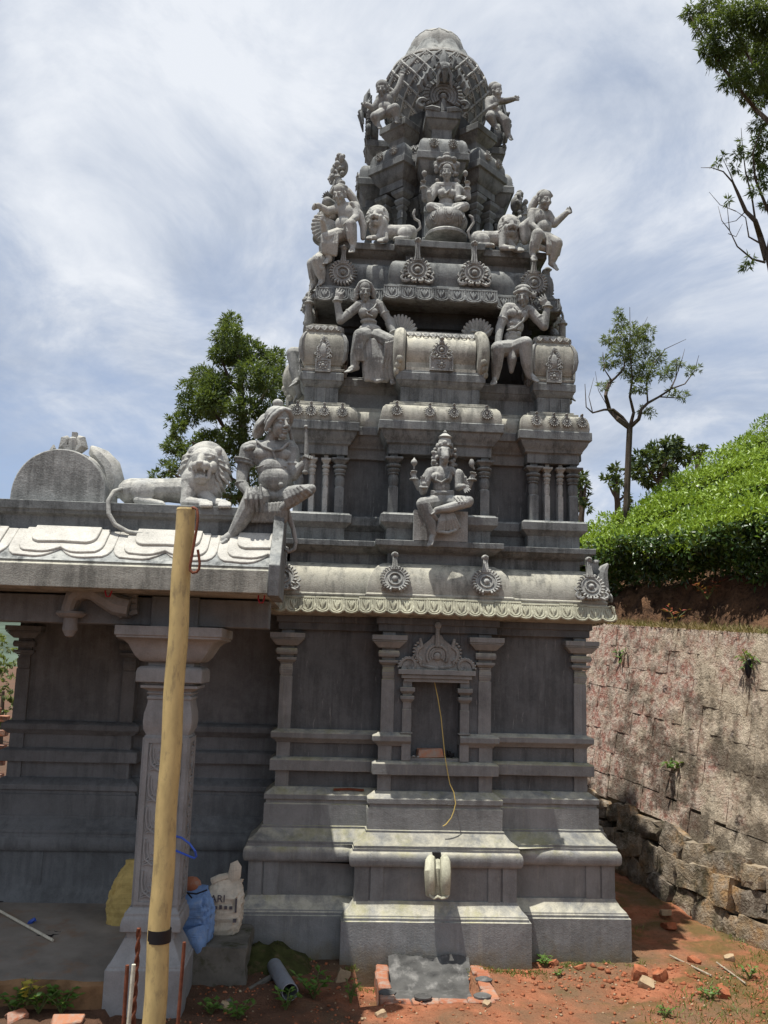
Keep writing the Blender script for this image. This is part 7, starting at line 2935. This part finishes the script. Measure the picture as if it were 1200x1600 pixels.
rod('dry_stick', 'bleached stick lying on the shaded soil by the temple corner', 'stick', a + Vector((0, 0, .02)), b_ + Vector((0, 0, .015)), .008, 'drystick')
a, b_ = G0(1120, 1508), G0(1165, 1540)
rod('dry_stick', 'thin broken stick on the mossy soil right of the longer stick', 'stick', a + Vector((0, 0, .02)), b_ + Vector((0, 0, .015)), .007, 'drystick')
# soil and moss heaped between the block and the plinth
mb = MB()
vs, fs = [], []
N_ = 26
for j in range(N_ + 1):
    for i in range(N_ + 1):
        x, y = -.72 + .95 * i / N_, -1.0 + .75 * j / N_
        e = max(0, 1 - ((x + .32) / .36) ** 2) * max(0, 1 - ((y + .45) / .38) ** 2)
        vs.append((x, y, -.05 + .22 * e ** .8 * (1 - .7 * max(0, (x + .3) / .5)) + .07 * fbm(x, y, 7, 5, 8) * e ** .5))
for j in range(N_):
    for i in range(N_):
        a = j * (N_ + 1) + i
        fs.append((a, a + 1, a + N_ + 2, a + N_ + 1))
mb.add(vs, fs)
M['moss'] = paint('moss_earth', (.048, .052, .018), .4, .95, (.12, .08, .05), .1, 9, .8, bump=.8)
o = mb.build('mossy_mound', M['moss'])
o['kind'] = 'structure'
o['label'] = 'mound of mossy dark earth against the plinth'

# ------------------------------------------------------------------ trees
M['bark'] = paint('bark', (.075, .058, .045), .35, .95, (.16, .14, .11), .1, 10, .6, (1, 1, .25), bump=.8)
M['leaf_oak'] = leaf_mat('silver_oak_leaf', (.030, .060, .018), (.085, .125, .040), (.055, .095, .022), .28, .5)
M['leaf_light'] = leaf_mat('feathery_leaf', (.065, .10, .030), (.16, .19, .075), (.11, .14, .05), .35, .5)
M['leaf_far'] = leaf_mat('far_leaf', (.022, .045, .020), (.06, .095, .035), None, .2, .6)


def tree(name, label, base, limbs, clumps, leaf, mat, group=None, per=160, spread=(.5, .5, .45), droop=-.1, seed=0, outer=.55):
    """limbs: list of (points, r0, r1); clumps: (centre, radius) ; leaves hang in sprays through each clump"""
    rg = np.random.default_rng(seed)
    root = thing(name, label, 'tree', base, group)
    for i, (pts, r0, r1) in enumerate(limbs):
        mb = MB()
        pts = [Vector(p_) for p_ in pts]
        # smooth the limb
        sm_ = []
        for a, b_ in zip(pts, pts[1:]):
            for t_ in (0, .33, .66):
                sm_.append(a.lerp(b_, t_))
        sm_.append(pts[-1])
        m_ = len(sm_)
        mb.tube(sm_, [r0 + (r1 - r0) * j / (m_ - 1) for j in range(m_)], 8 if r0 > .05 else 5)
        mb.build('trunk' if i == 0 else 'limb', M['bark'], root)
    P_, D_, N_ = [], [], []
    for c, r in clumps:
        n = max(18, int(per * (r / .8) ** 2))
        # sprays: points around a twig direction
        ns = max(3, n // 9)
        d = rg.normal(size=(ns, 3))
        d /= np.linalg.norm(d, axis=1)[:, None]
        rad = rg.uniform(outer, 1, (ns, 1)) ** .6
        cen = np.array(c) + d * rad * r * np.array([1, 1, .85])
        for q, dd in zip(cen, d):
            for _ in range(9):
                P_.append(q + rg.normal(0, .11 * min(1.0, r), 3))
                v = dd * .7 + rg.normal(0, .5, 3) + np.array([0, 0, droop])
                D_.append(v)
                N_.append(rg.normal(0, .6, 3) + np.array([0, 0, 1]))
    n = len(P_)
    me = leaves_mesh('crown', np.array(P_) - np.array(base), N_, D_, rg.uniform(.6, 1.2, n) * leaf[0], rg.uniform(.7, 1.2, n) * leaf[1], M[mat])
    o = bpy.data.objects.new('crown', me)
    link(o, root, T(*base))
    return root


# dense tree behind the hall
yt = 13.0
K = lambda x, y, d=0: at(x, y, yt + d)
mpp = (K(380, 600) - K(381, 600)).length
rg_ = random.Random(4)
cl = []
for px, py, r in [(368, 508, 20), (360, 535, 28), (392, 545, 30), (345, 560, 28), (420, 560, 26), (318, 590, 26), (300, 605, 20), (340, 600, 34), (385, 590, 36), (425, 600, 32), (452, 590, 20), (300, 640, 30), (340, 645, 34), (385, 645, 32), (430, 645, 30), (460, 650, 24),
                  (285, 665, 24), (320, 690, 32), (365, 690, 30), (410, 700, 28), (265, 705, 22), (262, 730, 18), (295, 715, 26), (340, 730, 26), (400, 730, 22), (250, 745, 14), (300, 750, 20), (440, 690, 26), (330, 620, 30), (375, 560, 30), (405, 770, 20), (360, 770, 20)]:
    for q in range(2):
        cl.append((tuple(K(px + rg_.uniform(-9, 9), py + rg_.uniform(-9, 9), rg_.uniform(-1.3, 1.3))), r * mpp * rg_.uniform(.62, .9)))
base = K(385, 1150)
limbs = [([(base.x, base.y, 0), K(383, 800), K(380, 700), K(376, 600), K(370, 520)], .20, .03)]
for a, b_ in (((380, 760), (300, 690)), ((381, 740), (440, 660)), ((379, 690), (320, 620)), ((377, 650), (430, 590)), ((376, 610), (345, 560)), ((381, 780), (262, 735))):
    m_ = ((a[0] + b_[0]) / 2, (a[1] + b_[1]) / 2 + 12)
    limbs.append(([K(*a), K(*m_), K(*b_)], .07, .02))
tree('leafy_tree', 'dense dark green tree rising behind the hall roof and guardian', (base.x, base.y, 0), limbs, cl, (.125, .036), 'leaf_oak', None, 3900, seed=3, outer=.3)
# lopped shade tree on the skyline, half bare
yt = 6.1
kt = .66
mpp = (K(380, 600) - K(381, 600)).length
base = hp(8.2, 2.1)
limbs = [([tuple(base), K(979, 790), K(980, 760), K(982, 710), K(984, 668)], .058, .05)]
for pts, r0, r1 in [
        ([(984, 668), (966, 655), (952, 640), (946, 618), (950, 600), (962, 590)], .075, .03),
        ([(984, 668), (972, 652), (958, 640), (944, 640), (926, 645), (916, 636), (914, 600)], .05, .008),
        ([(984, 668), (998, 655), (1002, 640), (1012, 630), (1030, 620), (1048, 608), (1056, 590), (1058, 560)], .055, .01),
        ([(984, 668), (990, 645), (984, 620), (988, 590), (985, 560), (984, 480)], .05, .006),
        ([(948, 612), (956, 595), (945, 578), (942, 550)], .03, .006), ([(962, 590), (975, 575), (978, 545), (960, 505)], .028, .006),
        ([(1048, 608), (1070, 600), (1085, 580), (1092, 555)], .022, .005), ([(1030, 620), (1060, 622), (1082, 617)], .02, .005),
        ([(1012, 630), (1010, 600), (1020, 570), (1040, 545), (1072, 530)], .024, .005), ([(926, 645), (920, 620), (928, 590)], .014, .004),
        ([(985, 560), (1000, 520), (1012, 495)], .014, .004), ([(1056, 590), (1066, 560), (1070, 545)], .012, .004), ([(952, 640), (935, 610), (930, 580)], .012, .004)]:
    limbs.append(([K(x, y, rg_.uniform(-.16, .16)) if 0 < i else K(x, y) for i, (x, y) in enumerate(pts)], r0 * kt, r1 * kt))
cl = []
for px, py, r in [(970, 505, 14), (955, 530, 16), (985, 525, 20), (1000, 545, 22), (970, 550, 20), (1012, 520, 14), (950, 565, 14), (985, 575, 22), (1010, 580, 20), (1000, 605, 14), (1040, 585, 14), (1028, 560, 14), (1058, 570, 12), (1048, 612, 9), (1068, 618, 9), (1080, 580, 9),
                  (950, 600, 8), (1015, 645, 8), (965, 490, 8), (1090, 575, 6), (940, 605, 7), (1005, 640, 8)]:
    cl.append((tuple(K(px, py, rg_.uniform(-.3, .3))), r * mpp * .98))
tree('shade_tree', 'lopped half-bare shade tree with a forked trunk standing on the tea slope', tuple(base), limbs, cl, (.075, .017), 'leaf_light', None, 11000, seed=8, outer=.2)
# dark trees beyond the ridge
yt = 30.0
mpp = (K(380, 600) - K(381, 600)).length
for nm, lab, spots, tr, sd in (
        ('dark_tree', 'round dark tree beyond the ridge right of the shade tree trunk', [(1045, 690, 16), (1025, 705, 20), (1060, 705, 18), (1005, 720, 20), (1040, 725, 22), (1072, 722, 14), (1015, 745, 20), (1050, 750, 18), (990, 740, 14)], (1030, 760), 21),
        ('dark_tree', 'sparse dark tree beyond the ridge left of the shade tree trunk', [(958, 745, 10), (968, 760, 12), (950, 755, 8), (962, 730, 7), (975, 775, 10)], (965, 785), 22),
        ('dark_tree', 'dark loose tree showing behind the right edge of the tower', [(915, 750, 9), (908, 765, 12), (918, 775, 9), (905, 740, 7), (912, 795, 10), (900, 780, 12), (895, 750, 14)], (908, 810), 23),
        ('dark_tree', 'low dark crown at the far end of the ridge top', [(1090, 700, 8), (1098, 708, 8), (1082, 708, 8)], (1090, 730), 24)):
    cl = []
    for px, py, r in spots:
        for q in range(2):
            cl.append((tuple(K(px + rg_.uniform(-5, 5), py + rg_.uniform(-5, 5), rg_.uniform(-1, 1))), r * mpp * .75))
    b_ = K(*tr)
    limbs = [([(b_.x, b_.y, 0), K(tr[0], tr[1]), K(spots[0][0], spots[0][1] + 8)], .22, .05)]
    for px, py, r in spots[1:5]:
        limbs.append(([K(tr[0], tr[1] - 4), K((tr[0] + px) / 2, (tr[1] + py) / 2), K(px, py)], .09, .03))
    tree(nm, lab, (b_.x, b_.y, 0), limbs, cl, (.30, .12), 'leaf_far', 'dark trees beyond the ridge', 620, seed=sd, outer=.25)
# tree at the right edge of the picture: bare lower branches and a leafy bough above
yt = 6.0
mpp = (K(380, 600) - K(381, 600)).length
base = hp(7.35, 4.5)
limbs = [([tuple(base), K(1222, 520), K(1212, 440), K(1203, 400), K(1212, 340), K(1230, 200), K(1240, 60)], .11, .05)]
for pts, r0, r1 in [
        ([(1198, 405), (1188, 370), (1180, 345), (1165, 330), (1152, 300), (1145, 285)], .06, .018),
        ([(1145, 285), (1130, 268), (1112, 262), (1095, 262)], .016, .004), ([(1152, 300), (1140, 270), (1128, 245)], .014, .004),
        ([(1180, 345), (1175, 310), (1165, 270), (1160, 230), (1158, 200)], .02, .004), ([(1196, 410), (1176, 405), (1152, 385), (1140, 360), (1136, 320)], .022, .004),
        ([(1140, 360), (1128, 345), (1122, 322)], .010, .003), ([(1150, 330), (1125, 320), (1108, 300)], .009, .003), ([(1188, 380), (1170, 370), (1165, 340), (1150, 330)], .018, .004),
        ([(1200, 330), (1180, 280), (1176, 240), (1190, 200)], .03, .006), ([(1212, 200), (1180, 170), (1140, 120), (1100, 60), (1075, 20)], .05, .008), ([(1215, 150), (1170, 90), (1140, 30)], .04, .008),
        ([(1138, 365), (1150, 370), (1160, 350)], .008, .003), ([(1165, 330), (1150, 345), (1128, 350)], .010, .003)]:
    limbs.append(([K(x, y, rg_.uniform(-.2, .2)) for x, y in pts], r0, r1))
cl = []
for px, py, r in [(1080, 20, 18), (1095, 40, 18), (1110, 10, 26), (1130, 35, 30), (1160, 20, 34), (1190, 30, 34), (1110, 70, 24), (1140, 75, 30), (1175, 70, 34), (1200, 80, 34), (1120, 95, 20), (1150, 110, 28), (1185, 115, 30), (1140, 130, 16), (1165, 145, 20), (1195, 150, 24), (1185, 165, 12), (1215, 120, 40), (1215, 40, 40),
                  (1185, 195, 16), (1192, 220, 18), (1180, 240, 14), (1195, 250, 18), (1160, 225, 8), (1155, 240, 9), (1150, 262, 8), (1130, 245, 6), (1118, 255, 6), (1185, 270, 14), (1198, 285, 14), (1165, 275, 8), (1195, 320, 10), (1165, 415, 8), (1172, 405, 7), (1180, 300, 10), (1138, 315, 6)]:
    cl.append((tuple(K(px, py, rg_.uniform(-.6, .6))), r * mpp * .92))
tree('edge_tree', 'tree at the right edge with bare lower branches and a drooping leafy bough', tuple(base), limbs, cl, (.115, .024), 'leaf_oak', None, 8000, droop=-.55, seed=31, outer=.15)
# seen through the gap at the left end of the hall
yt = 16.0
mpp = (K(380, 600) - K(381, 600)).length
cl = [(tuple(K(px, py, rg_.uniform(-1, 1))), r * mpp) for px, py, r in [(5, 1010, 14), (14, 1040, 14), (0, 1050, 16), (16, 1070, 12), (6, 1085, 14), (22, 1090, 14), (-10, 1000, 16), (-20, 1040, 20), (14, 1100, 12), (2, 1120, 14), (20, 1115, 10)]]
b_ = K(0, 1160)
tree('bush_tree', 'light green bushy tree seen through the gap at the far left', (b_.x, b_.y, 0), [([(b_.x, b_.y, 0), K(5, 1080)], .08, .04)], cl, (.16, .07), 'leaf_light', None, 700, seed=41, outer=.2)
# brick stack seen through the gap
yb2 = 3.4
st_ = thing('brick_stack', 'stack of red and pale bricks seen through the gap at the far left', 'brick stack', tuple(at(-10, 1200, yb2)))
BRK = [brick_shape(.23, .11, .075, 70 + i, .006) for i in range(4)]
p0, p1 = at(-60, 1200, yb2), at(16, 1105, yb2)
nr = int((p1.z - 0) / .085)
for r_ in range(nr):
    x = p1.x - .12 - (.115 if r_ % 2 else 0)
    while x > p1.x - 1.2:
        inst(rr.choice(BRK), 'brick', st_, T(x, yb2 + rr.uniform(-.01, .01), .04 + r_ * .085) @ RZ(rr.uniform(-.03, .03)))
        x -= .24
# hazy hill far behind
mb = MB()
vs, fs = [], []
for i in range(81):
    a = -1.9 + 3.4 * i / 80
    for j, rad in enumerate((150, 175, 210, 260)):
        hgt = (0, 7, 15, 22)[j] * (1 + .35 * math.sin(a * 3.1) + .2 * math.sin(a * 7.3 + 1)) * (.55 if a > -.2 else 1)
        vs.append((rad * math.sin(a), rad * math.cos(a), max(-.2, hgt + 1.5 * fbm(a * 6, j, 1, 4)) if j else -.3))
for i in range(80):
    for j in range(3):
        fs.append((i * 4 + j, (i + 1) * 4 + j, (i + 1) * 4 + j + 1, i * 4 + j + 1))
mb.add(vs, fs)
M['hills'] = paint('wooded_hill', (.075, .10, .075), .4, .95, (.05, .075, .05), .1, .08, .6)
o = mb.build('far_hills', M['hills'])
o['kind'] = 'structure'
o['label'] = 'low wooded hills on the horizon'
settle()


def copy_tree(o, W, parent=None):
    """a thing with its parts, turned by W"""
    c = o.copy()
    COL.objects.link(c)
    if parent is None:
        c.matrix_basis = W @ o.matrix_basis
    else:
        c.parent = parent
    for ch in list(o.children):
        copy_tree(ch, W, c)
    return c


# the flanks of the tower carry the same figures; only their edges show
turn = lambda a: T(CX, CY, 0) @ RZ(a) @ T(-CX, -CY, 0)
things_ = {o['label']: o for o in SC.objects if 'label' in o and o.parent is None}


def again(start, a, label, off=(0, 0, 0)):
    src = next(o for l, o in things_.items() if l.startswith(start))
    c = copy_tree(src, turn(a))
    c['label'] = label
    c.location += Vector(off)
    return c


again('four-armed goddess', -math.pi / 2, 'crowned deity seen in profile on the left flank under the dome', (-.10, -.70, 0))
again('four-armed goddess', math.pi / 2, 'dark topknot and shoulder of a deity behind the right-hand corner attendant', (.06, -.35, 0))
again('seated bare-chested', -math.pi / 2, 'bearer on the left flank, only raised arm and head showing past the corner dome')
again('seated woman statue', math.pi / 2, 'bearer on the right flank, arm and shoulder showing past the corner dome')
again('long-haired seated attendant on the hill', -math.pi / 2, 'attendant on the left flank with draped knees hanging below the caped one', (0, 0, -.30))
